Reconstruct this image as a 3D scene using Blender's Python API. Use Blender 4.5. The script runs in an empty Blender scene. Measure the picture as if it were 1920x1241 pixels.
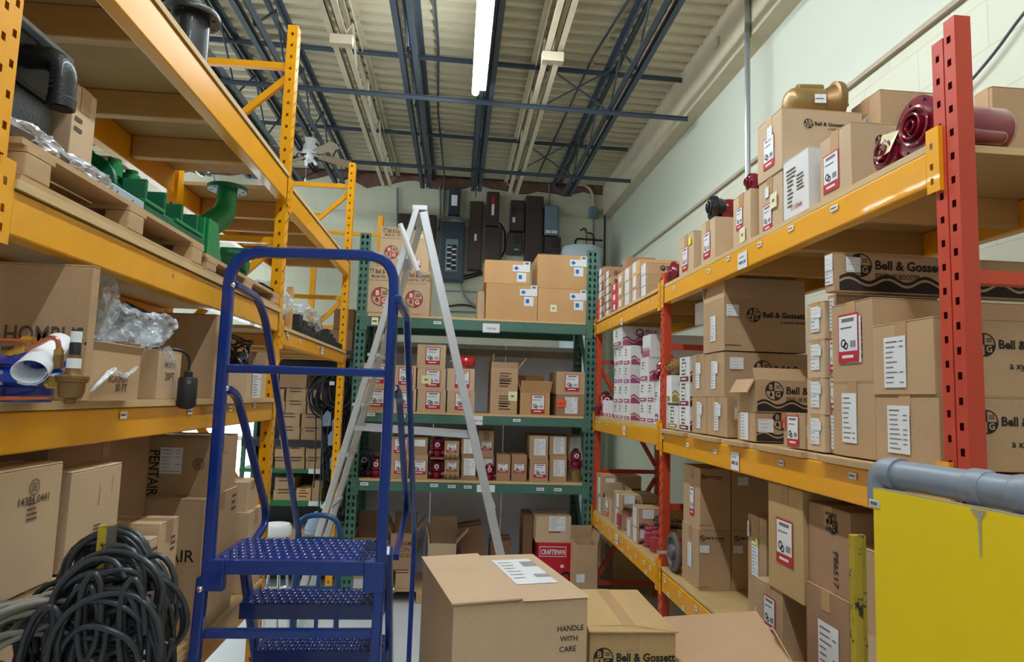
import bpy, math, random
from mathutils import Vector, Matrix, noise
random.seed(7)
C = bpy.context.scene.collection
PI = math.pi
# ---------------------------------------------------------------- camera
FPX = 1250.0
def cam_matrix():
    p, y, r = (math.radians(a) for a in (-5.677, 4.652, 1.826))
    B = Matrix(((1,0,0),(0,0,-1),(0,1,0)))
    cp,sp,cy,sy,cr,sr = math.cos(p),math.sin(p),math.cos(y),math.sin(y),math.cos(r),math.sin(r)
    Ry = Matrix(((cy,-sy,0),(sy,cy,0),(0,0,1)))
    Rx = Matrix(((1,0,0),(0,cp,-sp),(0,sp,cp)))
    Rr = Matrix(((cr,-sr,0),(sr,cr,0),(0,0,1)))
    return Rr @ Rx @ B @ Ry
RC = cam_matrix()
CO = Vector((0,0,1.6))
cd = bpy.data.cameras.new('camera'); cam = bpy.data.objects.new('camera', cd); C.objects.link(cam)
cd.sensor_width = 36; cd.lens = FPX/1920*36; cd.clip_start = .02; cd.clip_end = 100
M3 = RC.transposed() @ Matrix(((1,0,0),(0,-1,0),(0,0,-1)))
cam.matrix_world = Matrix.Translation(CO) @ M3.to_4x4()
bpy.context.scene.camera = cam
# ---------------------------------------------------------------- world, exposure
w = bpy.data.worlds.new('world'); bpy.context.scene.world = w; w.use_nodes = True
w.node_tree.nodes['Background'].inputs[0].default_value = (.86,.94,1,1)
w.node_tree.nodes['Background'].inputs[1].default_value = 0.17
vs = bpy.context.scene.view_settings
vs.view_transform = 'Standard'; vs.look = 'None'; vs.exposure = 0.6; vs.gamma = 1; vs.use_curve_mapping = False
TUBE = 62.0
# strip lights: (x, y0, y1, z, label)
STRIPS = [(.065,2.78,5.28,4.10), (.065,.1,2.6,4.10), (.065,-2.6,-.1,4.10), (-3.3,3.0,5.5,4.3), (-3.3,0.0,2.5,4.3), (-3.3,6.0,8.5,4.3)]

# ---------------------------------------------------------------- pixel -> place on a known plane of the room
def at(px, py, **k):
    d = RC.transposed() @ Vector(((px-960)/FPX, (py-620.5)/FPX, 1))
    a = {'X':0,'Y':1,'Z':2}[list(k)[0]]; v = list(k.values())[0]
    return CO + d*((v-CO[a])/d[a])
def yat(px, X, Z):
    o = Vector((X,0,Z))-CO
    a = RC @ o; b = RC @ Vector((0,1,0)); u = (px-960)/FPX
    return -(a.x-u*a.z)/(b.x-u*b.z)
def zat(py, X, Y):
    a = RC @ (Vector((X,Y,0))-CO); b = RC @ Vector((0,0,1)); u = (py-620.5)/FPX
    return -(a.y-u*a.z)/(b.y-u*b.z)
def xat(px, Y, Z):
    a = RC @ (Vector((0,Y,Z))-CO); b = RC @ Vector((1,0,0)); u = (px-960)/FPX
    return -(a.x-u*a.z)/(b.x-u*b.z)

# ---------------------------------------------------------------- materials
MT = {}
def srgb(r,g,b):
    f = lambda c: (c/255/12.92) if c/255 <= .04045 else ((c/255+.055)/1.055)**2.4
    return (f(r),f(g),f(b),1)
def nodes(name):
    m = bpy.data.materials.new(name); m.use_nodes = True
    nt = m.node_tree; return m, nt, nt.nodes['Principled BSDF']
def mat(name, col, rough=.5, metal=0, noise_amt=0, nscale=20, bump=0, bscale=60, dirt=None, dirt_thr=.62, dscale=6, rnd=0, stretch=(1,1,1), coat=0, trans=0, alpha=1):
    m, nt, b = nodes(name); N = nt.nodes; L = nt.links
    b.inputs['Roughness'].default_value = rough; b.inputs['Metallic'].default_value = metal
    b.inputs['Coat Weight'].default_value = coat
    b.inputs['Transmission Weight'].default_value = trans; b.inputs['Alpha'].default_value = alpha
    tc = N.new('ShaderNodeTexCoord'); mp = N.new('ShaderNodeMapping'); mp.inputs['Scale'].default_value = stretch
    L.new(tc.outputs['Object'], mp.inputs[0]); src = None
    rgb = N.new('ShaderNodeRGB'); rgb.outputs[0].default_value = col; src = rgb.outputs[0]
    if noise_amt or rnd:
        hv = N.new('ShaderNodeHueSaturation'); L.new(src, hv.inputs['Color'])
        add = N.new('ShaderNodeMath'); add.operation = 'ADD'; add.inputs[0].default_value = 1-noise_amt/2-rnd/2; add.inputs[1].default_value = 0
        if noise_amt:
            n = N.new('ShaderNodeTexNoise'); n.inputs['Scale'].default_value = nscale; n.inputs['Detail'].default_value = 6; L.new(mp.outputs[0], n.inputs['Vector'])
            mm = N.new('ShaderNodeMath'); mm.operation = 'MULTIPLY'; mm.inputs[1].default_value = noise_amt; L.new(n.outputs[0], mm.inputs[0]); L.new(mm.outputs[0], add.inputs[1])
        out = add.outputs[0]
        if rnd:
            oi = N.new('ShaderNodeObjectInfo'); m2 = N.new('ShaderNodeMath'); m2.operation='MULTIPLY'; m2.inputs[1].default_value = rnd
            L.new(oi.outputs['Random'], m2.inputs[0]); a2 = N.new('ShaderNodeMath'); a2.operation='ADD'; L.new(out, a2.inputs[0]); L.new(m2.outputs[0], a2.inputs[1]); out = a2.outputs[0]
        L.new(out, hv.inputs['Value']); src = hv.outputs[0]
    if dirt:
        n = N.new('ShaderNodeTexNoise'); n.inputs['Scale'].default_value = dscale; n.inputs['Detail'].default_value = 8; n.inputs['Roughness'].default_value=.7; L.new(mp.outputs[0], n.inputs['Vector'])
        cr = N.new('ShaderNodeValToRGB'); cr.color_ramp.elements[0].position = dirt_thr; cr.color_ramp.elements[1].position = dirt_thr+.03
        L.new(n.outputs[0], cr.inputs[0]); mx = N.new('ShaderNodeMix'); mx.data_type='RGBA'; mx.inputs['B'].default_value = dirt
        L.new(cr.outputs[0], mx.inputs['Factor']); L.new(src, mx.inputs['A']); src = mx.outputs['Result']
    L.new(src, b.inputs['Base Color'])
    if bump:
        n = N.new('ShaderNodeTexNoise'); n.inputs['Scale'].default_value = bscale; n.inputs['Detail'].default_value = 4; L.new(mp.outputs[0], n.inputs['Vector'])
        bp = N.new('ShaderNodeBump'); bp.inputs['Strength'].default_value = bump; bp.inputs['Distance'].default_value = .01; L.new(n.outputs[0], bp.inputs['Height']); L.new(bp.outputs[0], b.inputs['Normal'])
    MT[name] = m; return m
def kraft(name, col, spk=.25):
    m, nt, b = nodes(name); N = nt.nodes; L = nt.links
    b.inputs['Roughness'].default_value = .75; b.inputs['Specular IOR Level'].default_value=.25
    tc = N.new('ShaderNodeTexCoord'); rgb = N.new('ShaderNodeRGB'); rgb.outputs[0].default_value = col
    n1 = N.new('ShaderNodeTexNoise'); n1.inputs['Scale'].default_value = 4; n1.inputs['Detail'].default_value = 3
    n2 = N.new('ShaderNodeTexNoise'); n2.inputs['Scale'].default_value = 180; n2.inputs['Detail'].default_value = 2
    oi = N.new('ShaderNodeObjectInfo')
    for n in (n1,n2): L.new(tc.outputs['Object'], n.inputs['Vector'])
    def mul(o,k):
        q = N.new('ShaderNodeMath'); q.operation='MULTIPLY'; q.inputs[1].default_value = k; L.new(o,q.inputs[0]); return q.outputs[0]
    def add(a,c):
        q = N.new('ShaderNodeMath'); q.operation='ADD'; L.new(a,q.inputs[0])
        if isinstance(c,float): q.inputs[1].default_value = c
        else: L.new(c,q.inputs[1])
        return q.outputs[0]
    v = add(add(add(mul(n1.outputs[0],.22), mul(n2.outputs[0],spk)), mul(oi.outputs['Random'],.16)), 1-.11-spk/2-.08)
    hv = N.new('ShaderNodeHueSaturation'); L.new(rgb.outputs[0], hv.inputs['Color']); L.new(v, hv.inputs['Value']); L.new(hv.outputs[0], b.inputs['Base Color'])
    wv = N.new('ShaderNodeTexWave'); wv.inputs['Scale'].default_value = 60; wv.inputs['Distortion'].default_value=.4; L.new(tc.outputs['Object'], wv.inputs['Vector'])
    bp = N.new('ShaderNodeBump'); bp.inputs['Strength'].default_value = .05; bp.inputs['Distance'].default_value=.003; L.new(wv.outputs['Fac'], bp.inputs['Height'])
    b2 = N.new('ShaderNodeBump'); b2.inputs['Strength'].default_value = .25; b2.inputs['Distance'].default_value=.02; L.new(n1.outputs[0], b2.inputs['Height']); L.new(bp.outputs[0], b2.inputs['Normal']); L.new(b2.outputs[0], b.inputs['Normal'])
    MT[name] = m; return m
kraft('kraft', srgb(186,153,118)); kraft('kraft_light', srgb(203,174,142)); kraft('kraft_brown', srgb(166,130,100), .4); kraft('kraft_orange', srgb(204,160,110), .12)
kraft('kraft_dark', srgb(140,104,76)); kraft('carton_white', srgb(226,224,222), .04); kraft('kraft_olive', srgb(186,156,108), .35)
mat('tape', srgb(190,150,108), .25, rnd=.1); mat('tape_clear', srgb(205,178,146), .15); mat('label', srgb(232,234,236), .5); mat('label_red', srgb(190,28,44), .4); mat('ink', srgb(44,36,32), .95); mat('cable_pale', srgb(122,116,104), .6, noise_amt=.3, nscale=25); mat('ink_grey', srgb(120,112,108), .8)
mat('ink_soft', srgb(92,72,56), .8); mat('maroon_ink', srgb(166,70,114), .6); mat('gold_ink', srgb(160,140,62), .6); mat('maroon_dark_ink', srgb(110,22,44), .6)
mat('note', srgb(236,230,186), .6); mat('yellow_sticker', srgb(240,226,30), .5); mat('orange_sticker', srgb(240,92,50), .5); mat('green_sticker', srgb(60,230,90), .5); mat('blue_ink', srgb(30,110,190), .5)
mat('logo_red', srgb(186,62,58), .6)
mat('yellow_rack', srgb(240,166,10), .32, noise_amt=.16, nscale=7, dirt=srgb(120,76,30), dirt_thr=.70, dscale=9, coat=.2)
mat('yellow_rack_worn', srgb(234,166,26), .34, noise_amt=.2, nscale=9, dirt=srgb(76,56,40), dirt_thr=.67, dscale=7, coat=.2)
mat('yellow_clean', srgb(244,170,6), .3, noise_amt=.08, nscale=5, coat=.3)
mat('red_rack', srgb(196,66,34), .45, noise_amt=.25, nscale=12, dirt=srgb(196,140,118), dirt_thr=.66, dscale=14)
mat('red_rack_dusty', srgb(190,62,38), .5, noise_amt=.25, nscale=12, dirt=srgb(196,104,80), dirt_thr=.66, dscale=10, stretch=(1,1,.3))
mat('green_rack', srgb(72,114,100), .4, noise_amt=.3, nscale=14, dirt=srgb(88,70,60), dirt_thr=.62, dscale=16)
mat('green_shelf', srgb(40,120,72), .4, noise_amt=.1); mat('grey_shelf', srgb(52,54,58), .4)
mat('blue_paint', srgb(0,46,128), .28, noise_amt=.1, nscale=6, coat=.4); mat('teal_paint', srgb(34,80,130), .35)
mat('aluminium', srgb(214,217,221), .34, metal=.4, noise_amt=.15, nscale=9); mat('steel', srgb(170,172,176), .3, metal=.9); mat('chrome', srgb(225,225,230), .1, metal=1)
mat('plywood', srgb(184,152,98), .7, noise_amt=.3, nscale=5, stretch=(1,6,1), dirt=srgb(140,104,70), dirt_thr=.68, dscale=5)
mat('plywood_edge', srgb(206,176,128), .7, noise_amt=.5, nscale=8, stretch=(1,1,22)); mat('pine', srgb(196,150,86), .65, noise_amt=.35, nscale=5, stretch=(.6,6,6), dirt=srgb(120,80,46), dirt_thr=.72, dscale=9)
mat('pallet_wood', srgb(188,154,112), .75, noise_amt=.4, nscale=6, stretch=(1.5,1.5,8), dirt=srgb(110,80,56), dirt_thr=.68, dscale=12)
mat('grey_wood', srgb(170,156,136), .8, noise_amt=.5, nscale=6, stretch=(6,1,1))
mat('wall_cream', srgb(214,212,190), .8, noise_amt=.08, nscale=2, bump=.1, bscale=20); mat('wall_panel', srgb(202,205,190), .7, noise_amt=.05, nscale=1.5)
mat('ceiling_cream', srgb(198,188,160), .6, noise_amt=.12, nscale=2); mat('joist_dark', srgb(62,72,84), .5, noise_amt=.15, nscale=5); mat('joist_cream', srgb(196,184,158), .6, noise_amt=.3, nscale=7, dirt=srgb(120,100,80), dirt_thr=.66, dscale=4)
mat('rough_masonry', srgb(110,78,70), .95, noise_amt=.8, nscale=14, bump=.6, bscale=24)
mat('floor', srgb(196,200,204), .45, noise_amt=.14, nscale=3, dirt=srgb(150,150,150), dirt_thr=.66, dscale=5)
mat('board_white', srgb(224,224,232), .8, noise_amt=.06); mat('black_iron', srgb(16,17,20), .4, noise_amt=.4, nscale=60, coat=.25, bump=.15, bscale=180); mat('green_iron', srgb(0,92,58), .48, noise_amt=.2, nscale=9, coat=.08)
mat('green_iron_bright', srgb(0,124,64), .42, noise_amt=.15, nscale=9, coat=.12)
mat('maroon_iron', srgb(126,12,38), .22, noise_amt=.2, nscale=12, coat=.6); mat('pink_iron', srgb(168,60,74), .4, noise_amt=.3, nscale=14); mat('gold_paint', srgb(150,120,72), .38, metal=.35, noise_amt=.3, nscale=12)
mat('brass', srgb(196,160,80), .3, metal=.85, noise_amt=.2); mat('bronze', srgb(140,108,66), .45, metal=.6, noise_amt=.3, nscale=20); mat('copper', srgb(206,132,108), .3, metal=.85, noise_amt=.15); mat('blue_valve', srgb(10,52,160), .25, noise_amt=.15, coat=.6)
mat('rubber', srgb(30,31,34), .42, noise_amt=.2); mat('silver_film', srgb(200,202,208), .22, metal=.35, noise_amt=.3, nscale=40, bump=.5, bscale=50); mat('cable_grey', srgb(46,48,52), .34, noise_amt=.3, nscale=25); mat('paper', srgb(232,234,240), .7); mat('plastic_black', srgb(30,32,36), .5); mat('plastic_white', srgb(228,230,232), .4); mat('plastic_bluegrey', srgb(130,150,176), .5)
mat('panel_dark', srgb(48,60,72), .4); mat('panel_brown', srgb(64,48,46), .45); mat('panel_grey', srgb(112,132,146), .4); mat('conduit', srgb(150,152,152), .35, metal=.6)
mat('yellow_board', srgb(246,212,2), .55, noise_amt=.08, nscale=3, dirt=srgb(150,130,40), dirt_thr=.755, dscale=14); mat('pvc_grey', srgb(132,140,152), .4, noise_amt=.12, nscale=4); mat('pvc_post', srgb(146,158,176), .6, noise_amt=.12, nscale=5); mat('dust', srgb(168,158,146), .9, noise_amt=.2)
mat('post_yellow', srgb(184,156,34), .5, noise_amt=.3, nscale=20, dirt=srgb(40,40,30), dirt_thr=.56, dscale=22); mat('craftsman_red', srgb(196,20,40), .4); mat('tank', srgb(200,214,222), .35); mat('red_plastic', srgb(220,40,40), .35); mat('bag_red', srgb(200,30,44), .2, coat=.8)
mat('cast_grey', srgb(110,100,96), .5, metal=.4, noise_amt=.3); mat('fan_wood', srgb(170,148,120), .6, noise_amt=.3); mat('galv', srgb(176,190,204), .45, metal=.3, noise_amt=.15); mat('glass_sky', srgb(190,225,245), .2)
def emis(name, col, s):
    m, nt, b = nodes(name); b.inputs['Emission Color'].default_value = col; b.inputs['Emission Strength'].default_value = s; b.inputs['Base Color'].default_value = (.8,.8,.8,1); MT[name] = m
emis('tube_glow', (.86,.95,1,1), TUBE); emis('window_glow', (.75,.92,1,1), 2.6)
def plastic_film():
    m = bpy.data.materials.new('plastic_film'); m.use_nodes = True; nt = m.node_tree; N = nt.nodes; L = nt.links
    b = N['Principled BSDF']; b.inputs['Base Color'].default_value = (.84,.91,1,1); b.inputs['Roughness'].default_value=.07; b.inputs['Coat Weight'].default_value=.5
    tr = N.new('ShaderNodeBsdfTransparent'); mx = N.new('ShaderNodeMixShader'); tc = N.new('ShaderNodeTexCoord')
    n = N.new('ShaderNodeTexNoise'); n.inputs['Scale'].default_value = 22; n.inputs['Detail'].default_value=6; L.new(tc.outputs['Object'], n.inputs['Vector'])
    cr = N.new('ShaderNodeValToRGB'); cr.color_ramp.elements[0].position=.40; cr.color_ramp.elements[0].color=(.08,.08,.08,1); cr.color_ramp.elements[1].position=.66; cr.color_ramp.elements[1].color=(.78,.78,.78,1)
    L.new(n.outputs[0], cr.inputs[0]); L.new(cr.outputs[0], mx.inputs[0]); L.new(tr.outputs[0], mx.inputs[1]); L.new(b.outputs[0], mx.inputs[2]); L.new(mx.outputs[0], N['Material Output'].inputs[0])
    bp = N.new('ShaderNodeBump'); bp.inputs['Strength'].default_value=.8; bp.inputs['Distance'].default_value=.01; L.new(n.outputs[0], bp.inputs['Height']); L.new(bp.outputs[0], b.inputs['Normal'])
    MT['plastic_film'] = m
plastic_film()
def block_wall():
    m, nt, b = nodes('block_wall'); N = nt.nodes; L = nt.links
    tc = N.new('ShaderNodeTexCoord'); sx = N.new('ShaderNodeSeparateXYZ'); cx = N.new('ShaderNodeCombineXYZ'); ad = N.new('ShaderNodeMath'); ad.operation='ADD'
    L.new(tc.outputs['Object'], sx.inputs[0]); L.new(sx.outputs[0], ad.inputs[0]); L.new(sx.outputs[1], ad.inputs[1]); L.new(ad.outputs[0], cx.inputs[0]); L.new(sx.outputs[2], cx.inputs[1])
    br = N.new('ShaderNodeTexBrick'); br.inputs['Scale'].default_value = 1; br.inputs['Brick Width'].default_value=.41; br.inputs['Row Height'].default_value=.205; br.inputs['Mortar Size'].default_value=.004; br.inputs['Mortar Smooth'].default_value=.6
    br.inputs['Color1'].default_value = srgb(203,202,182); br.inputs['Color2'].default_value = srgb(200,199,178); br.inputs['Mortar'].default_value = srgb(188,187,168)
    L.new(cx.outputs[0], br.inputs['Vector']); L.new(br.outputs['Color'], b.inputs['Base Color']); b.inputs['Roughness'].default_value=.75
    bp = N.new('ShaderNodeBump'); bp.inputs['Strength'].default_value=.22; bp.inputs['Distance'].default_value=.01; bp.invert = True; L.new(br.outputs['Fac'], bp.inputs['Height']); L.new(bp.outputs[0], b.inputs['Normal'])
    MT['block_wall'] = m
block_wall()

# ---------------------------------------------------------------- mesh building
TXT = {}
def glyphs(s, bold):
    k = (s, bold)
    if k not in TXT:
        cu = bpy.data.curves.new('t','FONT'); cu.body = s; cu.size = 1; cu.align_x = 'LEFT'; cu.offset = bold; cu.resolution_u = 3
        ob = bpy.data.objects.new('t', cu); C.objects.link(ob); bpy.context.view_layer.update()
        me = bpy.data.meshes.new_from_object(ob.evaluated_get(bpy.context.evaluated_depsgraph_get()))
        TXT[k] = ([tuple(v.co) for v in me.vertices], [tuple(p.vertices) for p in me.polygons])
        bpy.data.objects.remove(ob); bpy.data.curves.remove(cu); bpy.data.meshes.remove(me)
    return TXT[k]
def V(*a): return Vector(a)
class MB:
    def __init__(s): s.v=[]; s.f=[]; s.m=[]; s.mats=[]
    def mi(s, name):
        if name not in s.mats: s.mats.append(name)
        return s.mats.index(name)
    def add(s, vs, fs, mt):
        o = len(s.v); s.v += [tuple(v) for v in vs]; i = s.mi(mt)
        for f in fs: s.f.append(tuple(o+k for k in f)); s.m.append(i)
        return s
    def box(s, x0,x1,y0,y1,z0,z1, mt):
        x0,x1=min(x0,x1),max(x0,x1); y0,y1=min(y0,y1),max(y0,y1); z0,z1=min(z0,z1),max(z0,z1)
        return s.add([(x0,y0,z0),(x1,y0,z0),(x1,y1,z0),(x0,y1,z0),(x0,y0,z1),(x1,y0,z1),(x1,y1,z1),(x0,y1,z1)],
                     [(0,3,2,1),(4,5,6,7),(0,1,5,4),(1,2,6,5),(2,3,7,6),(3,0,4,7)], mt)
    def bar(s, p0, p1, w, h, mt, up=(0,0,1)):
        p0=Vector(p0); p1=Vector(p1); d=(p1-p0).normalized(); u=Vector(up)
        if abs(d.dot(u))>.99: u=Vector((1,0,0))
        a=d.cross(u).normalized()*(w/2); b=a.cross(d).normalized()*(h/2)
        vs=[p0-a-b,p0+a-b,p0+a+b,p0-a+b,p1-a-b,p1+a-b,p1+a+b,p1-a+b]
        return s.add(vs,[(0,1,2,3),(7,6,5,4),(0,4,5,1),(1,5,6,2),(2,6,7,3),(3,7,4,0)],mt)
    def slab(s, P, n, t, mt):   # polygon P (list of points) extruded by n*t
        P=[Vector(p) for p in P]; n=Vector(n).normalized()*t; k=len(P)
        return s.add(P+[p+n for p in P],[tuple(range(k))[::-1],tuple(range(k,2*k))]+[(i,(i+1)%k,k+(i+1)%k,k+i) for i in range(k)],mt)
    def quad(s, a,b,c,d, mt): return s.add([a,b,c,d],[(0,1,2,3)],mt)
    def cyl(s, p0, p1, r0, mt, r1=None, n=16, caps=True):
        p0=Vector(p0); p1=Vector(p1); r1=r0 if r1 is None else r1; d=(p1-p0).normalized()
        u=Vector((0,0,1)) if abs(d.z)<.9 else Vector((1,0,0)); a=d.cross(u).normalized(); b=d.cross(a)
        vs=[]
        for p,r in ((p0,r0),(p1,r1)):
            for i in range(n): t=2*PI*i/n; vs.append(p+a*r*math.cos(t)+b*r*math.sin(t))
        fs=[(i,(i+1)%n,n+(i+1)%n,n+i) for i in range(n)]
        if caps: fs+=[tuple(range(n))[::-1],tuple(range(n,2*n))]
        return s.add(vs,fs,mt)
    def lathe(s, prof, o, ax, mt, n=24, sweep=None):   # prof: list of (radius, height)
        o=Vector(o); d=Vector(ax).normalized(); u=Vector((0,0,1)) if abs(d.z)<.9 else Vector((1,0,0)); a=d.cross(u).normalized(); b=d.cross(a)
        vs=[]; fs=[]
        for r,h in prof:
            for i in range(n): t=2*PI*i/n; vs.append(o+d*h+a*r*math.cos(t)+b*r*math.sin(t))
        for j in range(len(prof)-1):
            for i in range(n): fs.append((j*n+i,j*n+(i+1)%n,(j+1)*n+(i+1)%n,(j+1)*n+i))
        fs+=[tuple(range(n))[::-1],tuple(range((len(prof)-1)*n,len(prof)*n))]
        return s.add(vs,fs,mt)
    def tube(s, P, r, mt, n=8, closed=False, sq=None):
        P=[Vector(p) for p in P]; k=len(P); T=[]
        for i in range(k):
            if closed: t=P[(i+1)%k]-P[i-1]
            else: t=P[min(i+1,k-1)]-P[max(i-1,0)]
            T.append(t.normalized())
        u=Vector((0,0,1)) if abs(T[0].z)<.9 else Vector((1,0,0)); a=T[0].cross(u).normalized(); vs=[]; fs=[]
        rr = r if isinstance(r,(list,tuple)) else [r]*k
        for i in range(k):
            a=(a-T[i]*a.dot(T[i])).normalized(); b=T[i].cross(a)
            if sq:
                for (p,q) in ((-1,-1),(1,-1),(1,1),(-1,1)): vs.append(P[i]+a*p*sq[0]/2+b*q*sq[1]/2)
            else:
                for j in range(n): t=2*PI*j/n; vs.append(P[i]+(a*math.cos(t)+b*math.sin(t))*rr[i])
        n=4 if sq else n
        for i in range(k if closed else k-1):
            o=i*n; q=((i+1)%k)*n
            for j in range(n): fs.append((o+j,o+(j+1)%n,q+(j+1)%n,q+j))
        if not closed: fs+=[tuple(range(n))[::-1],tuple(range((k-1)*n,k*n))]
        return s.add(vs,fs,mt)
    def text(s, t, o, u, v, size, mt, bold=.012, center=False, maxw=None, lift=.0012, sx=1):
        vs,fs=glyphs(t,bold); o=Vector(o); u=Vector(u).normalized(); v=Vector(v).normalized(); n=u.cross(v)
        wd=max(p[0] for p in vs); k=size*sx
        if maxw and wd*k>maxw: k=maxw/wd
        off=-wd*k/2 if center else 0
        return s.add([o+u*(p[0]*k+off)+v*(p[1]*size)+n*lift for p in vs],fs,mt)
    def disc(s, o,u,v, r, mt, r0=0, a0=0, a1=2*PI, n=24, lift=.001):
        o=Vector(o);u=Vector(u).normalized();v=Vector(v).normalized();nn=u.cross(v)*lift
        vs=[];fs=[]
        for i in range(n+1):
            t=a0+(a1-a0)*i/n; d=u*math.cos(t)+v*math.sin(t); vs+= [o+d*r+nn, o+d*r0+nn]
        for i in range(n): fs.append((2*i,2*i+2,2*i+3,2*i+1))
        return s.add(vs,fs,mt)
    def rect(s, o,u,v, x0,x1,y0,y1, mt, lift=.001):
        o=Vector(o);u=Vector(u).normalized();v=Vector(v).normalized();n=u.cross(v)*lift
        return s.add([o+u*x0+v*y0+n,o+u*x1+v*y0+n,o+u*x1+v*y1+n,o+u*x0+v*y1+n],[(0,1,2,3)],mt)
    def build(s, name, parent=None, origin=(0,0,0), smooth=False, bevel=0, sub=0, solid=0, angle=35):
        me=bpy.data.meshes.new(name); o=Vector(origin)
        me.from_pydata([(v[0]-o.x,v[1]-o.y,v[2]-o.z) for v in s.v],[],s.f)
        for m in s.mats: me.materials.append(MT[m])
        me.polygons.foreach_set('material_index',s.m)
        if smooth:
            me.polygons.foreach_set('use_smooth',[True]*len(me.polygons)); me.set_sharp_from_angle(angle=math.radians(angle))
        me.update(); ob=bpy.data.objects.new(name,me); C.objects.link(ob)
        if parent: ob.parent=parent
        else: ob.location=o
        if solid: md=ob.modifiers.new('solid','SOLIDIFY'); md.thickness=solid; md.offset=-1
        if bevel: md=ob.modifiers.new('bevel','BEVEL'); md.width=bevel; md.segments=2; md.limit_method='ANGLE'; md.angle_limit=math.radians(40)
        if sub: md=ob.modifiers.new('sub','SUBSURF'); md.levels=sub; md.render_levels=sub
        return ob
def tag(o, label, cat, group=None, kind=None):
    o['label']=label; o['category']=cat
    if group: o['group']=group
    if kind: o['kind']=kind
    return o
def thing(name, label, cat, loc=(0,0,0), group=None, rz=0):
    o=bpy.data.objects.new(name,None); C.objects.link(o); o.location=loc; o.rotation_euler[2]=rz; o.empty_display_size=.05
    return tag(o,label,cat,group)
def struct(mb, name, **k):
    o=mb.build(name,**k); o['kind']='structure'; return o
def arc(c, u, v, r, a0, a1, n=8):
    c=Vector(c);u=Vector(u).normalized();v=Vector(v).normalized()
    return [c+(u*math.cos(a0+(a1-a0)*i/n)+v*math.sin(a0+(a1-a0)*i/n))*r for i in range(n+1)]
def fillet(P, r, n=6):   # round the corners of a polyline
    P=[Vector(p) for p in P]; out=[P[0]]
    for i in range(1,len(P)-1):
        a=P[i-1]-P[i]; b=P[i+1]-P[i]; q=min(r,a.length*.49,b.length*.49); a.normalize(); b.normalize(); A=P[i]+a*q; B=P[i]+b*q
        for k in range(n+1):
            t=k/n; out.append(A*(1-t)**2+P[i]*2*t*(1-t)+B*t*t)
    out.append(P[-1]); return out
# ================================================================= SETTING
XW, YW, ZD = 2.1, 9.2, 4.66          # right wall, back wall, underside of the roof deck
ROT = math.radians(1.8)              # the roof steel runs slightly askew of the aisle
def rotz(p, c=(0,6,0)):
    x,y=p[0]-c[0],p[1]-c[1]; return (c[0]+x*math.cos(ROT)-y*math.sin(ROT), c[1]+x*math.sin(ROT)+y*math.cos(ROT), p[2])
struct(MB().box(-6,XW+.2,-3,YW+.2,-.1,0,'floor'),'floor')
struct(MB().box(-6,XW+.2,YW,YW+.2,0,ZD+.1,'block_wall'),'wall_back')
m=MB(); m.box(XW,XW+.2,-3,YW,0,3.36,'block_wall'); m.box(XW+.02,XW+.2,-3,YW,3.36,ZD+.1,'wall_panel'); struct(m,'wall_right')
struct(MB().box(XW-.025,XW+.02,-3,YW,3.345,3.37,'grey_wood'),'trim_1')
struct(MB().box(XW-.11,XW+.02,-3,YW,4.2,ZD+.02,'joist_cream'),'trim_2')
# left wall of the room with its two bright windows
m=MB(); m.box(-6.2,-6,-3,3.0,0,ZD+.1,'wall_panel'); m.box(-6.2,-6,8.6,YW+.2,0,ZD+.1,'wall_panel'); m.box(-6.2,-6,3.0,8.6,0,.55,'wall_panel'); m.box(-6.2,-6,3.0,8.6,1.75,ZD+.1,'wall_panel'); m.box(-6.2,-6,5.6,6.0,.55,1.75,'wall_panel'); struct(m,'wall_left')
for n,(a,b) in enumerate(((3.0,5.6),(6.0,8.6))):
    m=MB()
    for y in (a,(a+b)/2-.02,b-.04): m.box(-6.1,-6.02,y,y+.04,.55,1.75,'plastic_white')
    for z in (.55,1.15,1.71): m.box(-6.1,-6.02,a,b,z,z+.04,'plastic_white')
    wo=struct(m,'window_%d'%(n+1)); g=MB().box(-6.13,-6.11,a,b,.55,1.75,'window_glow').build('window_pane',wo)
# window in the back wall, beyond the left rack
m=MB()
x0,x1,z0,z1=-4.6,-2.55,.35,1.55
for x in (x0,(x0+x1)/2,x1): m.box(x-.03,x+.03,YW-.05,YW,z0,z1,'plastic_white')
for z in (z0,.95,z1): m.box(x0,x1,YW-.05,YW,z-.03,z+.03,'plastic_white')
wo=struct(m,'window_3'); MB().box(x0,x1,YW-.02,YW-.01,z0,z1,'window_glow').build('window_pane',wo)
# ribbed roof deck
m=MB(); prof=[(0,0),(.045,0),(.062,.045),(.133,.045),(.15,0)]
P=[]
y=-3.2
while y<YW+.3:
    for (a,b) in prof[:4]: P.append((y+a,ZD+b))
    y+=.15
vs=[];fs=[]
for (y,z) in P: vs+=[rotz((-6.4,y,z)),rotz((XW+.6,y,z))]
for i in range(len(P)-1): fs.append((2*i,2*i+1,2*i+3,2*i+2))
m.add(vs,fs,'ceiling_cream'); struct(m,'ceiling')
# rough masonry band where the wall meets the roof
m=MB(); random.seed(3); vs=[];fs=[]; k=60
for i in range(k+1):
    x=-6+i*(XW+6-.12)/k
    vs+=[(x,YW-.002,ZD+.03),(x,YW-.02-.03*random.random(),ZD-.02),(x,YW-.02,(zq:=4.50+.13*noise.noise(Vector((x*1.9,3,0)))+.05*random.random())),(x,YW-.002,zq-.01)]
for i in range(k):
    for j in range(3): o=i*4; fs.append((o+j,o+j+1,o+5+j,o+4+j))
m.add(vs,fs,'rough_masonry'); struct(m,'trim_3')
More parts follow.
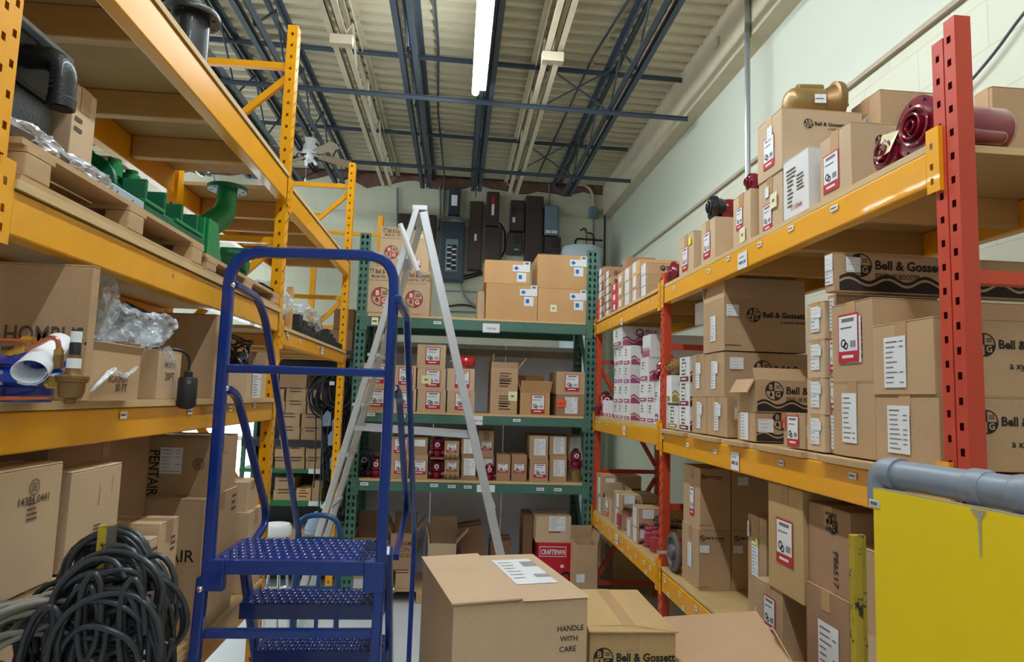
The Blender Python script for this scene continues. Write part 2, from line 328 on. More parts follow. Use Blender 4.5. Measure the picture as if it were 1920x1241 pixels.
# ---- open-web roof joists
def joist(x, mt, label, zb=4.18, zt=4.63, y0=-2.6, y1=8.25, gap=.05, fl=.05, th=.006, ph=0):
    t=thing('roof_joist',label,'roof joist',(x,y0,zb),'open web joists under the roof')
    def L(name,z,sg,a,b):
        m=MB()
        for s in (-1,1):
            xa=x+s*gap/2; m.box(xa,xa+s*fl,a,b,z,z+th*sg,mt); m.box(xa,xa+s*th,a,b,z,z+.04*sg,mt)
        m.build(name,t,(x,y0,zb))
    L('bottom_chord',zb,1,y0,y1); L('top_chord',zt,-1,y0,YW-.01)
    m=MB(); y=y0+.1+ph; up=True; P=[]
    while y<y1+.3:
        P.append((x,min(y,YW-.05),zt-.02 if up else zb+.02)); up=not up; y+=.48
    for i in range(len(P)-1): m.cyl(P[i],P[i+1],.009,mt,n=6)
    m.cyl((x,y1,zb+.02),(x,YW-.03,zt-.02),.012,mt,n=6)
    m.build('web_bars',t,(x,y0,zb))
    return t
JX=[(-3.15,'joist_dark','dark grey roof joist farthest left, seen past the upper yellow post'),
(-2.6,'joist_dark','dark grey roof joist above the plywood deck of the left rack'),
(-2.05,'joist_dark','dark grey roof joist crossing behind the tall yellow upright'),
(-1.545,'joist_dark','wide dark grey roof joist right of the tall yellow upright, over the fan'),
(-.957,'joist_cream','cream painted roof joist left of the stepladder top, with brown stain'),
(-.465,'joist_dark','dark blue-grey roof joist between the cream joist and the strip light'),
(.16,'joist_dark','dark blue-grey roof joist carrying the glowing strip light'),
(.63,'joist_cream','cream painted roof joist to the right of the strip light'),
(1.31,'joist_dark','dark blue-grey roof joist nearest the right wall')]
for i,(x,mt,lb) in enumerate(JX): joist(x,mt,lb,ph=.11*(i%3),gap=.05 if i in (3,5) else .035)
# ---- bridging bars across the joists, cross braces
def bridging(y,z,label,xa=-5.5,xb=XW-.11):
    m=MB(); p=rotz((xa,y,z)); q=rotz((xb,y,z)); m.bar(p,q,.035,.006,'joist_dark'); m.bar((p[0],p[1],p[2]-.018),(q[0],q[1],q[2]-.018),.006,.036,'joist_dark')
    o=m.build('bridging_bar',origin=p); tag(o,label,'bridging bar','bridging bars across the roof joists')
bridging(5.62,4.175,'dark bridging bar under the joists just beyond the end of the strip light')
bridging(5.75,4.605,'dark bridging bar high against the deck crossing the strip light')
bridging(7.40,4.175,'lowest dark bridging bar under the joists near the back wall')
bridging(7.53,4.605,'dark bridging bar high against the deck, level with the ceiling fan')
bridging(3.7,4.175,'dark bridging bar at the top edge of the view on the right wall')
for y,w_ in ((5.68,'nearer of the two'),(7.45,'farther of the two')):
    m=MB(); a=rotz((.66,y,4.2));b=rotz((1.29,y,4.6));c=rotz((.66,y,4.6));d=rotz((1.29,y,4.2))
    m.bar(a,b,.03,.006,'joist_dark'); m.bar((c[0],c[1]+.01,c[2]),(d[0],d[1]+.01,d[2]),.03,.006,'joist_dark')
    o=m.build('cross_brace',origin=a); tag(o,w_+' crossed steel braces between the right-hand roof joists','cross brace')
# ---- strip lights
SL=['glowing white tube strip light hanging under the roof joist in view','strip light in the aisle row above the camera','strip light in the aisle row behind the camera','strip light over the bay left of the yellow rack','strip light over the near left part of the room','strip light over the far left part of the room']
for i,(x,y0,y1,z) in enumerate(STRIPS):
    t=thing('strip_light',SL[i],'ceiling light',(x,y0,z),'ceiling strip lights')
    MB().box(x-.02,x+.085,y0,y1,z+.005,z+.06,'plastic_white').build('housing',t,(x,y0,z))
    m=MB(); m.tube([(x,y0+.02,z-.02),(x,y1-.01,z-.02)],.028,'tube_glow',n=10); m.build('light_tube',t,(x,y0,z),smooth=True)
    if i>2: MB().box(x-.01,x+.01,y0+.3,y0+.32,z+.06,4.7,'steel').build('hanger',t,(x,y0,z))
# ---- conduits on the deck and wall, junction boxes
def conduit(P,r,label,mt='conduit',cat='conduit',nm='conduit'):
    m=MB(); m.tube(fillet(P,.12),r,mt,n=8); o=m.build(nm,origin=P[0],smooth=True); tag(o,label,cat); return o
conduit([(-.30,-1,4.64),(-.30,3.5,4.64),(-.27,5.6,4.635),(-.31,7,4.64),(-.27,9.1,4.6),(-.27,YW-.02,4.1)],.011,'thin grey conduit running along the deck left of the strip light','joist_dark')
conduit([(-1.0,-1,4.64),(-1.02,8.9,4.64)],.016,'cream conduit along the deck just left of the cream joist','joist_cream')
conduit([(1.0,2.5,4.64),(1.25,4.2,4.64),(1.1,5.6,4.64),(1.0,8.9,4.64)],.011,'thin dark conduit curving along the deck beside the right joists','joist_dark')
p=at(1402,300,X=XW-.135); conduit([(XW-.135,p.y,2.3),(XW-.135,p.y,4.60),(1.6,p.y-.2,4.62)],.02,'steel conduit rising up the right wall and bending over at the roof')
def lathbox(px,py,w,z,label):
    q=at(px,py,Z=z); m=MB().box(q.x-w/2,q.x+w/2,q.y-.03,q.y+.04,z,z+.07,'joist_cream'); o=m.build('wooden_block',origin=(q.x,q.y,z)); tag(o,label,'block')
lathbox(640,85,.16,4.09,'cream block bolted across the cream joist left of the stepladder')
lathbox(1036,117,.16,4.09,'cream block bolted across the cream joist right of the strip light')
lathbox(1356,88,.12,4.45,'small cream block on the right wall beam')
# ================================================================= RACK PARTS
def plate(m,o,u,v,W,H,holes,mt):
    o=Vector(o);u=Vector(u).normalized();v=Vector(v).normalized()
    zs=sorted(set([0,H]+[h[2] for h in holes]+[h[3] for h in holes]))
    def q(a,b,c,d):
        if b-a>1e-6: m.add([o+u*a+v*c,o+u*b+v*c,o+u*b+v*d,o+u*a+v*d],[(0,1,2,3)],mt)
    for i in range(len(zs)-1):
        c,d=zs[i],zs[i+1]; hs=sorted([h for h in holes if h[2]<=c+1e-6 and h[3]>=d-1e-6]); a=0
        for h in hs: q(a,h[0],c,d); a=h[1]
        q(a,W,c,d)
def column(nm,parent,org,x0,x1,y0,y1,z0,z1,mt,cols_x=(),cols_y=(),pitch=.055,hw=.012,hh=.016,sgn=1,foot=True):
    """cols_x: hole columns (centre, offset) on the two faces facing along y; cols_y: on the faces facing along x"""
    m=MB(); H=z1-z0
    def holes(cs,W):
        r=[]
        for c,off in cs:
            z=.06+off
            while z<H-.03: r.append((c*W-hw/2,c*W+hw/2,z,z+hh)); z+=pitch
        return r
    plate(m,(x0,y0,z0),(1,0,0),(0,0,1),x1-x0,H,holes(cols_x,x1-x0),mt)
    plate(m,(x1,y1,z0),(-1,0,0),(0,0,1),x1-x0,H,[],mt)
    plate(m,(x0,y1,z0),(0,-1,0),(0,0,1),y1-y0,H,holes(cols_y,y1-y0) if sgn>0 else [],mt)
    plate(m,(x1,y0,z0),(0,1,0),(0,0,1),y1-y0,H,holes(cols_y,y1-y0) if sgn<0 else [],mt)
    m.add([(x0,y0,z1),(x1,y0,z1),(x1,y1,z1),(x0,y1,z1)],[(0,1,2,3)],mt)
    if foot: m.box(x0-.02,x1+.02,y0-.02,y1+.02,z0,z0+.006,mt)
    return m.build(nm,parent,org)
def beam(parent,org,x0,x1,y0,y1,z0,z1,mt,ends=True,side=1,hooks='aisle'):
    """box beam along y with its end connector plates; side=+1 when the aisle is on the +x side"""
    m=MB().box(x0,x1,y0,y1,z0,z1,mt); b=m.build('beam',parent,org,bevel=.004)
    xo=x1 if side>0 else x0
    if ends:
        for y,s in ((y0,1),(y1,-1)):
            m=MB(); W=.042; H=z1-z0+.07; za=z0-.02
            xa=xo+side*.003; u=(0,1,0) if side>0 else (0,-1,0); yy=y-.045 if s>0 else y+.003
            yl=yy if side>0 else yy+W
            hl=[(.012,.022,.02,.035),(.012,.022,.055,.07),(.012,.022,H-.05,H-.035)]
            plate(m,(xa,yl,za),u,(0,0,1),W,H,hl,mt)
            m.box(xo-side*.035,xo+side*.0025,yy+(W-.004 if s<0 else 0),yy+(W if s<0 else .004),za,za+H,mt)
            m.build('end_connector',b,(0,0,0) if False else org)
    return b
def beam_tag(parent,org,x,side,px,py,w=.03,h=.016,big=False,txt=None):
    p=at(px,py,X=x); u=(0,1,0) if side>0 else (0,-1,0)
    m=MB(); o=Vector((x+side*.0015,p.y,p.z)); m.rect(o,u,(0,0,1),-w/2,w/2,-h/2,h/2,'label',.001)
    if big:
        m.rect(o,u,(0,0,1),-w*.34,w*.2,h*.18,h*.23,'ink_grey',.0016)
        m.text(txt or '4000 LBS',o-Vector((0,0,h*.2)),u,(0,0,1),h*.26,'ink',bold=.02,center=True,lift=.0018,maxw=w*.8)
    else: m.rect(o,u,(0,0,1),-w*.4,w*.3,-h*.1,h*.12,'ink_soft',.0016)
    m.build('beam_label',parent,org)
# ================================================================= RIGHT RACK
XR=1.10; XRB=1.64
org=(XR,1.36,0); RR=thing('pallet_rack','long right-hand pallet rack with red uprights and yellow beams','pallet rack',org)
column('upright',RR,org,XR+.004,XR+.044,1.362,1.396,0,2.505,'red_rack_dusty',cols_y=((.45,0),),pitch=.0555,hw=.012,hh=.017,sgn=1)
column('upright',RR,org,XR+.004,XR+.03,1.40,1.436,0,2.47,'red_rack_dusty',cols_y=((.5,.028),),pitch=.0555,hw=.011,hh=.016,sgn=1,foot=False)
column('upright',RR,org,XR+.006,XR+.045,3.49,3.555,0,2.30,'red_rack',cols_y=((.25,0),(.75,.02)),pitch=.055,sgn=1)
column('upright',RR,org,XR+.006,XR+.045,5.20,5.26,0,2.4,'red_rack',cols_y=((.25,0),(.75,0)),sgn=1)
for y in (1.365,3.5,5.2): column('upright',RR,org,XRB-.045,XRB-.005,y,y+.06,0,2.45,'red_rack',cols_y=((.5,0),))
def brace(p,q,mt='red_rack',parent=None,o=None,w=.03,h=.03): MB().bar(p,q,w,h,mt).build('brace',parent or RR,o or org)
for y in (1.385,3.525,5.23):
    for z in (.2,1.05,1.9): brace((XR+.045,y,z),(XRB-.045,y,z))
    if y>2: brace((XR+.045,y,.25),(XRB-.045,y,1.0)); brace((XRB-.045,y,1.1),(XR+.045,y,1.85))
for (z0,z1,y0,y1,mt) in ((2.127,2.212,1.455,3.47,'yellow_clean'),(2.118,2.20,3.58,5.22,'yellow_rack'),(1.339,1.438,1.455,3.47,'yellow_clean'),(1.364,1.452,3.58,5.22,'yellow_clean'),(.632,.728,1.455,3.47,'yellow_rack'),(.636,.732,3.58,5.22,'yellow_rack')):
    b=beam(RR,org,XR-.003,XR+.04,y0,y1,z0,z1,mt,side=-1)
    beam(RR,org,XRB-.04,XRB,y0,y1,z0,z1,'yellow_rack',ends=False)
    if z0>2.12:
        for px,py,bw in ((1565,390,.04),(1484,428,.036),(1425,458,.034),(1366,484,.034)): 
            if y0<2: beam_tag(b,org,XR-.004,-1,px,py,bw,.018)
        if y0<2: beam_tag(b,org,XR-.004,-1,1393,488,.085,.065,True); beam_tag(b,org,XR-.004,-1,1330,508,.036,.018); beam_tag(b,org,XR-.004,-1,1265,540,.036,.018)
    elif z0>2.1:
        for px,py in ((1131,610),(1145,605),(1152,602),(1175,592),(1188,582),(1199,576),(1216,566)): beam_tag(b,org,XR-.004,-1,px,py,.03,.016)
        beam_tag(b,org,XR-.004,-1,1166,603,.055,.045,True,'WEIGHT')
    elif z0==1.339:
        for px,py in ((1244,820),(1290,834),(1342,846),(1466,868),(1600,892)): beam_tag(b,org,XR-.004,-1,px,py,.036,.018)
        beam_tag(b,org,XR-.004,-1,1379,864,.075,.07,True)
    elif z0==1.364:
        for px,py in ((1118,790),(1124,791),(1160,797),(1139,794)): beam_tag(b,org,XR-.004,-1,px,py,.03,.018)
        beam_tag(b,org,XR-.004,-1,1171,807,.07,.06,True,'4000')
    elif z0==.636:
        for px,py in ((1121,974),(1132,984),(1143,995),(1119,987),(1132,999),(1146,1007),(1167,1014),(1179,1026),(1193,1042),(1208,1054),(1168,1030),(1183,1046),(1212,1073),(1220,1064)): beam_tag(b,org,XR-.004,-1,px,py,.032,.02)
        beam_tag(b,org,XR-.004,-1,1157,1011,.075,.065,True,'4000 LBS')
    else:
        for px,py in ((1247,1088),(1254,1115),(1275,1113),(1281,1140),(1306,1141)): beam_tag(b,org,XR-.004,-1,px,py,.032,.02)
def deck(parent,org,x0,x1,y0,y1,z0,z1,mt='plywood',nm='deck_board',edge='plywood_edge'):
    m=MB().box(x0+.003,x1-.003,y0,y1,z0,z1,mt); m.box(x0,x0+.003,y0,y1,z0,z1,edge); m.box(x1-.003,x1,y0,y1,z0,z1,edge); m.box(x0,x1,y0-.002,y0,z0,z1,edge); m.build(nm,parent,org)
ZR3,ZR2,ZR1=2.232,1.458,.75
for (y0,y1) in ((1.44,3.5),(3.56,5.2)):
    deck(RR,org,XR+.0,XRB,y0,y1,2.214,ZR3); deck(RR,org,XR+.0,XRB,y0,y1,.734,ZR1)
deck(RR,org,XR,XRB,3.56,5.2,1.453,1.475)
deck(RR,org,XR,XRB,1.44,3.5,1.440,ZR2)
# timber supports under the top deck
for y in (1.75,2.15,2.6,3.05,3.9,4.4,4.9): MB().box(XR+.04,XRB-.04,y,y+.04,2.135,2.213,'pine').build('deck_support',RR,org)
# ================================================================= LEFT RACK
XL=-.826; XLB=-1.38
org=(XL,3.15,0); LR=thing('pallet_rack','long left-hand pallet rack with yellow uprights, beams and plywood decks','pallet rack',org)
def lcol(y,z1,mt='yellow_rack'):
    column('upright',LR,org,XL-.052,XL-.004,y,y+.06,0,z1,mt,cols_x=((.5,0),),cols_y=((.3,0),(.75,.02)),pitch=.058,hw=.011,hh=.015,sgn=-1)
    column('upright',LR,org,XLB+.004,XLB+.052,y,y+.06,0,z1,mt,cols_x=((.5,0),),pitch=.058,hw=.011,hh=.015,sgn=-1)
lcol(1.19,3.3); lcol(3.15,3.36); lcol(5.02,3.34)
for y in (1.22,3.18,5.05):
    for z in ((.3,1.0,1.72,2.3,3.16) if y<5 else (.15,2.3,3.16)): brace((XL-.05,y,z),(XLB+.05,y,z),'yellow_rack',LR,org,.03,.03)
    brace((XL-.05,y,3.1),(XLB+.05,y,2.66),'yellow_rack',LR,org,.025,.03); 
    if y<5: brace((XL-.05,y,1.05),(XLB+.05,y,1.65),'yellow_rack',LR,org,.025,.03)
    brace((XL-.05,y,2.28),(XLB+.05,y,1.8),'yellow_rack',LR,org,.025,.03)
LB={}
for (z0,z1,y0,y1,mt,k) in ((2.487,2.597,1.27,3.13,'yellow_rack','D1'),(2.465,2.56,3.23,5.0,'yellow_rack','D2'),(1.867,1.952,1.27,3.13,'yellow_rack_worn','C1'),(1.812,1.882,3.23,5.0,'yellow_rack','C2'),(1.463,1.543,1.27,3.13,'yellow_clean','B1'),(1.40,1.48,3.23,5.0,'yellow_rack','B2'),(.655,.745,1.27,3.13,'yellow_rack_worn','A1'),(.62,.70,3.23,5.0,'yellow_rack','A2')):
    if k in ('A2','B2'): continue
    LB[k]=beam(LR,org,XL-.045,XL,y0,y1,z0,z1,mt,side=1); beam(LR,org,XLB,XLB+.045,y0,y1,z0,z1,'yellow_rack',ends=False)
for px,py in ((230,778),(355,771),(431,766),(476,760)): beam_tag(LB['B1'],org,XL+.001,1,px,py,.034,.018)
for px,py in ((540,632),(562,640),(538,626),(595,650),(602,652)): beam_tag(LB['C2'],org,XL+.001,1,px,py,.03,.02)
beam_tag(LB['C2'],org,XL+.001,1,603,657,.06,.05,True,'4000')
ZL_A,ZL_B,ZL_C,ZL_D=.765,1.563,1.972,2.617
deck(LR,org,XLB,XL+.008,1.27,3.13,.747,ZL_A); deck(LR,org,XLB,XL+.012,1.27,3.13,1.545,ZL_B); deck(LR,org,XLB,XL+.008,1.27,3.13,1.954,ZL_C); deck(LR,org,XLB,XL+.006,1.1,3.13,2.599,ZL_D)
deck(LR,org,XLB,XL+.006,3.23,5.0,2.562,2.58); deck(LR,org,XLB,XL+.006,3.23,5.0,1.884,1.90)
def timber(y,za,zb,nm='deck_support'): MB().box(XLB+.05,XL-.047,y,y+.042,za,zb,'pine').build(nm,LR,org,bevel=.004)
for px in (270,400,470): timber(yat(px,-.87,2.598),2.51,2.598)
timber(1.35,2.51,2.598)
for y in (3.45,3.75,4.1,4.4,4.75): timber(y,2.475,2.561)
for y in (3.5,3.95,4.4,4.8): timber(y,1.82,1.883)
# a further frame beyond the left rack
org2=(-.73,6.3,0); t=thing('rack_frame','separate yellow rack frame standing beyond the left rack, near the back wall','rack frame',org2)
for x in (-.80,-1.4): column('upright',t,org2,x,x+.045,6.3,6.36,0,3.28,'yellow_rack',cols_x=((.5,0),),pitch=.058,hw=.008,hh=.011)
for z in (.4,1.2,2.2,3.1): brace((-.76,6.33,z),(-1.36,6.33,z),'yellow_rack',t,org2,.03,.03)
# ================================================================= GREEN RACK
YG=5.30; YGB=5.92; GX0,GX1=-.80,1.11
org=(GX0,YG,0); GR=thing('pallet_rack','green back rack of three loaded shelves between the yellow racks','pallet rack',org)
def gcol(x0,x1,y0,y1,z1):
    column('upright',GR,org,x0,x1,y0,y1,0,z1,'green_rack',cols_x=((.26,0),(.74,0)),pitch=.052,hw=.017,hh=.028,sgn=1)
gcol(GX0,GX0+.078,YG-.03,YG+.03,2.86); gcol(GX1-.08,GX1,YG-.03,YG+.03,2.815); gcol(GX0,GX0+.07,YGB-.05,YGB,2.6); gcol(GX1-.07,GX1,YGB-.05,YGB,2.6)
for x in (GX0+.035,GX1-.04):
    for z in (.25,.95,1.65,2.35): MB().bar((x,YG+.03,z),(x,YGB-.05,z),.03,.03,'green_rack').build('brace',GR,org)
    for z in (.3,1.0,1.7): MB().bar((x,YG+.03,z),(x,YGB-.05,z+.6),.025,.025,'green_rack').build('brace',GR,org)
GZ={}
for k,(z0,z1) in {'T':(2.118,2.196),'M':(1.378,1.446),'L':(.855,.926)}.items():
    m=MB().box(GX0+.078,GX1-.08,YG-.03,YG+.02,z0,z1,'green_rack'); b=m.build('beam',GR,org,bevel=.004)
    MB().box(GX0+.078,GX1-.08,YGB-.05,YGB,z0,z1,'green_rack').build('beam',GR,org)
    [MB().box(q,q+.06,YG-.036,YG-.03,z0-.03,z1+.03,'green_rack').build('end_connector',b,org) for q in (GX0+.03,GX1-.09)]
    m=MB().box(GX0+.01,GX1-.01,YG-.028,YGB,z1+.002,z1+.02,'plywood'); m.box(GX0+.08,GX1-.08,YG-.032,YG-.028,z1+.002,z1+.02,'plywood_edge'); m.build('deck_board',GR,org); GZ[k]=z1+.02
    L={'T':((703,602,.05,.06,0),(764,606,.05,.1,0),(820,605,.06,.022,0),(921,615,.135,.072,1)),'M':((696,777,.06,.024,0),(754,780,.05,.026,0),(896,788,.075,.07,1),(969,788,.06,.022,0)),'L':((683,907,.06,.024,0),(814,910,.06,.024,0),(847,912,.06,.024,0),(877,913,.06,.024,0),(911,916,.14,.055,1),(1013,917,.06,.024,0),(1046,918,.06,.024,0))}[k]
    for px,py,W_,H_,big in L:
        p=at(px,py,Y=YG-.033); m=MB(); m.rect(p,(1,0,0),(0,0,1),-W_/2,W_/2,-H_/2,H_/2,'label' if W_>.055 else 'note',.001)
        if big: m.text('3700 LBS',p-Vector((0,0,H_*.15)),(1,0,0),(0,0,1),H_*.28,'ink_grey',center=True,lift=.002)
        else: m.rect(p,(1,0,0),(0,0,1),-W_*.36,W_*.3,-H_*.1,H_*.1,'ink_soft',.0018)
        m.build('beam_label',b,org)
# white board partition behind the green rack
m=MB()
for i in range(3): m.box(-.80+i*.62,-.186+i*.62,5.975,5.99,0,2.06,'board_white')
m.box(-.80,1.06,5.965,5.975,1.96,2.02,'grey_wood'); struct(m,'wall_partition')
# shelf unit with boxed parts, left of the green rack
org=(-1.55,5.65,0); SU=thing('shelving_unit','narrow shelving unit with green and black shelves left of the green rack','shelving',org)
SUX0,SUX1=-1.72,-.86
SZ=[]
for i,(pa,pb,mt) in enumerate(((825,838,'grey_shelf'),(880,887,'green_shelf'),(939,949,'green_shelf'))):
    p=at(560,pa,Y=5.65); q=at(560,pb,Y=5.65); MB().box(SUX0,SUX1,5.65,6.0,q.z,p.z,mt).build('shelf',SU,org); SZ.append(p.z)
    for px,w_ in ((655,.16) if i==0 else (590,.1),): 
        a=at(px-28 if i==0 else px,(pa+pb)/2,Y=5.647); MB().rect(a,(1,0,0),(0,0,1),-w_/2,w_/2,-.02,.02,'label',.001).build('shelf_label',SU,org)
MB().box(SUX0,SUX1,5.65,6.0,1.86,1.88,'grey_shelf').build('shelf',SU,org); MB().box(SUX0,SUX1,5.65,6.0,.18,.2,'green_shelf').build('shelf',SU,org)
for x in (SUX0,SUX1-.03):
    for y in (5.66,5.96): MB().box(x,x+.03,y,y+.03,0,1.95,'green_rack').build('post',SU,org)
MB().box(SUX0,SUX1,5.995,6.0,0,1.9,'grey_shelf').build('back_panel',SU,org)
# ================================================================= CARTONS
def frame(b,k):
    x0,x1,y0,y1,z0,z1=b
    return {'-x':(V(x0,y1,z0),V(0,-1,0),V(0,0,1),y1-y0,z1-z0),'+x':(V(x1,y0,z0),V(0,1,0),V(0,0,1),y1-y0,z1-z0),
            '-y':(V(x0,y0,z0),V(1,0,0),V(0,0,1),x1-x0,z1-z0),'+z':(V(x0,y0,z1),V(1,0,0),V(0,1,0),x1-x0,y1-y0)}[k]
def roundel(m,o,u,v,r,ink='ink',bg='kraft'):
    m.disc(o,u,v,r,ink,r0=r*.9,lift=.0016); m.disc(o,u,v,r*.9,ink,a0=PI/2,a1=PI,lift=.0016,n=8); m.disc(o,u,v,r*.9,ink,a0=-PI/2,a1=0,lift=.0016,n=8)
    m.text('B',o-u*r*.62+v*r*.14,u,v,r*.75,bg,bold=.03,lift=.0024); m.text('G',o+u*r*.1-v*r*.62,u,v,r*.75,bg,bold=.03,lift=.0024)
    m.rect(o,u,v,r*.15,r*.65,r*.46,r*.54,ink,.0016); m.rect(o,u,v,r*.15,r*.65,r*.26,r*.34,ink,.0016)
    m.disc(o-u*r*.38-v*r*.42,u,v,r*.17,ink,lift=.0016,n=10); m.slab([o-u*r*.5-v*r*.34,o-u*r*.26-v*r*.34,o-u*r*.38-v*r*.08],u.cross(v),.0016,ink)
def wave(m,o,u,v,W,h,ink,amp=.22,per=None,n=72):
    per=per or W/3; vs=[];fs=[]; nn=u.cross(v)
    def strip(b0,b1,a0,a1,lift):
        vs=[];fs=[]
        for i in range(n+1):
            x=W*i/n; s=math.sin(2*PI*x/per)*amp*h; vs+=[o+u*x+v*(b0+a0*s)+nn*lift,o+u*x+v*(b1+a1*s)+nn*lift]
        for i in range(n): fs.append((2*i,2*i+2,2*i+3,2*i+1))
        m.add(vs,fs,ink)
    strip(0,h*.5,0,1,.0014); strip(h*.66,h*.86,1,1,.0014)
RNG=random.Random(11)
def do_label(par,org,o,u,v,w,h,kind):
    m=MB(); n=u.cross(v); o=o+n*.0011
    if kind=='red':
        m.rect(o,u,v,-w/2,w/2,-h/2,h/2,'label_red',.0012); m.rect(o,u,v,-w*.45,w*.45,-h*.27,h*.46,'label',.0018)
        m.rect(o,u,v,-w*.3,w*.3,h*.34,h*.41,'ink_grey',.0024); m.rect(o,u,v,-w*.36,w*.2,h*.2,h*.23,'ink_grey',.0024)
        m.disc(o-u*w*.22-v*h*.1,u,v,w*.13,'ink',r0=w*.08,lift=.0024,n=12); m.disc(o-u*w*.1-v*h*.16,u,v,w*.11,'ink',r0=w*.06,lift=.0024,n=12)
        for i in range(6): m.rect(o,u,v,w*(.12+i*.045),w*(.14+i*.045),-h*.2,-h*.06,'ink',.0024)
        m.rect(o,u,v,-w*.3,w*.25,-h*.41,-h*.35,'label',.0018)
        nm='shipping_label'
    elif kind in('note','yel','org','grn'):
        m.rect(o,u,v,-w/2,w/2,-h/2,h/2,{'note':'note','yel':'yellow_sticker','org':'orange_sticker','grn':'green_sticker'}[kind],.002); nm='sticky_note'
        if kind=='note': m.rect(o,u,v,-w*.2,w*.15,-h*.1,h*.1,'ink_grey',.0026)
        if kind=='org': m.text('HEAVY',o-v*h*.15,u,v,h*.4,'ink_soft',center=True,lift=.003,maxw=w*.9)
    elif kind=='blue':
        m.rect(o,u,v,-w*.5,w*.5,h*.05,h*.42,'label',.0014); m.slab([o-u*w*.44+v*h*.24,o-u*w*.3+v*h*.12,o-u*w*.14+v*h*.24,o-u*w*.3+v*h*.36],n,.0024,'blue_ink')
        m.rect(o,u,v,w*.12,w*.5,h*.42,h*.62,'label',.0014); m.rect(o,u,v,w*.2,w*.42,h*.46,h*.58,'ink_grey',.0022)
        m.rect(o,u,v,-w*.25,w*.3,-h*.5,0,'label',.0014); m.rect(o,u,v,-w*.15,w*.05,-h*.35,-h*.12,'blue_ink',.0022); nm='shipping_label'
    else:
        m.rect(o,u,v,-w/2,w/2,-h/2,h/2,'label',.0014); nm='shipping_label'
        k=max(3,int(h/.012)); k=min(k,9)
        for i in range(k):
            y=h*(.4-.8*i/(k-1)); a=RNG.random()*.3
            m.rect(o,u,v,-w*.4,w*(-.1+a),y-h*.010,y+h*.010,'ink_grey' if i else 'ink_soft',.0022)
            if RNG.random()<.4: m.rect(o,u,v,w*.22,w*.4,y-h*.010,y+h*.010,'ink_grey',.0022)
    m.build(nm,par,org)
def deco_all(par,org,b,deco,bg):
    pm=MB(); nl=-1
    for d in deco:
        k,fc=d[0],d[1]; o,u,v,W,H=frame(b,fc)
        if k in('red','lab','note','yel','org','blue','grn'):
            cu,cv,w,h=d[2:6]; w=min(w,W*.92); h=min(h,H*.92); cu=min(max(cu,w/2/W+.01),1-w/2/W-.01); hh_=h*(1.26 if k=='blue' else 1); cv=min(max(cv,h/2/H+.01),1-hh_/2/H-.01); nl+=1; do_label(par,org,o+u*W*cu+v*H*cv+u.cross(v)*.0016*nl,u,v,w,h,k)
        elif k=='txt':
            s,cu,cv,sz=d[2:6]; ink=d[6] if len(d)>6 else 'ink'; pm.text(s,o+u*W*cu+v*H*cv,u,v,sz,ink,maxw=W*(1-cu)*1.0)
        elif k=='vtxt':
            s,cu,cv,sz=d[2:6]; pm.text(s,o+u*W*cu+v*H*cv,-v,u,sz,'ink',maxw=H*cv)
        elif k=='logo':
            cu,cv,r=d[2:5]; sub=d[5] if len(d)>5 else None; ink=d[6] if len(d)>6 else 'ink'
            p=o+u*W*cu+v*H*cv; roundel(pm,p,u,v,r,ink,bg); sp=W*(1-cu)-r*1.3
            if sp>0:
                wd=min(sp,r*6.6)
                pm.text('Bell & Gossett',p+u*r*1.25-v*r*.28,u,v,r*1.05,ink,bold=.03,maxw=wd)
                if sub: pm.text(sub,p+u*(r*1.25+(0 if sub.startswith('S') else wd*.42))-v*r*1.05,u,v,r*.62,ink,bold=.01,maxw=wd*.6)
        elif k=='rnd': cu,cv,r=d[2:5]; roundel(pm,o+u*W*cu+v*H*cv,u,v,r,d[5] if len(d)>5 else 'ink',bg)
        elif k=='seal':
            cu,cv,r=d[2:5]; p=o+u*W*cu+v*H*cv; pm.disc(p,u,v,r,'ink_soft',r0=r*.9,lift=.0016); pm.disc(p,u,v,r*.8,'ink_soft',r0=r*.74,lift=.0016)
            for q_ in (.35,.1,-.15,-.4): pm.rect(p,u,v,-r*.5,r*.45,r*q_,r*(q_+.13),'ink_soft',.0016)
        elif k=='logo2':   # small mark with stacked words
            cu,cv,r,ink=d[2:6]; p=o+u*W*cu+v*H*cv; pm.disc(p,u,v,r,ink,r0=r*.6,lift=.0016,n=14); pm.disc(p+u*r*.3-v*r*.6,u,v,r*.6,ink,r0=r*.3,lift=.0016,n=12)
            sp=W*(1-cu)-r*1.4
            if sp>0: pm.text('BELL &',p+u*r*1.3+v*r*.1,u,v,r*.9,ink,bold=.03,maxw=sp*.7); pm.text('GOSSETT',p+u*r*1.3-v*r*.95,u,v,r*.9,ink,bold=.03,maxw=sp*.95)
        elif k=='wave': h=d[2]; ink=d[3]; c0=d[4] if len(d)>4 else .02; wave(pm,o+u*W*c0+v*H*.03,u,v,W*(.98-c0),H*h,ink,per=d[5] if len(d)>5 else None)
        elif k=='band': ink=d[2]; pm.rect(o,u,v,W*.08,W*.92,H*.06,H*.24,ink,.0014); pm.rect(o,u,v,W*.2,W*.7,H*.12,H*.18,'label',.002)
        elif k=='bars': 
            cu,cv,w,h=d[2:6]; p=o+u*W*cu+v*H*cv; n_=int(d[6]) if len(d)>6 else 4
            for i in range(n_): pm.rect(p,u,v,-w/2,w/2*(.4+.6*RNG.random()),h*(.5-i/n_)-h*.2/n_,h*(.5-i/n_)+h*.2/n_,'ink_soft',.0016)
    if pm.f: pm.build('printed_lettering',par,org)
CNT=0
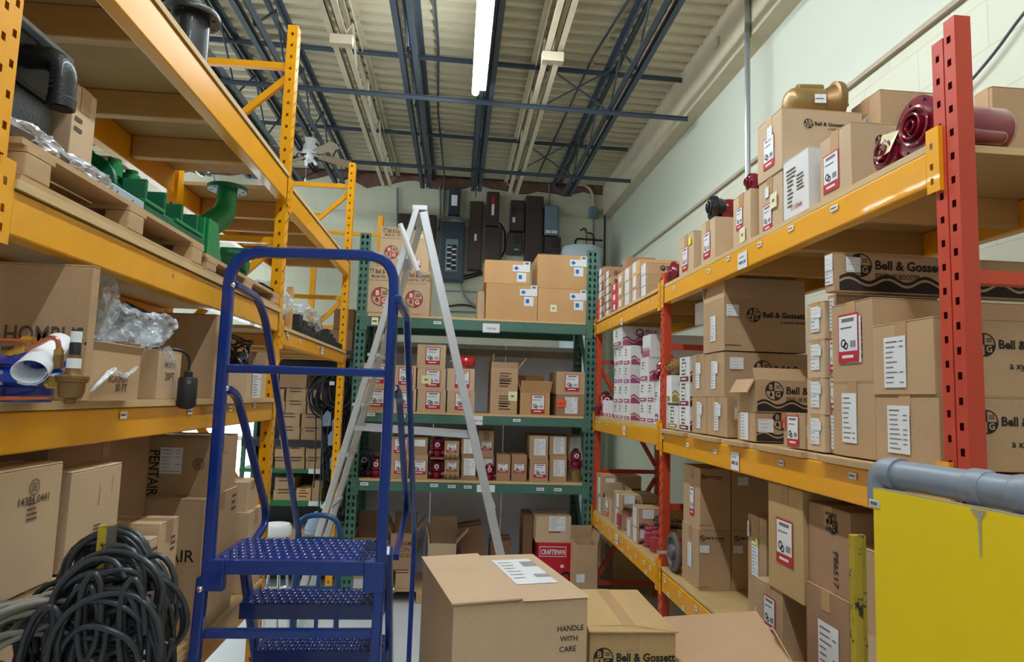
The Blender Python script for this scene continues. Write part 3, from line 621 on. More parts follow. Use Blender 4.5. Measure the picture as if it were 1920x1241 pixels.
def carton(b,mt,label,deco=(),group=None,flaps=None,seam='x',tape=True,rz=0,tilt=None,cat='box',nm='cardboard_box',mess=0):
    """b=(x0,x1,y0,y1,z0,z1); flaps: dict side->(length, angle from straight up, leaning outwards)"""
    x0,x1,y0,y1,z0,z1=b; org=((x0+x1)/2,(y0+y1)/2,z0); e=.0012
    x0+=e;x1-=e;y0+=e;y1-=e; b=(x0,x1,y0,y1,z0,z1)
    m=MB(); tk=.005
    if flaps:
        m.box(x0,x1,y0,y1,z0,z0+tk,mt); m.box(x0,x0+tk,y0,y1,z0+tk,z1,mt); m.box(x1-tk,x1,y0,y1,z0+tk,z1,mt); m.box(x0+tk,x1-tk,y0,y0+tk,z0+tk,z1,mt); m.box(x0+tk,x1-tk,y1-tk,y1,z0+tk,z1,mt)
        ob=m.build(nm,origin=org)
        for sd,(ln,an) in flaps.items():
            f=MB(); a=math.radians(an)
            if sd[1]=='x':
                s=-1 if sd[0]=='-' else 1; xx=x0 if s<0 else x1; q=[V(xx,y0,z1),V(xx,y1,z1)]; d=V(s*math.sin(a),0,math.cos(a)); n=V(math.cos(a)*s,0,-math.sin(a))
            else:
                s=-1 if sd[0]=='-' else 1; yy=y0 if s<0 else y1; q=[V(x0,yy,z1),V(x1,yy,z1)]; d=V(0,s*math.sin(a),math.cos(a)); n=V(0,math.cos(a)*s,-math.sin(a))
            f.slab([q[0],q[1],q[1]+d*ln,q[0]+d*ln],-n,tk,mt); f.build('flap',ob,org)
    else:
        hz=z1-.004
        m.box(x0,x1,y0,y1,z0,hz,mt)
        if seam=='x': c=(y0+y1)/2; m.box(x0-.0005,x1+.0005,y0,c-.0015,hz,z1,mt); m.box(x0-.0005,x1+.0005,c+.0015,y1,hz,z1,mt)
        else: c=(x0+x1)/2; m.box(x0,c-.0015,y0-.0005,y1+.0005,hz,z1,mt); m.box(c+.0015,x1,y0-.0005,y1+.0005,hz,z1,mt)
        ob=m.build(nm,origin=org,bevel=.0022)
        if tape and mt!='carton_white':
            t=MB(); w=.022; dr=min(.06,(z1-z0)*.3); q=.0009
            if seam=='x': t.box(x0-q,x1+q,c-w,c+w,z1,z1+q,'tape'); t.box(x0-q-.0006,x0-.0006,c-w,c+w,z1-dr,z1+q,'tape'); t.box(x1+.0006,x1+q+.0006,c-w,c+w,z1-dr,z1+q,'tape')
            else: t.box(c-w,c+w,y0-q,y1+q,z1,z1+q,'tape'); t.box(c-w,c+w,y0-q-.0006,y0-.0006,z1-dr,z1+q,'tape'); t.box(c-w,c+w,y1+.0006,y1+q+.0006,z1-dr,z1+q,'tape')
            t.build('packing_tape',ob,org)
    deco_all(ob,org,b,deco,mt)
    if rz or tilt:
        ob.rotation_euler=(tilt[0] if tilt else 0, tilt[1] if tilt else 0, rz)
    tag(ob,label,cat,group); return b
# boxes whose front faces the aisle, on the right rack / left rack, and boxes on the back rack
def RB(xf,xn,yt,yb=None,X=1.12,z=None,d=.4,**k):
    if z is None: p=at(xn,yb,X=X); yn,z=p.y,p.z
    else: yn=yat(xn,X,z+.05)
    z1=zat(yt,X,yn); yf=yat(xf,X,(z+z1)/2)
    return (X,min(X+d,k.get('xmax',1.62)),yn,yf,z,z1)
def LBX(xn,xf,yt,yb=None,X=-.84,z=None,d=.4):
    if z is None: p=at(xn,yb,X=X); yn,z=p.y,p.z
    else: yn=yat(xn,X,z+.05)
    z1=zat(yt,X,yn); yf=yat(xf,X,(z+z1)/2)
    return (max(X-d,-1.37),X,yn,yf,z,z1)
def BB(xa,xb,yt,z,Y=5.31,d=.42):
    z1=at((xa+xb)/2,yt,Y=Y).z
    zm=(z+z1)/2
    return (xat(xa,Y,zm),xat(xb,Y,zm),Y,min(Y+d,5.90),z,z1)
# ---------------------------------------------------------------- green rack, top shelf
zT,zM,zL=GZ['T'],GZ['M'],GZ['L']; YF=5.29
ITT=lambda: [('txt','-y','ITT Bell & Gossett',.1,.86,.05),('txt','-y','Model No.  HFT-60',.2,.77,.036,'ink_soft'),('bars','-y',.5,.71,.2,.006,1),('bars','-y',.5,.04,.2,.006,1)]
def itt(b,label):
    W=b[1]-b[0];H=b[5]-b[4]; carton(b,'kraft_light',label,ITT(),seam='x',tape=False)
    ob=[o for o in C.objects if o.get('label')==label][0]; m=MB(); o=V(b[0]+W*.5,b[2],b[4]+H*.38); u=V(1,0,0);v=V(0,0,1); r=min(W*.26,H*.2)
    m.disc(o,u,v,r*1.07,'ink',r0=r,lift=.0014); m.disc(o,u,v,r,'logo_red',a0=PI/2,a1=PI,lift=.0014,n=8); m.disc(o,u,v,r,'logo_red',a0=-PI/2,a1=0,lift=.0014,n=8)
    m.text('B',o-u*r*.6+v*r*.16,u,v,r*.75,'carton_white',bold=.03,lift=.0024); m.text('G',o+u*r*.12-v*r*.66,u,v,r*.75,'carton_white',bold=.03,lift=.0024)
    m.rect(o,u,v,r*.15,r*.7,r*.5,r*.57,'ink',.002); m.rect(o,u,v,r*.15,r*.7,r*.28,r*.35,'ink',.002); m.disc(o-u*r*.4-v*r*.42,u,v,r*.2,'logo_red',lift=.0024,n=10); m.slab([o-u*r*.55-v*r*.34,o-u*r*.25-v*r*.34,o-u*r*.4+v*r*.0],V(0,-1,0),.0024,'logo_red'); m.build('printed_emblem',ob,ob.location)
a=BB(682,747,500,zT); itt(a,'tan expansion tank box with red round emblem, bottom left on the green rack top shelf')
c=BB(750,806,508,zT); c=(a[1]+.003,)+c[1:]; itt(c,'tan expansion tank box with red emblem, bottom right of the stack of four')
itt((xat(708,YF,2.6),xat(755,YF,2.6),a[2]+.02,a[3],a[5],zat(424,-.5,YF)),'tan expansion tank box with red emblem, upper left of the stack of four')
b=(xat(756,YF,2.6),xat(803,YF,2.6),c[2]+.02,c[3],c[5],zat(430,-.3,YF)); carton(b,'kraft_light','tan tank box with a small red square, upper right of the stack of four',[('red','-y',.45,.2,.09,.07),('note','-y',.75,.85,.05,.03)])
carton(BB(895,909,546,zT,Y=5.45),'kraft_light','narrow tan box behind the four orange-tan cartons, at their left end')
BL=lambda: [('blue','-y',.82,.66,.14,.15)]
f=BB(911,1008,532,zT); carton(f,'kraft_orange','big plain orange-tan carton, lower left of four on the green rack top shelf',BL(),seam='x')
g=BB(1008,1101,541,zT); carton(g,'kraft_orange','big plain orange-tan carton with yellow note, lower right of four on the top shelf',BL()+[('note','-y',.32,.4,.055,.06)],seam='x')
carton((f[0]-.02,f[1]-.065,f[2],f[3],f[5],zat(483,0,YF)),'kraft_orange','big plain orange-tan carton, upper left of four on the green rack top shelf',BL())
carton((g[0]-.01,g[1]-.005,g[2],g[3],g[5],zat(471,.3,YF)),'kraft_orange','big plain orange-tan carton, upper right of four on the green rack top shelf',BL())
def redbag(b,label,mt='bag_red',nm='parts_bag'):
    x0,x1,y0,y1,z0,z1=b; m=MB(); c=V((x0+x1)/2,(y0+y1)/2,z0); n,k=14,9; vs=[];fs=[]
    for j in range(k):
        t=j/(k-1); z=z0+(z1-z0)*t; s=math.sin(PI*min(1,(t*.86+.14)))**.5*.5+.03
        for i in range(n):
            a=2*PI*i/n; q=1+.28*noise.noise(V(math.cos(a)*2+c.x*7,math.sin(a)*2,t*4)); vs.append((c.x+math.cos(a)*(x1-x0)*s*q,c.y+math.sin(a)*(y1-y0)*s*q,z))
    for j in range(k-1):
        for i in range(n): fs.append((j*n+i,j*n+(i+1)%n,(j+1)*n+(i+1)%n,(j+1)*n+i))
    fs+=[tuple(range(n))[::-1],tuple(range((k-1)*n,k*n))]; m.add(vs,fs,mt); o=m.build(nm,origin=c,smooth=True,angle=25); tag(o,label,'bag'); return o
BAG_=BB(805,827,563,zT)
# ---------------------------------------------------------------- pumps, motors
def pump(label,base,h,mt='maroon_iron',style=0,group=None,rz=0,top='black_iron'):
    """small circulator standing on its flange: volute, motor bell, cap"""
    x,y,z=base; t=thing('circulator_pump',label,'pump',base,group,rz); o=(0,0,0); r=h*.32
    def P(mb,n,par=t): return mb.build(n,par,(0,0,0),smooth=True)
    m=MB(); m.lathe([(r*.95,0),(r*.95,h*.05),(r*.6,h*.07),(r*.75,h*.2),(r*.8,h*.34),(r*.55,h*.42)],o,(0,0,1),mt); m.cyl((-r*1.15,0,h*.22),(r*1.15,0,h*.22),r*.36,mt,n=14)
    for s in (-1,1): m.cyl((s*r*1.05,0,h*.22),(s*r*1.25,0,h*.22),r*.6,mt,n=14)
    v=P(m,'volute')
    mb_=MB(); mb_.lathe([(r*.9,h*.42),(r*.92,h*.46),(r*.8,h*.5),(r*.82,h*.78),(r*.6,h*.86)],o,(0,0,1),mt); P(mb_,'motor_body')
    m=MB(); m.disc((0,-r*.83,h*.63),(1,0,0),(0,0,1),r*.34,'label',lift=.001); m.disc((0,-r*.83,h*.63),(1,0,0),(0,0,1),r*.2,'maroon_dark_ink',lift=.002); P(m,'badge')
    m=MB(); m.lathe([(r*.5,h*.86),(r*.55,h*.9),(r*.3,h*.96),(r*.1,h)],o,(0,0,1),top); P(m,'cap'); return t
def motor(label,loc,L,R,mt,axis,flange=1.0,box=True,name='pump_motor',group=None,nameplate=False,tagnote=False,roll=0,fm=None,shaft=True):
    """horizontal motor: flanged bracket disc, barrel, end bell, terminal box. axis = unit dir from flange to tail"""
    t=thing(name,label,'motor',loc,group); ax=V(*axis).normalized(); up=V(0,0,1); sd=ax.cross(up).normalized(); O=V(0,0,0)
    m=MB(); FR=R*flange*1.32; fq=fm or mt
    m.lathe([(FR*.97,-.012),(FR,0),(FR,.012),(FR*.86,.016),(R*.92,.05)],O,ax,fq,n=32)
    for rr,hh in ((FR*.66,-.02),(FR*.42,-.028),(FR*.2,-.03)): m.lathe([(rr,-.012),(rr,hh),(rr*.9,hh-.002),(rr*.82,hh),(rr*.78,-.012)],O,ax,fq,n=32)
    for i in range(8): a=2*PI*i/8+.3; p=(sd*math.cos(a)+up*math.sin(a))*FR*.84; m.cyl(p-ax*.016,p-ax*.011,R*.07,'black_iron',n=8)
    m.build('flange_bracket',t,smooth=True)
    m=MB(); m.lathe([(R*.92,.05),(R,.06),(R,L*.86),(R*.93,L*.9),(R*.7,L*.97),(R*.3,L)],O,ax,mt,n=28); m.build('motor_barrel',t,smooth=True)
    if shaft: MB().cyl(-ax*.05,-ax*.01,R*.12,'steel',n=10).build('shaft',t,smooth=True)
    if box:
        m=MB(); c=up*R*1.06*math.cos(roll)+sd*R*1.12*math.sin(roll); uu=(up*math.cos(roll)+sd*math.sin(roll)); ss=ax.cross(uu).normalized()
        A=c+ax*L*.24;B=c+ax*L*.74; m.tube([A-uu*R*.02,A+(B-A)*.04,A+(B-A)*.96,B-uu*R*.02],[R*.24,R*.30,R*.30,R*.24],mt,n=14); m.build('capacitor_cover',t,smooth=True)
    m=MB()
    for s in (-1,1):
        p=sd*s*R*.6; m.bar(p+ax*L*.3-up*R*.8,p+ax*L*.3-up*(FR),.012,L*.25,mt); 
    m.box(-.001,.001,-.001,.001,-.001,.001,mt)
    if abs(ax.x)>.9 or abs(ax.y)>.9:
        q=ax*L*.35-up*(FR-.004); h=MB(); h.bar(q-sd*R*.8,q+sd*R*.8,L*.35,.008,mt,up=(0,0,1)); 
        for s in (-1,1): h.bar(q+sd*s*R*.55,q+sd*s*R*.55+up*(FR-R*.72),.01,L*.28,mt,up=ax)
        h.build('foot_bracket',t)
    if nameplate:
        m=MB(); p=-sd*R*1.0 if sd.y>0 else sd*R*1.0; pp=p+ax*L*.42; uu=ax if (ax.cross(up)).dot(p)>0 else -ax; m.rect(pp-up*R*.1,uu,up,-L*.11,L*.11,-R*.3,R*.3,'label',.004); m.rect(pp-up*R*.1,uu,up,-L*.09,L*.06,-R*.05,R*.02,'ink_grey',.005); m.build('nameplate',t)
    return t
# ---------------------------------------------------------------- green rack, middle shelf
RD=lambda: [('red','-y',.55,.52,.115,.135)]
def stack(xa,xb,ys,z,mt,labs,deco,Y=YF,d=.42,**k):
    out=[]
    for i,(y,lb) in enumerate(zip(ys,labs)):
        b=BB(xa,xb,y,z,Y=Y,d=d); dc=deco[i] if isinstance(deco,(list,tuple)) else deco()
        carton(b,mt if isinstance(mt,str) else mt[i],lb,dc,**k); z=b[5]; out.append(b)
    return out
stack(670,736,(725,681),zM,'kraft_light',['tan red-labelled box, bottom of the leftmost pair on the middle green shelf','tan red-labelled box, upper of the leftmost pair on the middle green shelf'],RD,seam='x')
stack(738,780,(728,685),zM,'kraft_light',['tan red-labelled box, lower of the second stack on the middle green shelf','tan red-labelled box, upper of the second stack on the middle green shelf'],RD)
stack(782,836,(730,690,646),zM,'kraft_light',['tan box with red label, bottom of the only stack of three on the middle shelf','tan box with red label and yellow note, middle of the stack of three','tan box with red label, topmost of the stack of three on the middle shelf'],[RD(),RD()+[('note','-y',.32,.45,.075,.065)],RD()])
o_=stack(838,890,(733,691),zM,'kraft_light',['tan red-labelled box right of the stepladder leg, lower one, on the middle shelf','tan red-labelled box right of the stepladder leg, under the red bagged motor'],RD)
b=o_[-1]; motor('red circulator motor in a clear bag on boxes beside the stepladder leg',(b[0]+.07,b[2]+.09,b[5]+.062),.15,.045,'bag_red',(1,.1,0),box=False)
MK=lambda: [('bars','-y',.55,.5,.1,.1,5),('bars','-y',.55,.28,.1,.07,3)]
o_=stack(919,970,(733,689),zM,'kraft',['closed brown box with yellow note under the open one on the middle green shelf'],[MK()+[('note','-y',.93,.9,.07,.075)]])
b=o_[-1]; b2=(b[0],b[1],b[2],b[3],b[5],zat(690,b[0],YF)); carton(b2,'kraft','open-topped brown box with raised flaps on the middle green shelf',MK(),flaps={'-x':(.12,-8),'+y':(.07,5),'+x':(.11,38),'-y':(.05,8)})
b=BB(975,1031,737,zM); carton(b,'kraft_orange','torn open tan box with flaps sticking out and a red label, middle green shelf',[('red','-y',.6,.5,.11,.15)],flaps={'-x':(.16,14),'-y':(.10,20),'+x':(.10,12),'+y':(.16,-18)})
stack(1043,1097,(740,697),zM,['kraft_brown','kraft'],['brown box with orange HEAVY sticker at the right end of the middle green shelf','tan red-labelled box on top at the right end of the middle green shelf'],[[('lab','-y',.52,.5,.1,.13),('org','-y',.18,.58,.075,.06)],RD()])
# ---------------------------------------------------------------- green rack, lower shelf
def coil(label,c,r,turns,mt,rad=.006,flat=(1,1),axis='y',name='cable_coil',jit=.02,drop=1.0,seed=1,cat='cable'):
    rg=random.Random(seed); P=[]; n=22
    ph=rg.random()*6
    for k in range(turns*n+1):
        a=2*PI*k/n; T=k/n
        rr=r*(1+.18*math.sin(T*1.7+ph)+jit*2*math.sin(a*1+T*2.3)); off=jit*math.sin(T*2.9+ph)*1.2
        ca,sa=math.cos(a)*rr,math.sin(a)*rr*drop
        if axis=='y': P.append(V(c[0]+ca*flat[0]+jit*math.sin(T*5),c[1]+off+.5*rad*math.sin(a*3),c[2]+sa*flat[1]))
        elif axis=='x': P.append(V(c[0]+off+.5*rad*math.sin(a*3),c[1]+ca*flat[0]+jit*math.sin(T*5),c[2]+sa*flat[1]))
        else: P.append(V(c[0]+ca*flat[0],c[1]+sa*flat[1],c[2]+abs(off)+T*rad*.6))
    m=MB(); m.tube(P,rad,mt,n=6); o=m.build(name,origin=c,smooth=True,angle=80); tag(o,label,cat); return o
b=BB(667,697,845,zL); coil('coiled black cable leaning on the lower green shelf at its left end',((b[0]+b[1])/2,5.34,zL+.105),.085,7,'rubber',.006,(.7,1.05),seed=4)
pump('dark bronze pump behind the coiled cable, left end of the lower green shelf',((b[0]+b[1])/2-.01,5.47,zL),.2,'black_iron',top='steel')
for px,lb in ((704,'squat dark red motor just right of the coiled cable, lower green shelf'),(721,'squat dark red motor half hidden behind the blue ladder post, lower green shelf')):
    x=xat(px,5.33,zL); pump(lb,(x,5.36,zL),.165,'maroon_iron')
b=BB(697,712,848,zL,Y=5.55,d=.15); carton(b,'kraft_dark','brown box standing behind the squat red motors on the lower green shelf',[('lab','-y',.5,.6,.06,.06)])
LB2=lambda: [('red','-y',.55,.5,.1,.11)]; LW=lambda:[('lab','-y',.55,.52,.09,.13)]
stack(733,766,(852,820),zL,'kraft',['brown red-labelled box, lower of a pair beside the blue ladder, lower green shelf','brown red-labelled box, upper of a pair beside the blue ladder, lower green shelf'],LB2,d=.3)
stack(768,802,(853,821),zL,['kraft','kraft_brown'],['brown box with red-edged label behind the blue handrail, lower green shelf, bottom one','open dark brown box on top, behind the blue handrail, lower green shelf'],[LB2(),[('lab','-y',.5,.7,.1,.05)]],d=.3)
b=stack(806,831,(862,824),zL,'kraft_brown',['brown box right behind the lower red circulator on the lower green shelf','brown box right behind the upper red circulator on the lower green shelf'],LB2,Y=5.42,d=.3)
x=xat(818,5.35,zL); pump('glossy red circulator pump standing on the lower green shelf before its box',(x,5.355,zL),.155,'maroon_iron'); 
MB_=MB().box(x-.05,x+.05,5.30,5.41,zL+.157,zL+.165,'kraft_brown'); o=MB_.build('cardboard_sheet',origin=(x,5.355,zL+.157)); tag(o,'small cardboard sheet between the two stacked red circulators','cardboard')
pump('glossy red circulator pump stacked above another on the lower green shelf',(x,5.355,zL+.165),.16,'maroon_iron')
stack(833,861,(863,828),zL,'kraft_olive',['ochre box with red label and lettering, lower of two, on the lower green shelf','ochre box with red label and lettering, upper of two, on the lower green shelf'],[[('red','-y',.5,.68,.08,.07),('wave','-y',.25,'ink_soft'),('bars','-y',.45,.42,.08,.02,1)]]*2,d=.3)
stack(865,893,(852,823),zL,'kraft_brown',['brown white-labelled box left of the stepladder leg, lower green shelf, bottom','brown white-labelled box left of the stepladder leg, lower green shelf, top'],LW,d=.3)
stack(896,926,(856,807),zL,'kraft',['brown box behind the small red circulator by the stepladder leg, lower shelf','taller brown box with red label above the small circulator, lower shelf'],[LW(),[('red','-y',.55,.42,.09,.07),('bars','-y',.55,.75,.05,.07,5)]],d=.3,Y=5.40)
x=xat(917,5.33,zL); pump('small red circulator with chrome top right of the stepladder leg, lower shelf',(x,5.335,zL),.135,'maroon_iron',top='chrome')
stack(931,957,(853,),zL,'kraft_brown',['low brown red-labelled box, left one of a pair mid lower green shelf'],[[('red','-y',.45,.5,.085,.07)]],d=.3)
stack(959,988,(853,),zL,'kraft_brown',['low brown red-labelled box, right one of a pair mid lower green shelf'],[[('red','-y',.5,.5,.085,.07)]],d=.3)
o_=stack(993,1028,(861,817),zL,'kraft',['brown box with red label, lower box left of the end pump, lower green shelf','brown box with long white label, upper, left in the right-hand group of the lower shelf'],[LB2(),LW()],d=.4)
stack(1030,1063,(854,818),zL,'kraft',['tall brown box with white label next to the red and gold pump','dark-shaded brown box, middle of the upper row at the right end of the lower shelf'],[LW(),LW()],Y=5.33,d=.4)
stack(1064,1091,(854,817),zL,'kraft',['brown box hidden behind the red and gold pump, lower green shelf','brown box directly above the red and gold pump, right end of the lower shelf'],LW,Y=5.47,d=.3)
x=xat(1079,5.36,zL); t=pump('red pump with ribbed gold base at the right end of the lower green shelf',(x,5.365,zL+.105),.16,'maroon_iron')
m=MB(); m.lathe([(.048,-.105),(.048,-.095),(.035,-.09),(.03,-.02),(.045,0)],(0,0,0),(0,0,1),'gold_paint')
for i in range(10): a=2*PI*i/10; m.bar((.034*math.cos(a),.034*math.sin(a),-.09),(.034*math.cos(a),.034*math.sin(a),-.01),.004,.012,'gold_paint')
m.build('ribbed_base',t,smooth=True)
# ---------------------------------------------------------------- floor below the green rack
def pallet(b,label,n=6,mt='pallet_wood',z=0,along='x'):
    x0,x1,y0,y1=b; t=thing('wooden_pallet',label,'pallet',((x0+x1)/2,(y0+y1)/2,z)); o=((x0+x1)/2,(y0+y1)/2,z)
    W=(x1-x0)
    for i in range(n):
        w=(y1-y0)/n if along=='x' else (x1-x0)/n
        if along=='x': m=MB().box(x0,x1,y0+w*i+.004,y0+w*(i+1)-.004,z+.088,z+.104,mt)
        else: m=MB().box(x0+w*i+.004,x0+w*(i+1)-.004,y0,y1,z+.088,z+.104,mt)
        m.build('deck_slat',t,o)
    for i in range(3):
        f=i/2
        if along=='x': xx=x0+(x1-x0-.09)*f; MB().box(xx,xx+.09,y0,y1,z+.018,z+.088,mt).build('stringer',t,o); MB().box(xx,xx+.09,y0,y1,z,z+.018,mt).build('bottom_slat',t,o)
        else: yy=y0+(y1-y0-.05)*f; MB().box(x0,x1,yy,yy+.05,z+.018,z+.088,mt).build('stringer',t,o); MB().box(x0,x1,yy,yy+.05,z,z+.018,mt).build('bottom_slat',t,o)
    return t
pallet((-.69,.30,5.34,5.86),'worn wooden pallet under the open boxes on the floor below the green rack',5)
pallet((.34,1.0,5.34,5.86),'wooden pallet under the red tool set box below the green rack',5)
zF=.105
b=BB(652,714,1073,zF,Y=5.36,d=.3); carton(b,'kraft','closed tan box with white label at floor level behind the hand truck',[('lab','-y',.5,.1,.16,.07)])
b=(b[0]+.02,b[1],b[2],b[3],b[5],b[5]+.26); carton(b,'kraft_dark','dark open box with tall flaps left of the blue ladder, below the green rack',[('grn','-y',.85,.86,.04,.04)],flaps={'-x':(.12,45),'+x':(.12,20),'+y':(.16,-5)})
b=BB(741,772,1068,zF,Y=5.36,d=.3); carton(b,'kraft','closed brown box at floor level right of the blue ladder post',[('bars','-y',.4,.85,.1,.04,2)])
b=(b[0]-.05,b[1]+.01,b[2],b[3],b[5],zat(1000,-.4,5.36)); carton(b,'kraft_brown','open box marked NAME ON MAKE BOX between the blue handrails',[('txt','-y','NAME',.35,.66,.05,'ink_soft'),('txt','-y','ON',.4,.5,.05,'ink_soft'),('txt','-y','MAKE BOX',.2,.34,.045,'ink_soft')],flaps={'-x':(.12,30),'+x':(.13,35),'+y':(.12,-4)})
b=BB(801,853,1090,zF,Y=5.38,d=.3); carton(b,'kraft','lower tan box behind the big foreground carton, below the green rack')
b=(b[0],b[1],b[2],b[3],b[5],zat(1019,-.1,5.38)); carton(b,'kraft_light','open tan box with spread flaps left of the stepladder foot below the rack',flaps={'-x':(.13,12),'+x':(.14,42),'+y':(.16,-3)})
b=BB(872,918,1000,zF,Y=5.5,d=.25); carton((b[0],b[1],b[2],b[3],zF,.56),'kraft_dark','tilted dark box with white label leaning beside the stepladder leg',[('lab','-y',.3,.3,.08,.14)],tilt=(0,math.radians(-9)))
carton((.33,.50,5.56,5.8,.105,.44),'kraft_dark','low dark box behind the stepladder leg, below the green rack')
t=BB(800,808,1050,zF,Y=5.3); carton((t[0]-.01,t[1]+.02,5.285,5.37,zF,zat(1050,-.2,5.3)),'label','slim white box with red and blue stripe by the big carton, on the floor pallet',[('red','-y',.5,.62,.03,.03),('band','-y','blue_ink')],tape=False)
b=BB(1008,1076,1018,zF,Y=5.30,d=.4)
carton(b,'craftsman_red','bright red tool set carton with white lettering below the green rack',[],tape=False)
ob=[o for o in C.objects if str(o.get('label','')).startswith('bright red tool set')][0]; m=MB(); o,u,v,W,H=frame(b,'-y')
m.rect(o,u,v,W*.04,W*.78,H*.72,H*.93,'label',.0014); m.rect(o,u,v,W*.055,W*.765,H*.735,H*.915,'craftsman_red',.002); m.text('CRAFTSMAN',o+u*W*.08+v*H*.77,u,v,H*.14,'label',bold=.03,maxw=W*.66,lift=.003); m.rect(o,u,v,W*.9,W*.99,H*.8,H*.95,'ink',.002)
m.disc(o+u*W*.78+v*H*.3,u,v,H*.13,'ink',r0=H*.07,lift=.002); m.rect(o,u,v,W*.6,W*.95,H*.14,H*.26,'ink',.002); m.rect(o,u,v,W*.62,W*.72,H*.5,H*.56,'label',.002); m.build('printed_lettering',ob,ob.location)
carton((b[0]-.02,b[0]+.26,5.31,5.6,b[5],zat(967,.5,5.3)),'kraft_light','tan box with a shipping label resting on the red tool set carton',[('lab','-y',.6,.72,.13,.11),('bars','-y',.6,.35,.13,.02,1)],flaps=None)
carton((b[0]-.10,b[0]-.022,5.5,5.75,zF,.66),'kraft_dark','narrow dark box squeezed behind the left side of the red carton')
b=BB(1079,1120,1022,0,Y=5.0,d=.24); carton(b,'kraft','open tan box with pale inside and blue label, right of the red carton',[('lab','-y',.22,.55,.06,.06)],flaps={'+y':(.1,-2),'+x':(.09,10)})
# ================================================================= RIGHT RACK LOADS
XF=1.12
RL=lambda cu=.5,cv=.4,w=.1,h=.15:('red','-x',cu,cv,w,h)
# ---- top shelf, near bay
b=RB(1537,1596,226,z=ZR3); carton((b[0],b[0]+.3,b[2],b[3],b[4],b[5]),'kraft_light','tan carton with red label and clear tape next to the small maroon flange',[('red','-x',.38,.42,.085,.12),('logo','-y',.32,.72,.021),('txt','-x','111047',.2,.53,.014)],seam='x')
b=RB(1597,1655,166,z=ZR3,X=1.44,d=.18); carton((1.44,1.72,b[2],b[3],b[4],b[5]),'kraft','tan carton standing behind, its top rising above the taped carton, top right shelf',[('lab','-x',.4,.8,.05,.05),('logo','-y',.35,.72,.02)])
b=RB(1468,1516,274,z=ZR3); carton((b[0],b[0]+.12,b[2],b[3],b[4],b[5]),'carton_white','tall white carton with a line drawing between tan cartons, top right shelf',[('bars','-x',.35,.72,.07,.04,3),('bars','-x',.3,.4,.04,.1,7),('bars','-x',.7,.52,.05,.06,5),('txt','-x','111044',.3,.15,.025,'logo_red')],tape=False)
b=RB(1422,1467,317,z=ZR3); T4=b; carton((b[0],b[0]+.3,b[2],b[3],b[4],b[5]),'kraft_light','tan carton with yellow note numbered 89 under the one carrying the gold motor',[('red','-x',.4,.28,.07,.1),('lab','-x',.4,.75,.03,.04),('note','-x',.7,.52,.05,.055)])
b=(T4[0]-.004,T4[0]+.3,T4[2]-.006,T4[3],T4[5],zat(202,1.12,T4[2])); T5=b; carton(b,'kraft_light','tan carton with printed company name carrying the gold motor, top right shelf',[('red','-x',.5,.42,.085,.12),('lab','-x',.55,.72,.04,.05),('logo','-y',.33,.76,.018,'a xylem brand')])
motor('gold painted electric motor lying on the highest tan carton, top right shelf',(T5[0]+.26,T5[2]+.10,T5[5]+.072),.19,.056,'gold_paint',(-1,.10,0),flange=1.12,nameplate=True,roll=0,fm='bronze')
b=RB(1374,1407,352,z=ZR3,d=.2); T6=b; carton(b,'kraft_light','narrow tan carton with folded yellow note beside the highest stack, top right shelf',[RL(.4,.55,.06,.09),('note','-x',.6,.2,.05,.06)])
motor('small grey-red motor wrapped in film on a narrow tan carton, top right shelf',(T6[0]+.03,T6[2]+.05,T6[5]+.04),.12,.028,'maroon_iron',(1,0,0),shaft=False)
b=RB(1314,1340,405,z=ZR3,d=.22); T7=b; carton(b,'kraft_light','tan carton with red label under the maroon pump motor, top right shelf',[RL(.45,.45,.08,.12)])
motor('maroon pump motor with round flange on a tan carton mid top right shelf',(T7[0]+.02,T7[2]+.07,T7[5]+.058),.16,.042,'maroon_iron',(1,-.1,0),fm='black_iron',box=False,shaft=False)
b=RB(1273,1300,431,z=ZR3,d=.2); carton(b,'kraft_light','tan carton with round yellow sticker nearest the mid yellow post, top right shelf',[RL(.45,.42,.08,.12),('yel','-x',.8,.78,.035,.035)])
y_=yat(1258,XF,ZR3); motor('glossy maroon motor between the mid post and the yellow-stickered carton',(XF+.02,y_+.02,ZR3+.062),.15,.045,'maroon_iron',(1,-.25,0),shaft=False)
p=at(1722,235,X=1.135); motor('large maroon pump motor with ringed flange by the near red upright',(1.14,p.y,ZR3+.078),.235,.060,'maroon_iron',(1,0.02,0),roll=2.2,shaft=False)
p=at(1672,283,X=1.135); motor('smaller maroon flanged pump motor with pale note, left of the large one',(1.135,p.y+.01,ZR3+.053),.13,.04,'maroon_iron',(1,0,0),box=False,shaft=False)
p=at(1662,272,X=1.11); m=MB(); m.add([(1.108,p.y+.04,p.z-.028),(1.108,p.y-.015,p.z-.022),(1.125,p.y-.03,p.z+.03),(1.112,p.y+.02,p.z+.035)],[(0,1,2,3)],'note'); m.text('5',(1.1075,p.y+.012,p.z-.012),(0,-1,.1),(0,0,1),.03,'ink_grey',lift=.004); o=m.build('sticky_note',origin=(1.11,p.y,p.z),solid=.0008); tag(o,'pale yellow note numbered 5 on the smaller maroon flange','note')
b=(1.52,1.84,1.74,yat(1829,1.52,2.35),ZR3,zat(160,1.52,1.74)); carton(b,'kraft','large tan carton far right behind the near red upright, top shelf')
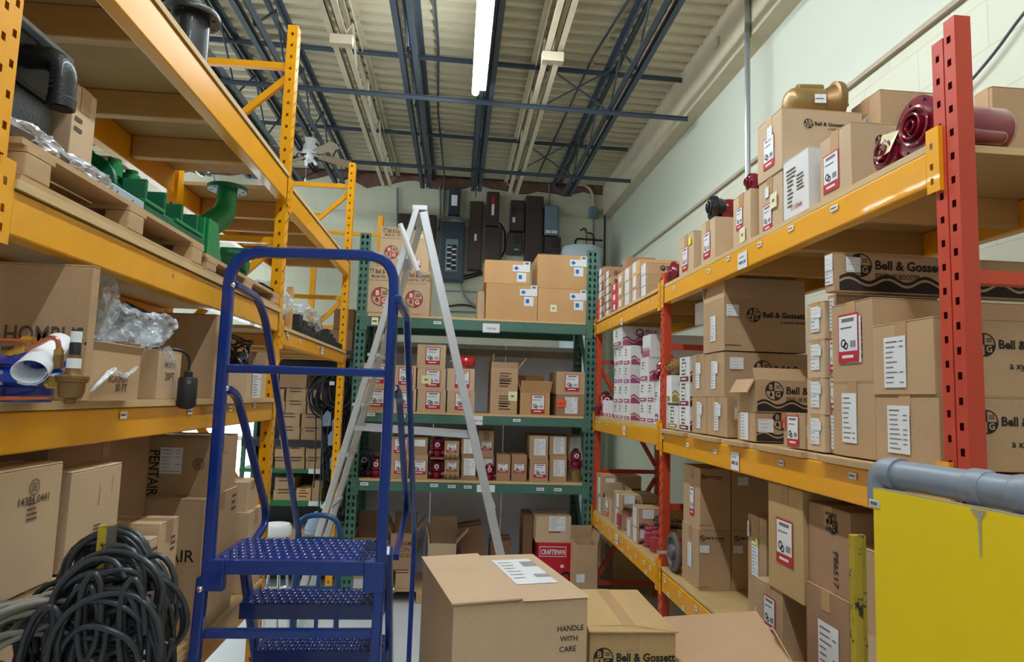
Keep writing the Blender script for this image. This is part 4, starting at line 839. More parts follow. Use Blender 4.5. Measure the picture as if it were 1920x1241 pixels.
# ---- top shelf, far bay
GW_='white cartons with pink waves on the middle right shelf'
def column_of(xf,xn,tops,z,mt,names,deco,X=XF,d=.28,group=None):
    out=[]
    for i,y in enumerate(tops):
        rzz=RNG.uniform(-.035,.035) if group==GW_ else 0
        b=RB(xf,xn,y,z=z,X=X,d=d); 
        if b[5]-z<.01: continue
        carton(b,mt[i] if isinstance(mt,(list,tuple)) else mt,names[i] if isinstance(names,(list,tuple)) else names.format(['bottom','second','third','fourth','fifth','sixth','top'][i] if i<len(tops)-1 else 'topmost'),deco[i] if isinstance(deco,list) and deco and isinstance(deco[0],list) else deco,group,tape=False,rz=rzz); z=b[5]; out.append(b)
    return out
def tops(y0,y1,n): return [y0+(y1-y0)*(i+1)/n for i in range(n)]
GR1='small cartons stacked on the far end of the top right shelf'
LBM=[('lab','-x',.5,.5,.07,.045)]
column_of(1120,1132,tops(600,499,7),ZR3,['kraft_dark','kraft','kraft_dark','kraft','kraft_dark','kraft','kraft_brown'],'small maroon-edged carton, {} of the stack against the green post, top right shelf',[('lab','-x',.5,.6,.09,.05),('band','-x','maroon_dark_ink')],group=GR1,d=.14)
column_of(1133,1146,tops(592,503,6),ZR3,['kraft','kraft_brown']*3,'small white-labelled carton, {} of the second stack from the green post, top right shelf',[('lab','-x',.5,.6,.08,.05),('band','-x','maroon_dark_ink')]+[('logo2','-y',.25,.5,.013,'ink')],group=GR1,d=.14)
column_of(1147,1157,tops(586,527,3),ZR3,['label_red','red_plastic','label_red'],'bright red carton, {} of the red stack, top right shelf far bay',[('lab','-x',.5,.6,.06,.04)],group=GR1)
column_of(1158,1168,tops(578,507,3),ZR3,'kraft','tan carton, {} of the narrow stack right of the red ones, top right shelf',LBM+[('logo2','-y',.3,.6,.014,'ink')],group=GR1)
column_of(1170,1182,tops(571,497,3),ZR3,'kraft_light','pale tan carton, {} of the third stack from the mid post, top right shelf',[('lab','-x',.5,.4,.1,.08),('logo2','-y',.3,.6,.014,'ink')],group=GR1)
column_of(1184,1199,tops(565,485,3),ZR3,['kraft','kraft','kraft_orange'],'tan carton, {} of the second stack from the mid post, top right shelf',[('lab','-x',.4,.7,.08,.07)],group=GR1)
q=column_of(1201,1213,tops(556,491,3),ZR3,'kraft','tan carton with dark logo, {} of the stack nearest the mid post, top right shelf',[('lab','-x',.5,.6,.1,.09),('logo2','-y',.35,.55,.016,'ink')],group=GR1)
b=q[-1]; carton((1.40,1.70,b[2]+.02,b[3]+.1,ZR3,zat(471,1.4,b[2])),'kraft','plain tan carton showing above the logo cartons, behind them on the top right shelf')
b=RB(1166,1174,481,z=ZR3,X=1.275,d=.2); carton((1.275,1.5,b[2],b[3],ZR3,b[5]),'kraft_brown','brown carton with dark logo sticking up behind the far stacks, top right shelf',[('logo2','-y',.3,.8,.016,'ink')])
# ---- middle shelf, far bay: white cartons with pink waves
GW='white cartons with pink waves on the middle right shelf'; ZF2=1.475
PK=lambda s='maroon_ink':[('lab','-x',.5,.6,.02,.02),('bars','-x',.4,.62,.05,.05,3),('band','-x',s),('logo2','-y',.4,.68,.03,s),('wave','-y',.42,s)]
def wcol(xf,xn,ts,z,nm,s='maroon_ink',X=XF,d=.25): return column_of(xf,xn,ts,z,'carton_white',nm,PK(s),X=X,d=d,group=GW)
c1=wcol(1151,1158,(757,719,686,652),ZF2,'white pink-banded carton, {} of the leftmost white stack, middle right shelf')
c2=wcol(1159,1168,(757,719,684,648),ZF2,'white pink-banded carton, {} of the second white stack from the left, middle right shelf')
c3=wcol(1169,1181,(757,719,684,647),ZF2,'white carton with pink wave, {} of the third white stack from the left, middle shelf')
b=c2[-1]; carton((XF-.01,XF+.30,b[2],b[3]+.12,max(c1[-1][5],b[5]),zat(611,XF,b[2])),'carton_white','white carton with pink waves bridging the top of the left white stacks',PK())
q=wcol(1199,1212,(755,716),ZF2,'white pink-labelled carton, {} left one of the pair beside the mid red post')
q2=wcol(1213,1227,(755,715),ZF2,'white pink-labelled carton, {} right one of the pair beside the mid red post')
zz=max(q[-1][5],q2[-1][5]); b=RB(1200,1215,669,z=zz); carton(b,'carton_white','white carton with pink band, lower of two above the pairs beside the mid post',PK())
b=(b[0]+.01,b[1],b[2]-.005,b[3]-.01,b[5],zat(626,XF,b[2])); carton(b,'carton_white','white carton with big pink wave, topmost beside the mid red post',[('wave','-x',.4,'maroon_ink')])
for i,(px,c) in enumerate(((1134,'second'),(1140,'third'),(1146,'fourth'))):
    y_=yat(px,XF-.01,ZF2); carton((XF-.01,XF+.06,y_,y_+.085,ZF2,ZF2+.125),'carton_white','small white and red carton, %s from the left far front of middle shelf'%{'second':'first','third':'second','fourth':'third'}[c],[('band','-x','label_red'),('band','-y','label_red')],tape=False)
y_=yat(1128,XF,ZF2); carton((XF,XF+.06,y_,y_+.06,ZF2,ZF2+.09),'label_red','tiny red carton at the far front edge of the middle right shelf',[('lab','-x',.5,.5,.03,.04)],tape=False)
carton((1.20,1.36,4.80,5.02,ZF2,1.69),'carton_white','white carton with dark pink waves behind the small red and white ones, middle shelf',[('logo2','-y',.2,.72,.022,'maroon_dark_ink'),('wave','-y',.45,'maroon_dark_ink')])
pump('dark red pump casting on the white wave carton, far end of middle shelf',(1.28,4.91,1.692),.16,'maroon_iron'); pump('dark red pump casting low at the far end of the middle right shelf',(1.16,5.11,ZF2),.2,'maroon_iron')
motor('pink round pump casting resting before the white wave carton, middle shelf far end',(1.17,4.66,ZF2+.06),.08,.035,'pink_iron',(.3,1,0),box=False)
# ---- middle shelf, near bay
ZP=1.463; GG='white cartons with gold or maroon waves on the middle right shelf'
def gold(b,l,s='gold_ink'): carton(b,'carton_white',l,[('lab','-x',.5,.62,.03,.03),('bars','-x',.45,.55,.06,.09,5),('band','-x',s),('logo2','-y',.35,.68,.03,s),('wave','-y',.4,s)],GG,tape=False); return b
g1=gold(RB(1235,1250,755,z=ZP,d=.2),'white carton with gold band right behind the mid red post, lower shelf row'); g2=gold(RB(1252,1271,761,z=ZP,d=.2),'white carton with gold band, second to the right of the mid red post, lower row')
g3=gold((XF,XF+.2,g1[2]-.07,g1[3],max(g1[5],g2[5]),zat(703,XF,g1[2]-.07)),'white carton with gold wave under the gold valve, middle right shelf')
g4=gold(RB(1273,1292,763,z=ZP,d=.16),'white carton with maroon band, bottom of three beside the big tan cartons','maroon_dark_ink'); g5=gold((g4[0],g4[1],g4[2],g4[3],g4[5],zat(717,XF,g4[2])),'white carton with maroon band, middle of three beside the big tan cartons','maroon_dark_ink'); g6=gold((g4[0],g4[1],g4[2],g4[3],g5[5],zat(668,XF,g4[2])),'white carton with maroon band, top of three beside the big tan cartons','maroon_dark_ink')
motor('gold pump motor with terminal box on a white carton by the mid red post',(XF+.03,g3[2]+.055,g3[5]+.045),.13,.034,'gold_paint',(1,0,0),nameplate=False)
pump('small red valve with black badge standing beside the mid red post',(XF+.03,(g1[3]+q2[0][2])/2,1.717),.12,'maroon_iron')
carton((XF,XF+.1,max(g1[3]+.003,3.562),q2[0][2]-.003,1.476,1.716),'carton_white','narrow white carton hidden under the small red valve by the mid red post',PK())
for i,(za,zb) in enumerate(((ZP,1.60),(1.60,1.735),(1.735,1.87),(1.87,2.0))): carton((1.385,1.60,3.16,3.40,za,zb),'carton_white','white maroon-waved carton, %s of the rear stack behind the gold valve'%['bottom','second','third','top'][i],PK('maroon_dark_ink'),tape=False)
carton((1.24,1.50,3.17,3.40,2.005,2.12),'carton_white','pale labelled carton tipped high under the top shelf behind the mid red post',[('lab','-y',.4,.6,.12,.05),('band','-y','maroon_ink')],tilt=(0,math.radians(0)))
# pale timber / pallet boards under the cartons
for i,(a,c,z0) in enumerate(((1.50,1.93,.0),(2.02,2.36,.0),(2.44,2.62,-.002),(2.70,3.02,-.002),(3.10,3.47,.0))):
    MB().box(XR-.022,XR+.012,a,c,1.4405,1.4605+z0,'pallet_wood').build('shelf_plank',RR,(XR,1.36,0),bevel=.002)
two=RB(1297,1324,744,z=ZP,d=.30); k2=RB(1325,1363,744,z=ZP,d=.30)
TL=lambda:[('lab','-x',.5,.5,.05,.12),('lab','-x',.62,.66,.05,.05)]
carton(two,'kraft','tan carton with white label, lower left of four beside the tall three-flap carton',TL()); carton(k2,'kraft','tan carton with white label, lower right of four, next to the torn open carton',TL()+[('lab','-y',.2,.6,.06,.05)])
z2=max(two[5],k2[5]); u1=(two[0],two[1],two[2]+.03,two[3],z2,zat(662,XF,two[2])); u2=(k2[0],k2[1]+.1,k2[2]+.03,u1[2],z2,zat(659,XF,k2[2]+.03))
carton(u1,'kraft','tan carton with white label, upper left of four, under the big flapped carton',TL()); carton(u2,'kraft','tan carton with partly hidden company name, upper right of four on the middle shelf',TL()+[('logo','-y',.42,.62,.042),('lab','-y',.13,.75,.06,.05)])
zz=max(u1[5],u2[5]); b=(XF,XF+.36,u2[2]-.0,u2[2]+.24,zz,zat(556,XF,u2[2])); carton(b,'kraft','big tan carton with raised flaps and printed company name, middle right shelf',[('lab','-x',.5,.45,.06,.11),('lab','-y',.1,.75,.055,.05),('logo','-y',.36,.68,.031,'a xylem brand'),('bars','-y',.12,.08,.08,.01,1)],flaps={'-y':(.085,-4),'-x':(.08,-14),'+y':(.08,10)})
b=RB(1382,1415,772,z=ZP,d=.34); lowt=b; carton(b,'kraft','tan carton with long white label under the torn open carton, middle right shelf',[('lab','-x',.45,.5,.07,.13),('lab','-y',.12,.55,.06,.05),('logo','-y',.3,.72,.036,'SERIES 100 BOOSTER'),('wave','-y',.36,'ink')])
b=(XF,XF+.34,lowt[2]-.005,lowt[3],lowt[5],zat(711,XF,lowt[2])); carton(b,'kraft','torn open carton with drooping flap and black waves, middle right shelf',[('logo','-y',.22,.66,.036,'SERIES 100 BOOSTER'),('wave','-y',.34,'ink'),('org','-y',.9,.06,.03,.05)],flaps={'-x':(.06,150),'-y':(.05,-25)})
m=MB(); m.lathe([(.03,0),(.034,.008),(.02,.014),(.014,.05)],(0,0,0),(-.3,0,1),'brass'); o=m.build('brass_fitting',origin=(0,0,0),smooth=True); o.location=(b[0]+.05,b[2]+.06,b[5]-.04); tag(o,'round brass fitting poking out of the torn open carton','fitting')
b=RB(1468,1509,776,z=ZP,d=.3); carton(b,'kraft','small tan carton with red label and model number between the torn and stacked cartons',[('red','-x',.48,.5,.075,.1),('org','-x',.03,.8,.02,.05),('lab','-y',.05,.5,.03,.04)])
# stack of four and its neighbour
yb=[778,708,635,563]; z=ZP
for i,y in enumerate(yb):
    b=RB(1511,1546,y,z=z,d=.3); carton((b[0],b[1],b[2],b[3]-.004,b[4],b[5]),'kraft_light','tan white-labelled carton, %s of the stack of four in the middle right shelf'%['bottom','second','third','top'][i],[('lab','-x',.5,.55,.05,.08),('lab','-x',.62,.7,.05,.03)]); z=b[5]; s4=b
yb=[778,706,633,552]; z=ZP; yn=yat(1572,1.14,1.6)
for i,y in enumerate(yb):
    b=(1.135,1.46,yn,s4[2]-.002,z,zat(y,1.135,yn)); carton(b,'kraft_light','tan carton right behind the red-labelled ones, %s of the half hidden stack of four'%['bottom','second','third','top'][i],[('lab' if i in(0,3) else 'red','-x',.45,.55,.07,.1)]); z=b[5]
ztop=max(z,s4[5]); b=(1.10,1.62,1.86,yat(1546,1.10,2.0),ztop+.001,zat(473,1.10,1.86)); LONG=b; b=(b[0],1.93)+b[2:]; carton(b,'kraft','long carton with black waves and company name across the top of the stacks',[('lab','-x',.55,.58,.05,.09),('lab','-x',.64,.72,.04,.04),('lab','-y',.07,.7,.045,.045),('logo','-y',.10,.70,.036,'SERIES 100 BOOSTER'),('wave','-y',.42,'ink',.02,.12)])
b=RB(1583,1644,715,z=ZP,d=.45,X=1.12); b=(b[0],1.58,b[2]+.004,yn-.003,b[4],b[5]); carton(b,'kraft','large tan carton with narrow white label under the sideways-labelled carton',[('lab','-x',.42,.52,.07,.14)]); B1=b
b=(B1[0],1.60,B1[2]+.004,B1[3]-.0,B1[5],zat(556,1.12,B1[2])); carton(b,'kraft','large tan carton with sideways red label near the front red upright',[('lab','-x',.57,.52,.07,.13),('band','-x','label_red') if False else ('red','-x',.45,.55,.1,.14),('vtxt','-x','102213LF',.66,.80,.03)])
b=RB(1645,1763,740,z=ZP,d=.5); b=(b[0],1.64,b[2],B1[2]+.002,b[4],b[5]); carton(b,'kraft','big tan carton with white label beside the front red upright, lower one',[('lab','-x',.4,.5,.085,.12),('logo','-y',(xat(1850,b[2],1.6)-b[0])/(b[1]-b[0]),.66,.028),('txt','-y','a xylem brand',(xat(1895,b[2],1.6)-b[0])/(b[1]-b[0]),.33,.024)]); B2=b
b=(B2[0]-.004,1.62,B2[2]+.006,B2[3],B2[5],zat(592,1.12,B2[2])); carton(b,'kraft','big tan carton with white label and clear tape beside the front red upright, upper one',[('lab','-x',.4,.45,.085,.13),('logo','-y',(xat(1846,b[2],1.75)-b[0])/(b[1]-b[0]),.66,.028),('txt','-y','a xylem brand',(xat(1892,b[2],1.75)-b[0])/(b[1]-b[0]),.36,.024)])
# pallet boards showing at the front edge of the middle shelf
# ---- low shelf, far bay
zl=ZR1
BW=[('lab','-x',.5,.5,.08,.12),('lab','-y',.2,.72,.07,.055),('logo','-y',.4,.4,.03),('wave','-y',.22,'ink')]
b=RB(1118,1131,935,z=zl,d=.2); carton(b,'kraft','tan carton with white label at the far end of the low right shelf, underneath',[('lab','-x',.5,.5,.08,.12)]); f1=b
b=(XF,XF+.3,f1[2]+.05,f1[3],f1[5],zat(886,XF,f1[3])); carton(b,'kraft','tan carton with black waves on top at the far end of the low right shelf',BW)
b=RB(1133,1146,937,z=zl,d=.16); carton(b,'kraft_light','tan carton with red label and open flap, far end of low right shelf',[('red','-x',.4,.6,.1,.13)],flaps={'+y':(.1,-15),'+x':(.08,-10)})
b=RB(1150,1164,956,z=zl,d=.16); carton(b,'kraft','tan carton with white label under a waved one, low right shelf far bay',[('lab','-x',.5,.5,.08,.12)]); f2=b
b=(XF+.0,XF+.24,f2[2]-.03,f2[3],f2[5],zat(927,XF,f2[2])); carton(b,'kraft','tan carton with black waves stacked mid low right shelf, far bay',BW)
def casting(label,loc,s,mt='pink_iron',rz=0):
    t=thing('pump_casting',label,'casting',loc,'pink pump castings on the low right shelf',rz)
    m=MB(); m.lathe([(s*.5,0),(s*.52,s*.1),(s*.34,s*.16),(s*.42,s*.5),(s*.36,s*.8),(s*.3,s*1.0)],(0,0,0),(0,0,1),mt,n=18); m.build('volute',t,smooth=True)
    m=MB(); m.cyl((-s*.75,0,s*.55),(s*.75,0,s*.55),s*.2,mt,n=14)
    for q in (-1,1): m.box(q*s*.75-s*.06,q*s*.75+s*.06,-s*.34,s*.34,s*.2,s*.9,mt)
    m.build('pipe_flange',t,smooth=True,bevel=.003); m=MB(); m.lathe([(s*.42,s*1.0),(s*.42,s*1.1),(s*.2,s*1.12)],(0,0,0),(0,0,1),mt,n=18); m.build('top_flange',t,smooth=True)
casting('pink pump casting between the two carton piles on the low right shelf',(XF+.08,yat(1176,XF+.05,.8),zl),.115)
casting('pink pump casting leaning just behind the upper waved carton on the low right shelf',(XF+.24,yat(1176,XF+.05,.8)-.02,zl),.16)
b=RB(1174,1184,976,z=zl,d=.14); carton((b[0],b[1],b[2]+.003,b[3],b[4],b[5]),'kraft','narrow tan white-labelled carton left of the waved pair, low right shelf',[('lab','-x',.5,.5,.08,.13)])
b=RB(1185,1196,991,z=zl,d=.24); f3=b; carton(b,'kraft','tan carton with black waves, lower of the pair nearest the mid red post, low shelf',BW)
carton((b[0]-.002,b[1]+.06,b[2]-.01,b[3],b[5],zat(952,XF,b[2])),'kraft','tan carton with black waves, upper of the pair nearest the mid red post, low shelf',BW)
casting('pink pump casting in front of the waved pair, left one beside the mid red post',(XF+.07,yat(1215,XF+.05,.8),zl),.10,rz=1.2); casting('pink pump casting touching the mid red post, low right shelf, the nearer one',(XF+.075,yat(1227,XF+.05,.8),zl),.10,rz=1.1)
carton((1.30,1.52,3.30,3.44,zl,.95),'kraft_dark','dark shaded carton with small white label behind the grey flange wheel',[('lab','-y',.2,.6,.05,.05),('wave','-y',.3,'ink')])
# big grey flange with shaft
x_,y_=1.14,3.385; t=thing('flanged_coupling','large grey flanged wheel with a bright shaft on the low right shelf','machine part',(x_,y_,zl+.098)); ax=(-1,0,0)
m=MB(); m.lathe([(.096,.0),(.098,.012),(.09,.02),(.072,.022),(.068,.008),(.04,.008),(.036,.03),(.02,.034)],(0,0,0),ax,'cast_grey',n=36); m.build('flange_wheel',t,smooth=True)
MB().cyl((0,0,0),tuple(.10*c for c in ax),.011,'chrome',n=14).build('shaft',t,smooth=True); MB().lathe([(.07,-.002),(.075,-.08),(.05,-.12)],(0,0,0),ax,'maroon_iron').build('bearing_frame',t,smooth=True)
# ---- low shelf, near bay
ZN=.75; X1=1.14; y1=3.06; xc=xat(1371,y1,.95); xe=xat(1398,y1,.95)
a=(X1,xc,y1,yat(1278,X1,.9),ZN,zat(993,X1,y1)); BGx=[('lab','-x',.5,.5,.055,.11),('logo','-y',.12,.86,.014,'a xylem brand'),('lab','-y',.17,.68,.045,.035),('bars','-y',.2,.04,.07,.006,1)]
carton(a,'kraft','tan carton with company name, lower left of four against the mid red post, low shelf',BGx); r=(xc+.002,1.52,y1+.004,y1+.2,ZN,a[5]); carton(r,'kraft','tan carton with company name, lower right of four by the flange wheel, low shelf',[('logo','-y',.12,.86,.014),('lab','-y',.14,.68,.045,.035)])
carton((a[0]+.006,a[1],a[2],a[3],a[5],1.30),'kraft','tan carton with red label, upper left of four in shade under the beam, low shelf',[('red','-x',.55,.42,.055,.14),('logo','-y',.1,.86,.012,'a xylem brand'),('bars','-y',.2,.06,.07,.006,1)]); carton((r[0],r[1],r[2],r[3],a[5],1.30),'kraft','tan carton, upper right of four in shade under the beam, low shelf',[('lab','-y',.25,.8,.05,.04)])
X2=1.20; y2=yat(1437,X2,.95); b=(X2,1.56,y2,yat(1402,X2,.8),ZN,zat(975,X2,y2)); carton(b,'kraft','tall tan carton with long label and bright yellow sticker, low right shelf',[('lab','-x',.42,.6,.06,.13),('yel','-x',.55,.76,.02,.03),('lab','-x',.1,.86,.02,.06),('lab','-x',.75,.1,.08,.06)])
X3=1.13; y3=yat(1467,X3,.9); b=(X3,1.5,y3,yat(1416,X3,.85),ZN,zat(1111,X3,y3)); carton(b,'kraft','lower tan carton with red label, propping up the big ochre carton, low shelf',[('red','-x',.55,.55,.085,.12),('lab','-y',.4,.6,.075,.06),('band','-y','kraft_light') if False else ('bars','-y',.85,.5,.01,.01,1)]); B3=b
y4=yat(1506,1.125,1.1); b=(1.125,1.42,y4,yat(1440,1.125,1.1),max(B3[5],.93)+.001,1.33); carton(b,'kraft_olive','big ochre carton with red label and model number, low right shelf near bay',[('red','-x',.5,.48,.115,.15),('txt','-x','102205LF',.28,.6,.017),('lab','-y',.5,.55,.05,.08),('rnd','-y',.5,.85,.03)],seam='x'); B4=b
y5=yat(1595,1.135,.95); b=(1.13,1.5,y5,y3-.003 if y3<y4 else y4-.003,ZN,zat(1130,1.13,y5)); carton(b,'kraft_brown','large brown carton with tilted white label, lowest at the near end of the low shelf',[('lab','-x',.55,.38,.11,.19)]); B5=b
b=(1.14,1.45,B5[2],min(y4,y3)-.004,B5[5],1.30); carton(b,'kraft_brown','large brown carton printed P86517 sideways near the grey pipe frame, low shelf',[('vtxt','-x','P86517',.62,.5,.035),('bars','-x',.6,.78,.07,.07,3),('rnd','-x',.6,.8,.028)])
b=(1.13,1.5,1.46,B5[2]-.004,ZN,zat(1165,1.13,B5[2])); carton(b,'kraft_light','pale carton end showing behind the battered yellow bar, low right shelf'); carton((1.13,1.45,1.48,B5[2]-.006,b[5],1.22),'kraft','carton with black company mark at the near end of the low right shelf',[('rnd','-x',.5,.5,.05)])
# carton on the floor under the far bay
p=at(1148,1106,Z=.105); b=(p.x,p.x+.34,p.y,yat(1120,p.x,.3),.105,zat(1029,p.x,p.y)); carton(b,'kraft_olive','tan carton with red label standing under the low right beam, far bay',[('red','-x',.5,.45,.08,.15),('bars','-x',.55,.85,.08,.03,1)])
pallet((p.x-.02,p.x+.45,3.75,b[3]+.12),'grey wooden pallet under the low right shelf, far bay',5,'grey_wood')
# ================================================================= LEFT RACK LOADS
XA=-.83
# ---- bottom level
zb=at(88,1090,X=XA).z
def lcart(b,mt,label,deco=(),**k): carton(b,mt,label,deco,**k); return b
low1=(-1.0,XA,1.27,yat(90,XA,.9),ZL_A,zb-.004); lcart(low1,'kraft_light','tan carton under the upright carton stamped with a seal, lower left',[]) 
ya=yat(115,XA,1.2)
low2=(-1.0,XA,low1[3]+.02,yat(226,XA,.9),ZL_A,zb-.012); lcart(low2,'kraft_light','tan carton underneath the flat upright carton, behind the cable coils',[])
SEAL=[('seal','+x',.62,.83,.017),('txt','+x','14384 0441',.42,.70,.022,'ink_soft'),('bars','+x',.62,.62,.035,.04,4)]
b=(-.93,XA+.004,1.27,yat(97,XA,1.2),zb,at(97,868,X=XA).z); lcart(b,'kraft_light','upright tan carton stamped with a round seal and number, far lower left',SEAL,seam='y')
b=(-.93,XA+.004,ya,at(228,866,X=XA).y,zb,at(228,866,X=XA).z); lcart(b,'kraft_light','flat upright tan carton next to the one stamped with a seal, lower left',[('bars','+x',.55,.3,.03,.035,4),('bars','+x',.55,.42,.002,.12,1),('bars','+x',.8,.55,.002,.1,1)],seam='y')
MB().box(XA-.05,XA-.002,b[2]-.030,b[2]-.004,zb,b[5]+.0,'kraft').build('x') if False else None
lcart((-1.37,-1.02,1.80,yat(277,-1.02,1.3),ZL_A,1.45),'kraft_brown','tall brown carton in shade behind the upright pair, lower left',[('bars','+x',.5,.6,.1,.02,2)])
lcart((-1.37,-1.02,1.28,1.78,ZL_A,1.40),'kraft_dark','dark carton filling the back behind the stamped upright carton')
HW=[('bars','+x',.82,.85,.05,.06,3)]
b4=lcart((-1.01,XA,yat(228,XA,1.0)+.02,2.036,ZL_A,1.174),'kraft_light','tan carton with small handling print, nearer of two behind the cable coils',[('txt','+x','PENTAIR',.35,.35,.045)]+HW)
b5=lcart((-1.01,XA,2.042,2.176,ZL_A,1.205),'kraft_light','tan carton printed with maker name, farther of two behind the cable coils',[('txt','+x','AIR',.35,.42,.05)]+[('bars','+x',.75,.82,.04,.05,3)])
b6=lcart((-1.36,XA,2.383,2.74,ZL_A,1.222),'kraft','large tan carton with shaded front printed with maker name, left of the blue ladder',[('txt','-y','PENTAIR',.55,.55,.055),('bars','+x',.86,.86,.05,.07,3)])
b7=lcart((-1.36,XA-.01,2.443,yat(450,XA,1.35),b6[5],1.425),'kraft','tan carton with sideways maker name and white label, on the large shaded carton',[('vtxt','-y','PENTAIR',.60,.78,.05),('lab','-y',.74,.6,.075,.09),('seal','-y',.92,.55,.02)])
y8=yat(463,XA,.95); b8=lcart((-1.25,XA,y8,3.12,ZL_A,zat(962,XA,y8)),'kraft_light','tan carton with hand hole at the far end of the lower left level',[('bars','+x',.6,.6,.06,.03,1)])
y9=max(b7[3]+.004,y8+.02); lcart((-1.1,XA-.02,y9,y9+.17,b8[5],zat(905,XA,y9)),'kraft_light','small tan box with handling print on top, far end of the lower left level',[('txt','-y','HANDLE',.3,.6,.022),('txt','-y','WITH',.38,.42,.022),('txt','-y','CARE',.38,.24,.022)])
# ---- second level
xr=xat(165,1.468,1.7); b=(-1.36,xr,1.468,1.498,ZL_B,at(165,497,Y=1.468).z); W0=b[1]-b[0]; H0=b[5]-b[4]; x0_=xat(2,1.468,1.66); u0=(x0_-b[0])/W0; hz=lambda py:(at(40,py,Y=1.468).z-b[4])/H0
lcart(b,'kraft','wide tan carton with big dark maker name behind the blue valve',[('txt','-y','HOMBUS.',u0,hz(642),.052,'ink_soft'),('txt','-y','unty Hwy',u0,hz(657),.017,'ink_soft'),('txt','-y','s, MN',u0,hz(673),.017,'ink_soft')],tape=False)
XS=-.785; b=LBX(166,262,655,z=ZL_B,X=XS,d=.3); b=(-1.09,XS,max(b[2],1.502),b[3],b[4],b[5]); lcart(b,'kraft','open tan box marked 3GASPOT 30FT with a cable bag on top',[('txt','+x','3GASPOT',.35,.38,.022,'ink_soft'),('txt','+x','30 FT',.5,.2,.024,'ink_soft')],flaps={'+x':(.02,20),'-x':(.05,0),'+y':(.03,-10)},tape=False); BG1=b
y2=yat(297,XA,1.65); b=(-1.1,XA,y2,yat(340,XA,1.65),ZL_B,zat(655,XA,y2)); lcart(b,'kraft_light','tan box with handwritten 20FT and number on its side',[('txt','+x','NF20720',.25,.66,.02,'ink_soft'),('txt','+x','20FT',.3,.4,.03,'ink_soft')],tape=False); BG2=b
y3=yat(400,XA,1.65); b=(-1.25,XA,y3,yat(412,XA,1.65)+.02,ZL_B,1.853); lcart(b,'kraft','tall brown box with torn open side beside the black float',[],tape=False)
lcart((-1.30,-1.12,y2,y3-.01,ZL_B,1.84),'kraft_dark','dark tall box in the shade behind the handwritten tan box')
y4=yat(417,XA,1.65)+.012; b=(-1.2,XA,y4,yat(461,XA,1.65),ZL_B,zat(690,XA,y4)); lcart(b,'kraft_light','tan open box behind the blue ladder post with one flap raised',[],flaps={'-y':(.12,-6),'-x':(.1,10)},tape=False)
b=(-1.2,XA,b[3]+.003,yat(500,XA,1.65),ZL_B,zat(690,XA,b[3])); lcart(b,'kraft_light','tan open box with white label and black pump on top, second left level',[('lab','+x',.5,.42,.12,.10)],flaps={'+x':(.012,30),'-x':(.1,0),'+y':(.08,-10)},tape=False); PB=b
# submersible pump and cables poking out of the last box
c=V(XA-.10,(PB[2]+PB[3])/2,PB[5]); t=thing('sump_pump','black cylindrical pump with loose cables lying in the last open box','pump',tuple(c+V(0,0,.03)))
m=MB(); m.lathe([(.018,-.06),(.03,-.055),(.032,.03),(.022,.06)],(0,0,0),(.6,-.35,.25),'plastic_black',n=16); m.build('pump_body',t,smooth=True)
for i in range(5):
    rg=random.Random(i+20); P=[V(0,0,0)]+[V(rg.uniform(-.07,.08),rg.uniform(-.12,.12),rg.uniform(0,.13)) for _ in range(4)]+[V(.07,rg.uniform(-.1,.1),-.02)]
    m=MB(); m.tube(fillet(P,.08),.004,'cable_grey' if i%2 else 'rubber',n=6); m.build('power_cable',t,smooth=True)
# float switch hanging before the boxes
p=at(351,733,X=-.79); t=thing('float_switch','black cylindrical float hanging from its cord at the front edge','float',tuple(p))
m=MB(); m.lathe([(.012,-.053),(.024,-.046),(.027,-.04),(.027,.034),(.024,.04),(.012,.041),(.012,.056),(.006,.06)],(0,0,0),(0,0,1),'plastic_black',n=24); m.build('float_body',t,smooth=True)
MB().tube(fillet([(0,0,.055),(.0,0,.1),(-.01,-.05,.12),(-.05,-.10,.115)],.05),.004,'rubber',n=8).build('cord',t,smooth=True)
m=MB(); m.rect((.014,-.0245,.026),(1,0,0),(0,0,1),-.016,.004,-.005,.005,'ink_grey',.001); m.build('type_plate',t)
# clear plastic bags
def film(label,pts,r,seed=0,n=16,name='plastic_bag',sub=1,flat=1.0,cat='bag',mt='plastic_film'):
    """crumpled film: a closed lumpy sleeve with sharp creases"""
    m=MB(); P=[V(*q) for q in pts]; K=[]; n=int(n*1.6)
    for i in range(len(P)-1):
        for k in range(9): K.append(P[i].lerp(P[i+1],k/9))
    K.append(P[-1]); L=len(K); vs=[];fs=[]
    d0=(P[-1]-P[0]).normalized(); u=V(0,0,1); a=d0.cross(u).normalized(); b_=a.cross(d0)
    for i,c in enumerate(K):
        t=i/(L-1); rr=r*(.35+.65*math.sin(PI*min(1,max(0,t))) **.5) if 0<t<1 else r*.12
        for j in range(n):
            th=2*PI*j/n; d=V(math.cos(th),math.sin(th),t*L*.12); s1=noise.noise(d*1.3+V(seed*3.1,0,0)); s2=abs(noise.noise(d*3.1+V(seed,5,0))); s3=abs(noise.noise(d*8+V(0,seed,2)))
            q=1+.5*s1-.55*s2+.35*s3
            vs.append(c+a*math.cos(th)*rr*q+b_*math.sin(th)*rr*q*flat)
    for i in range(L-1):
        for j in range(n):
            A,B,Cc,D=i*n+j,i*n+(j+1)%n,(i+1)*n+(j+1)%n,(i+1)*n+j
            if (i+j)%2: fs+=[(A,B,Cc),(A,Cc,D)]
            else: fs+=[(A,B,D),(B,Cc,D)]
    fs+=[tuple(range(n))[::-1],tuple(range((L-1)*n,L*n))]
    m.add(vs,fs,mt); o=m.build(name,origin=P[0],smooth=True,angle=14); tag(o,label,cat); return o
def PX(px,py,X): return tuple(at(px,py,X=X))
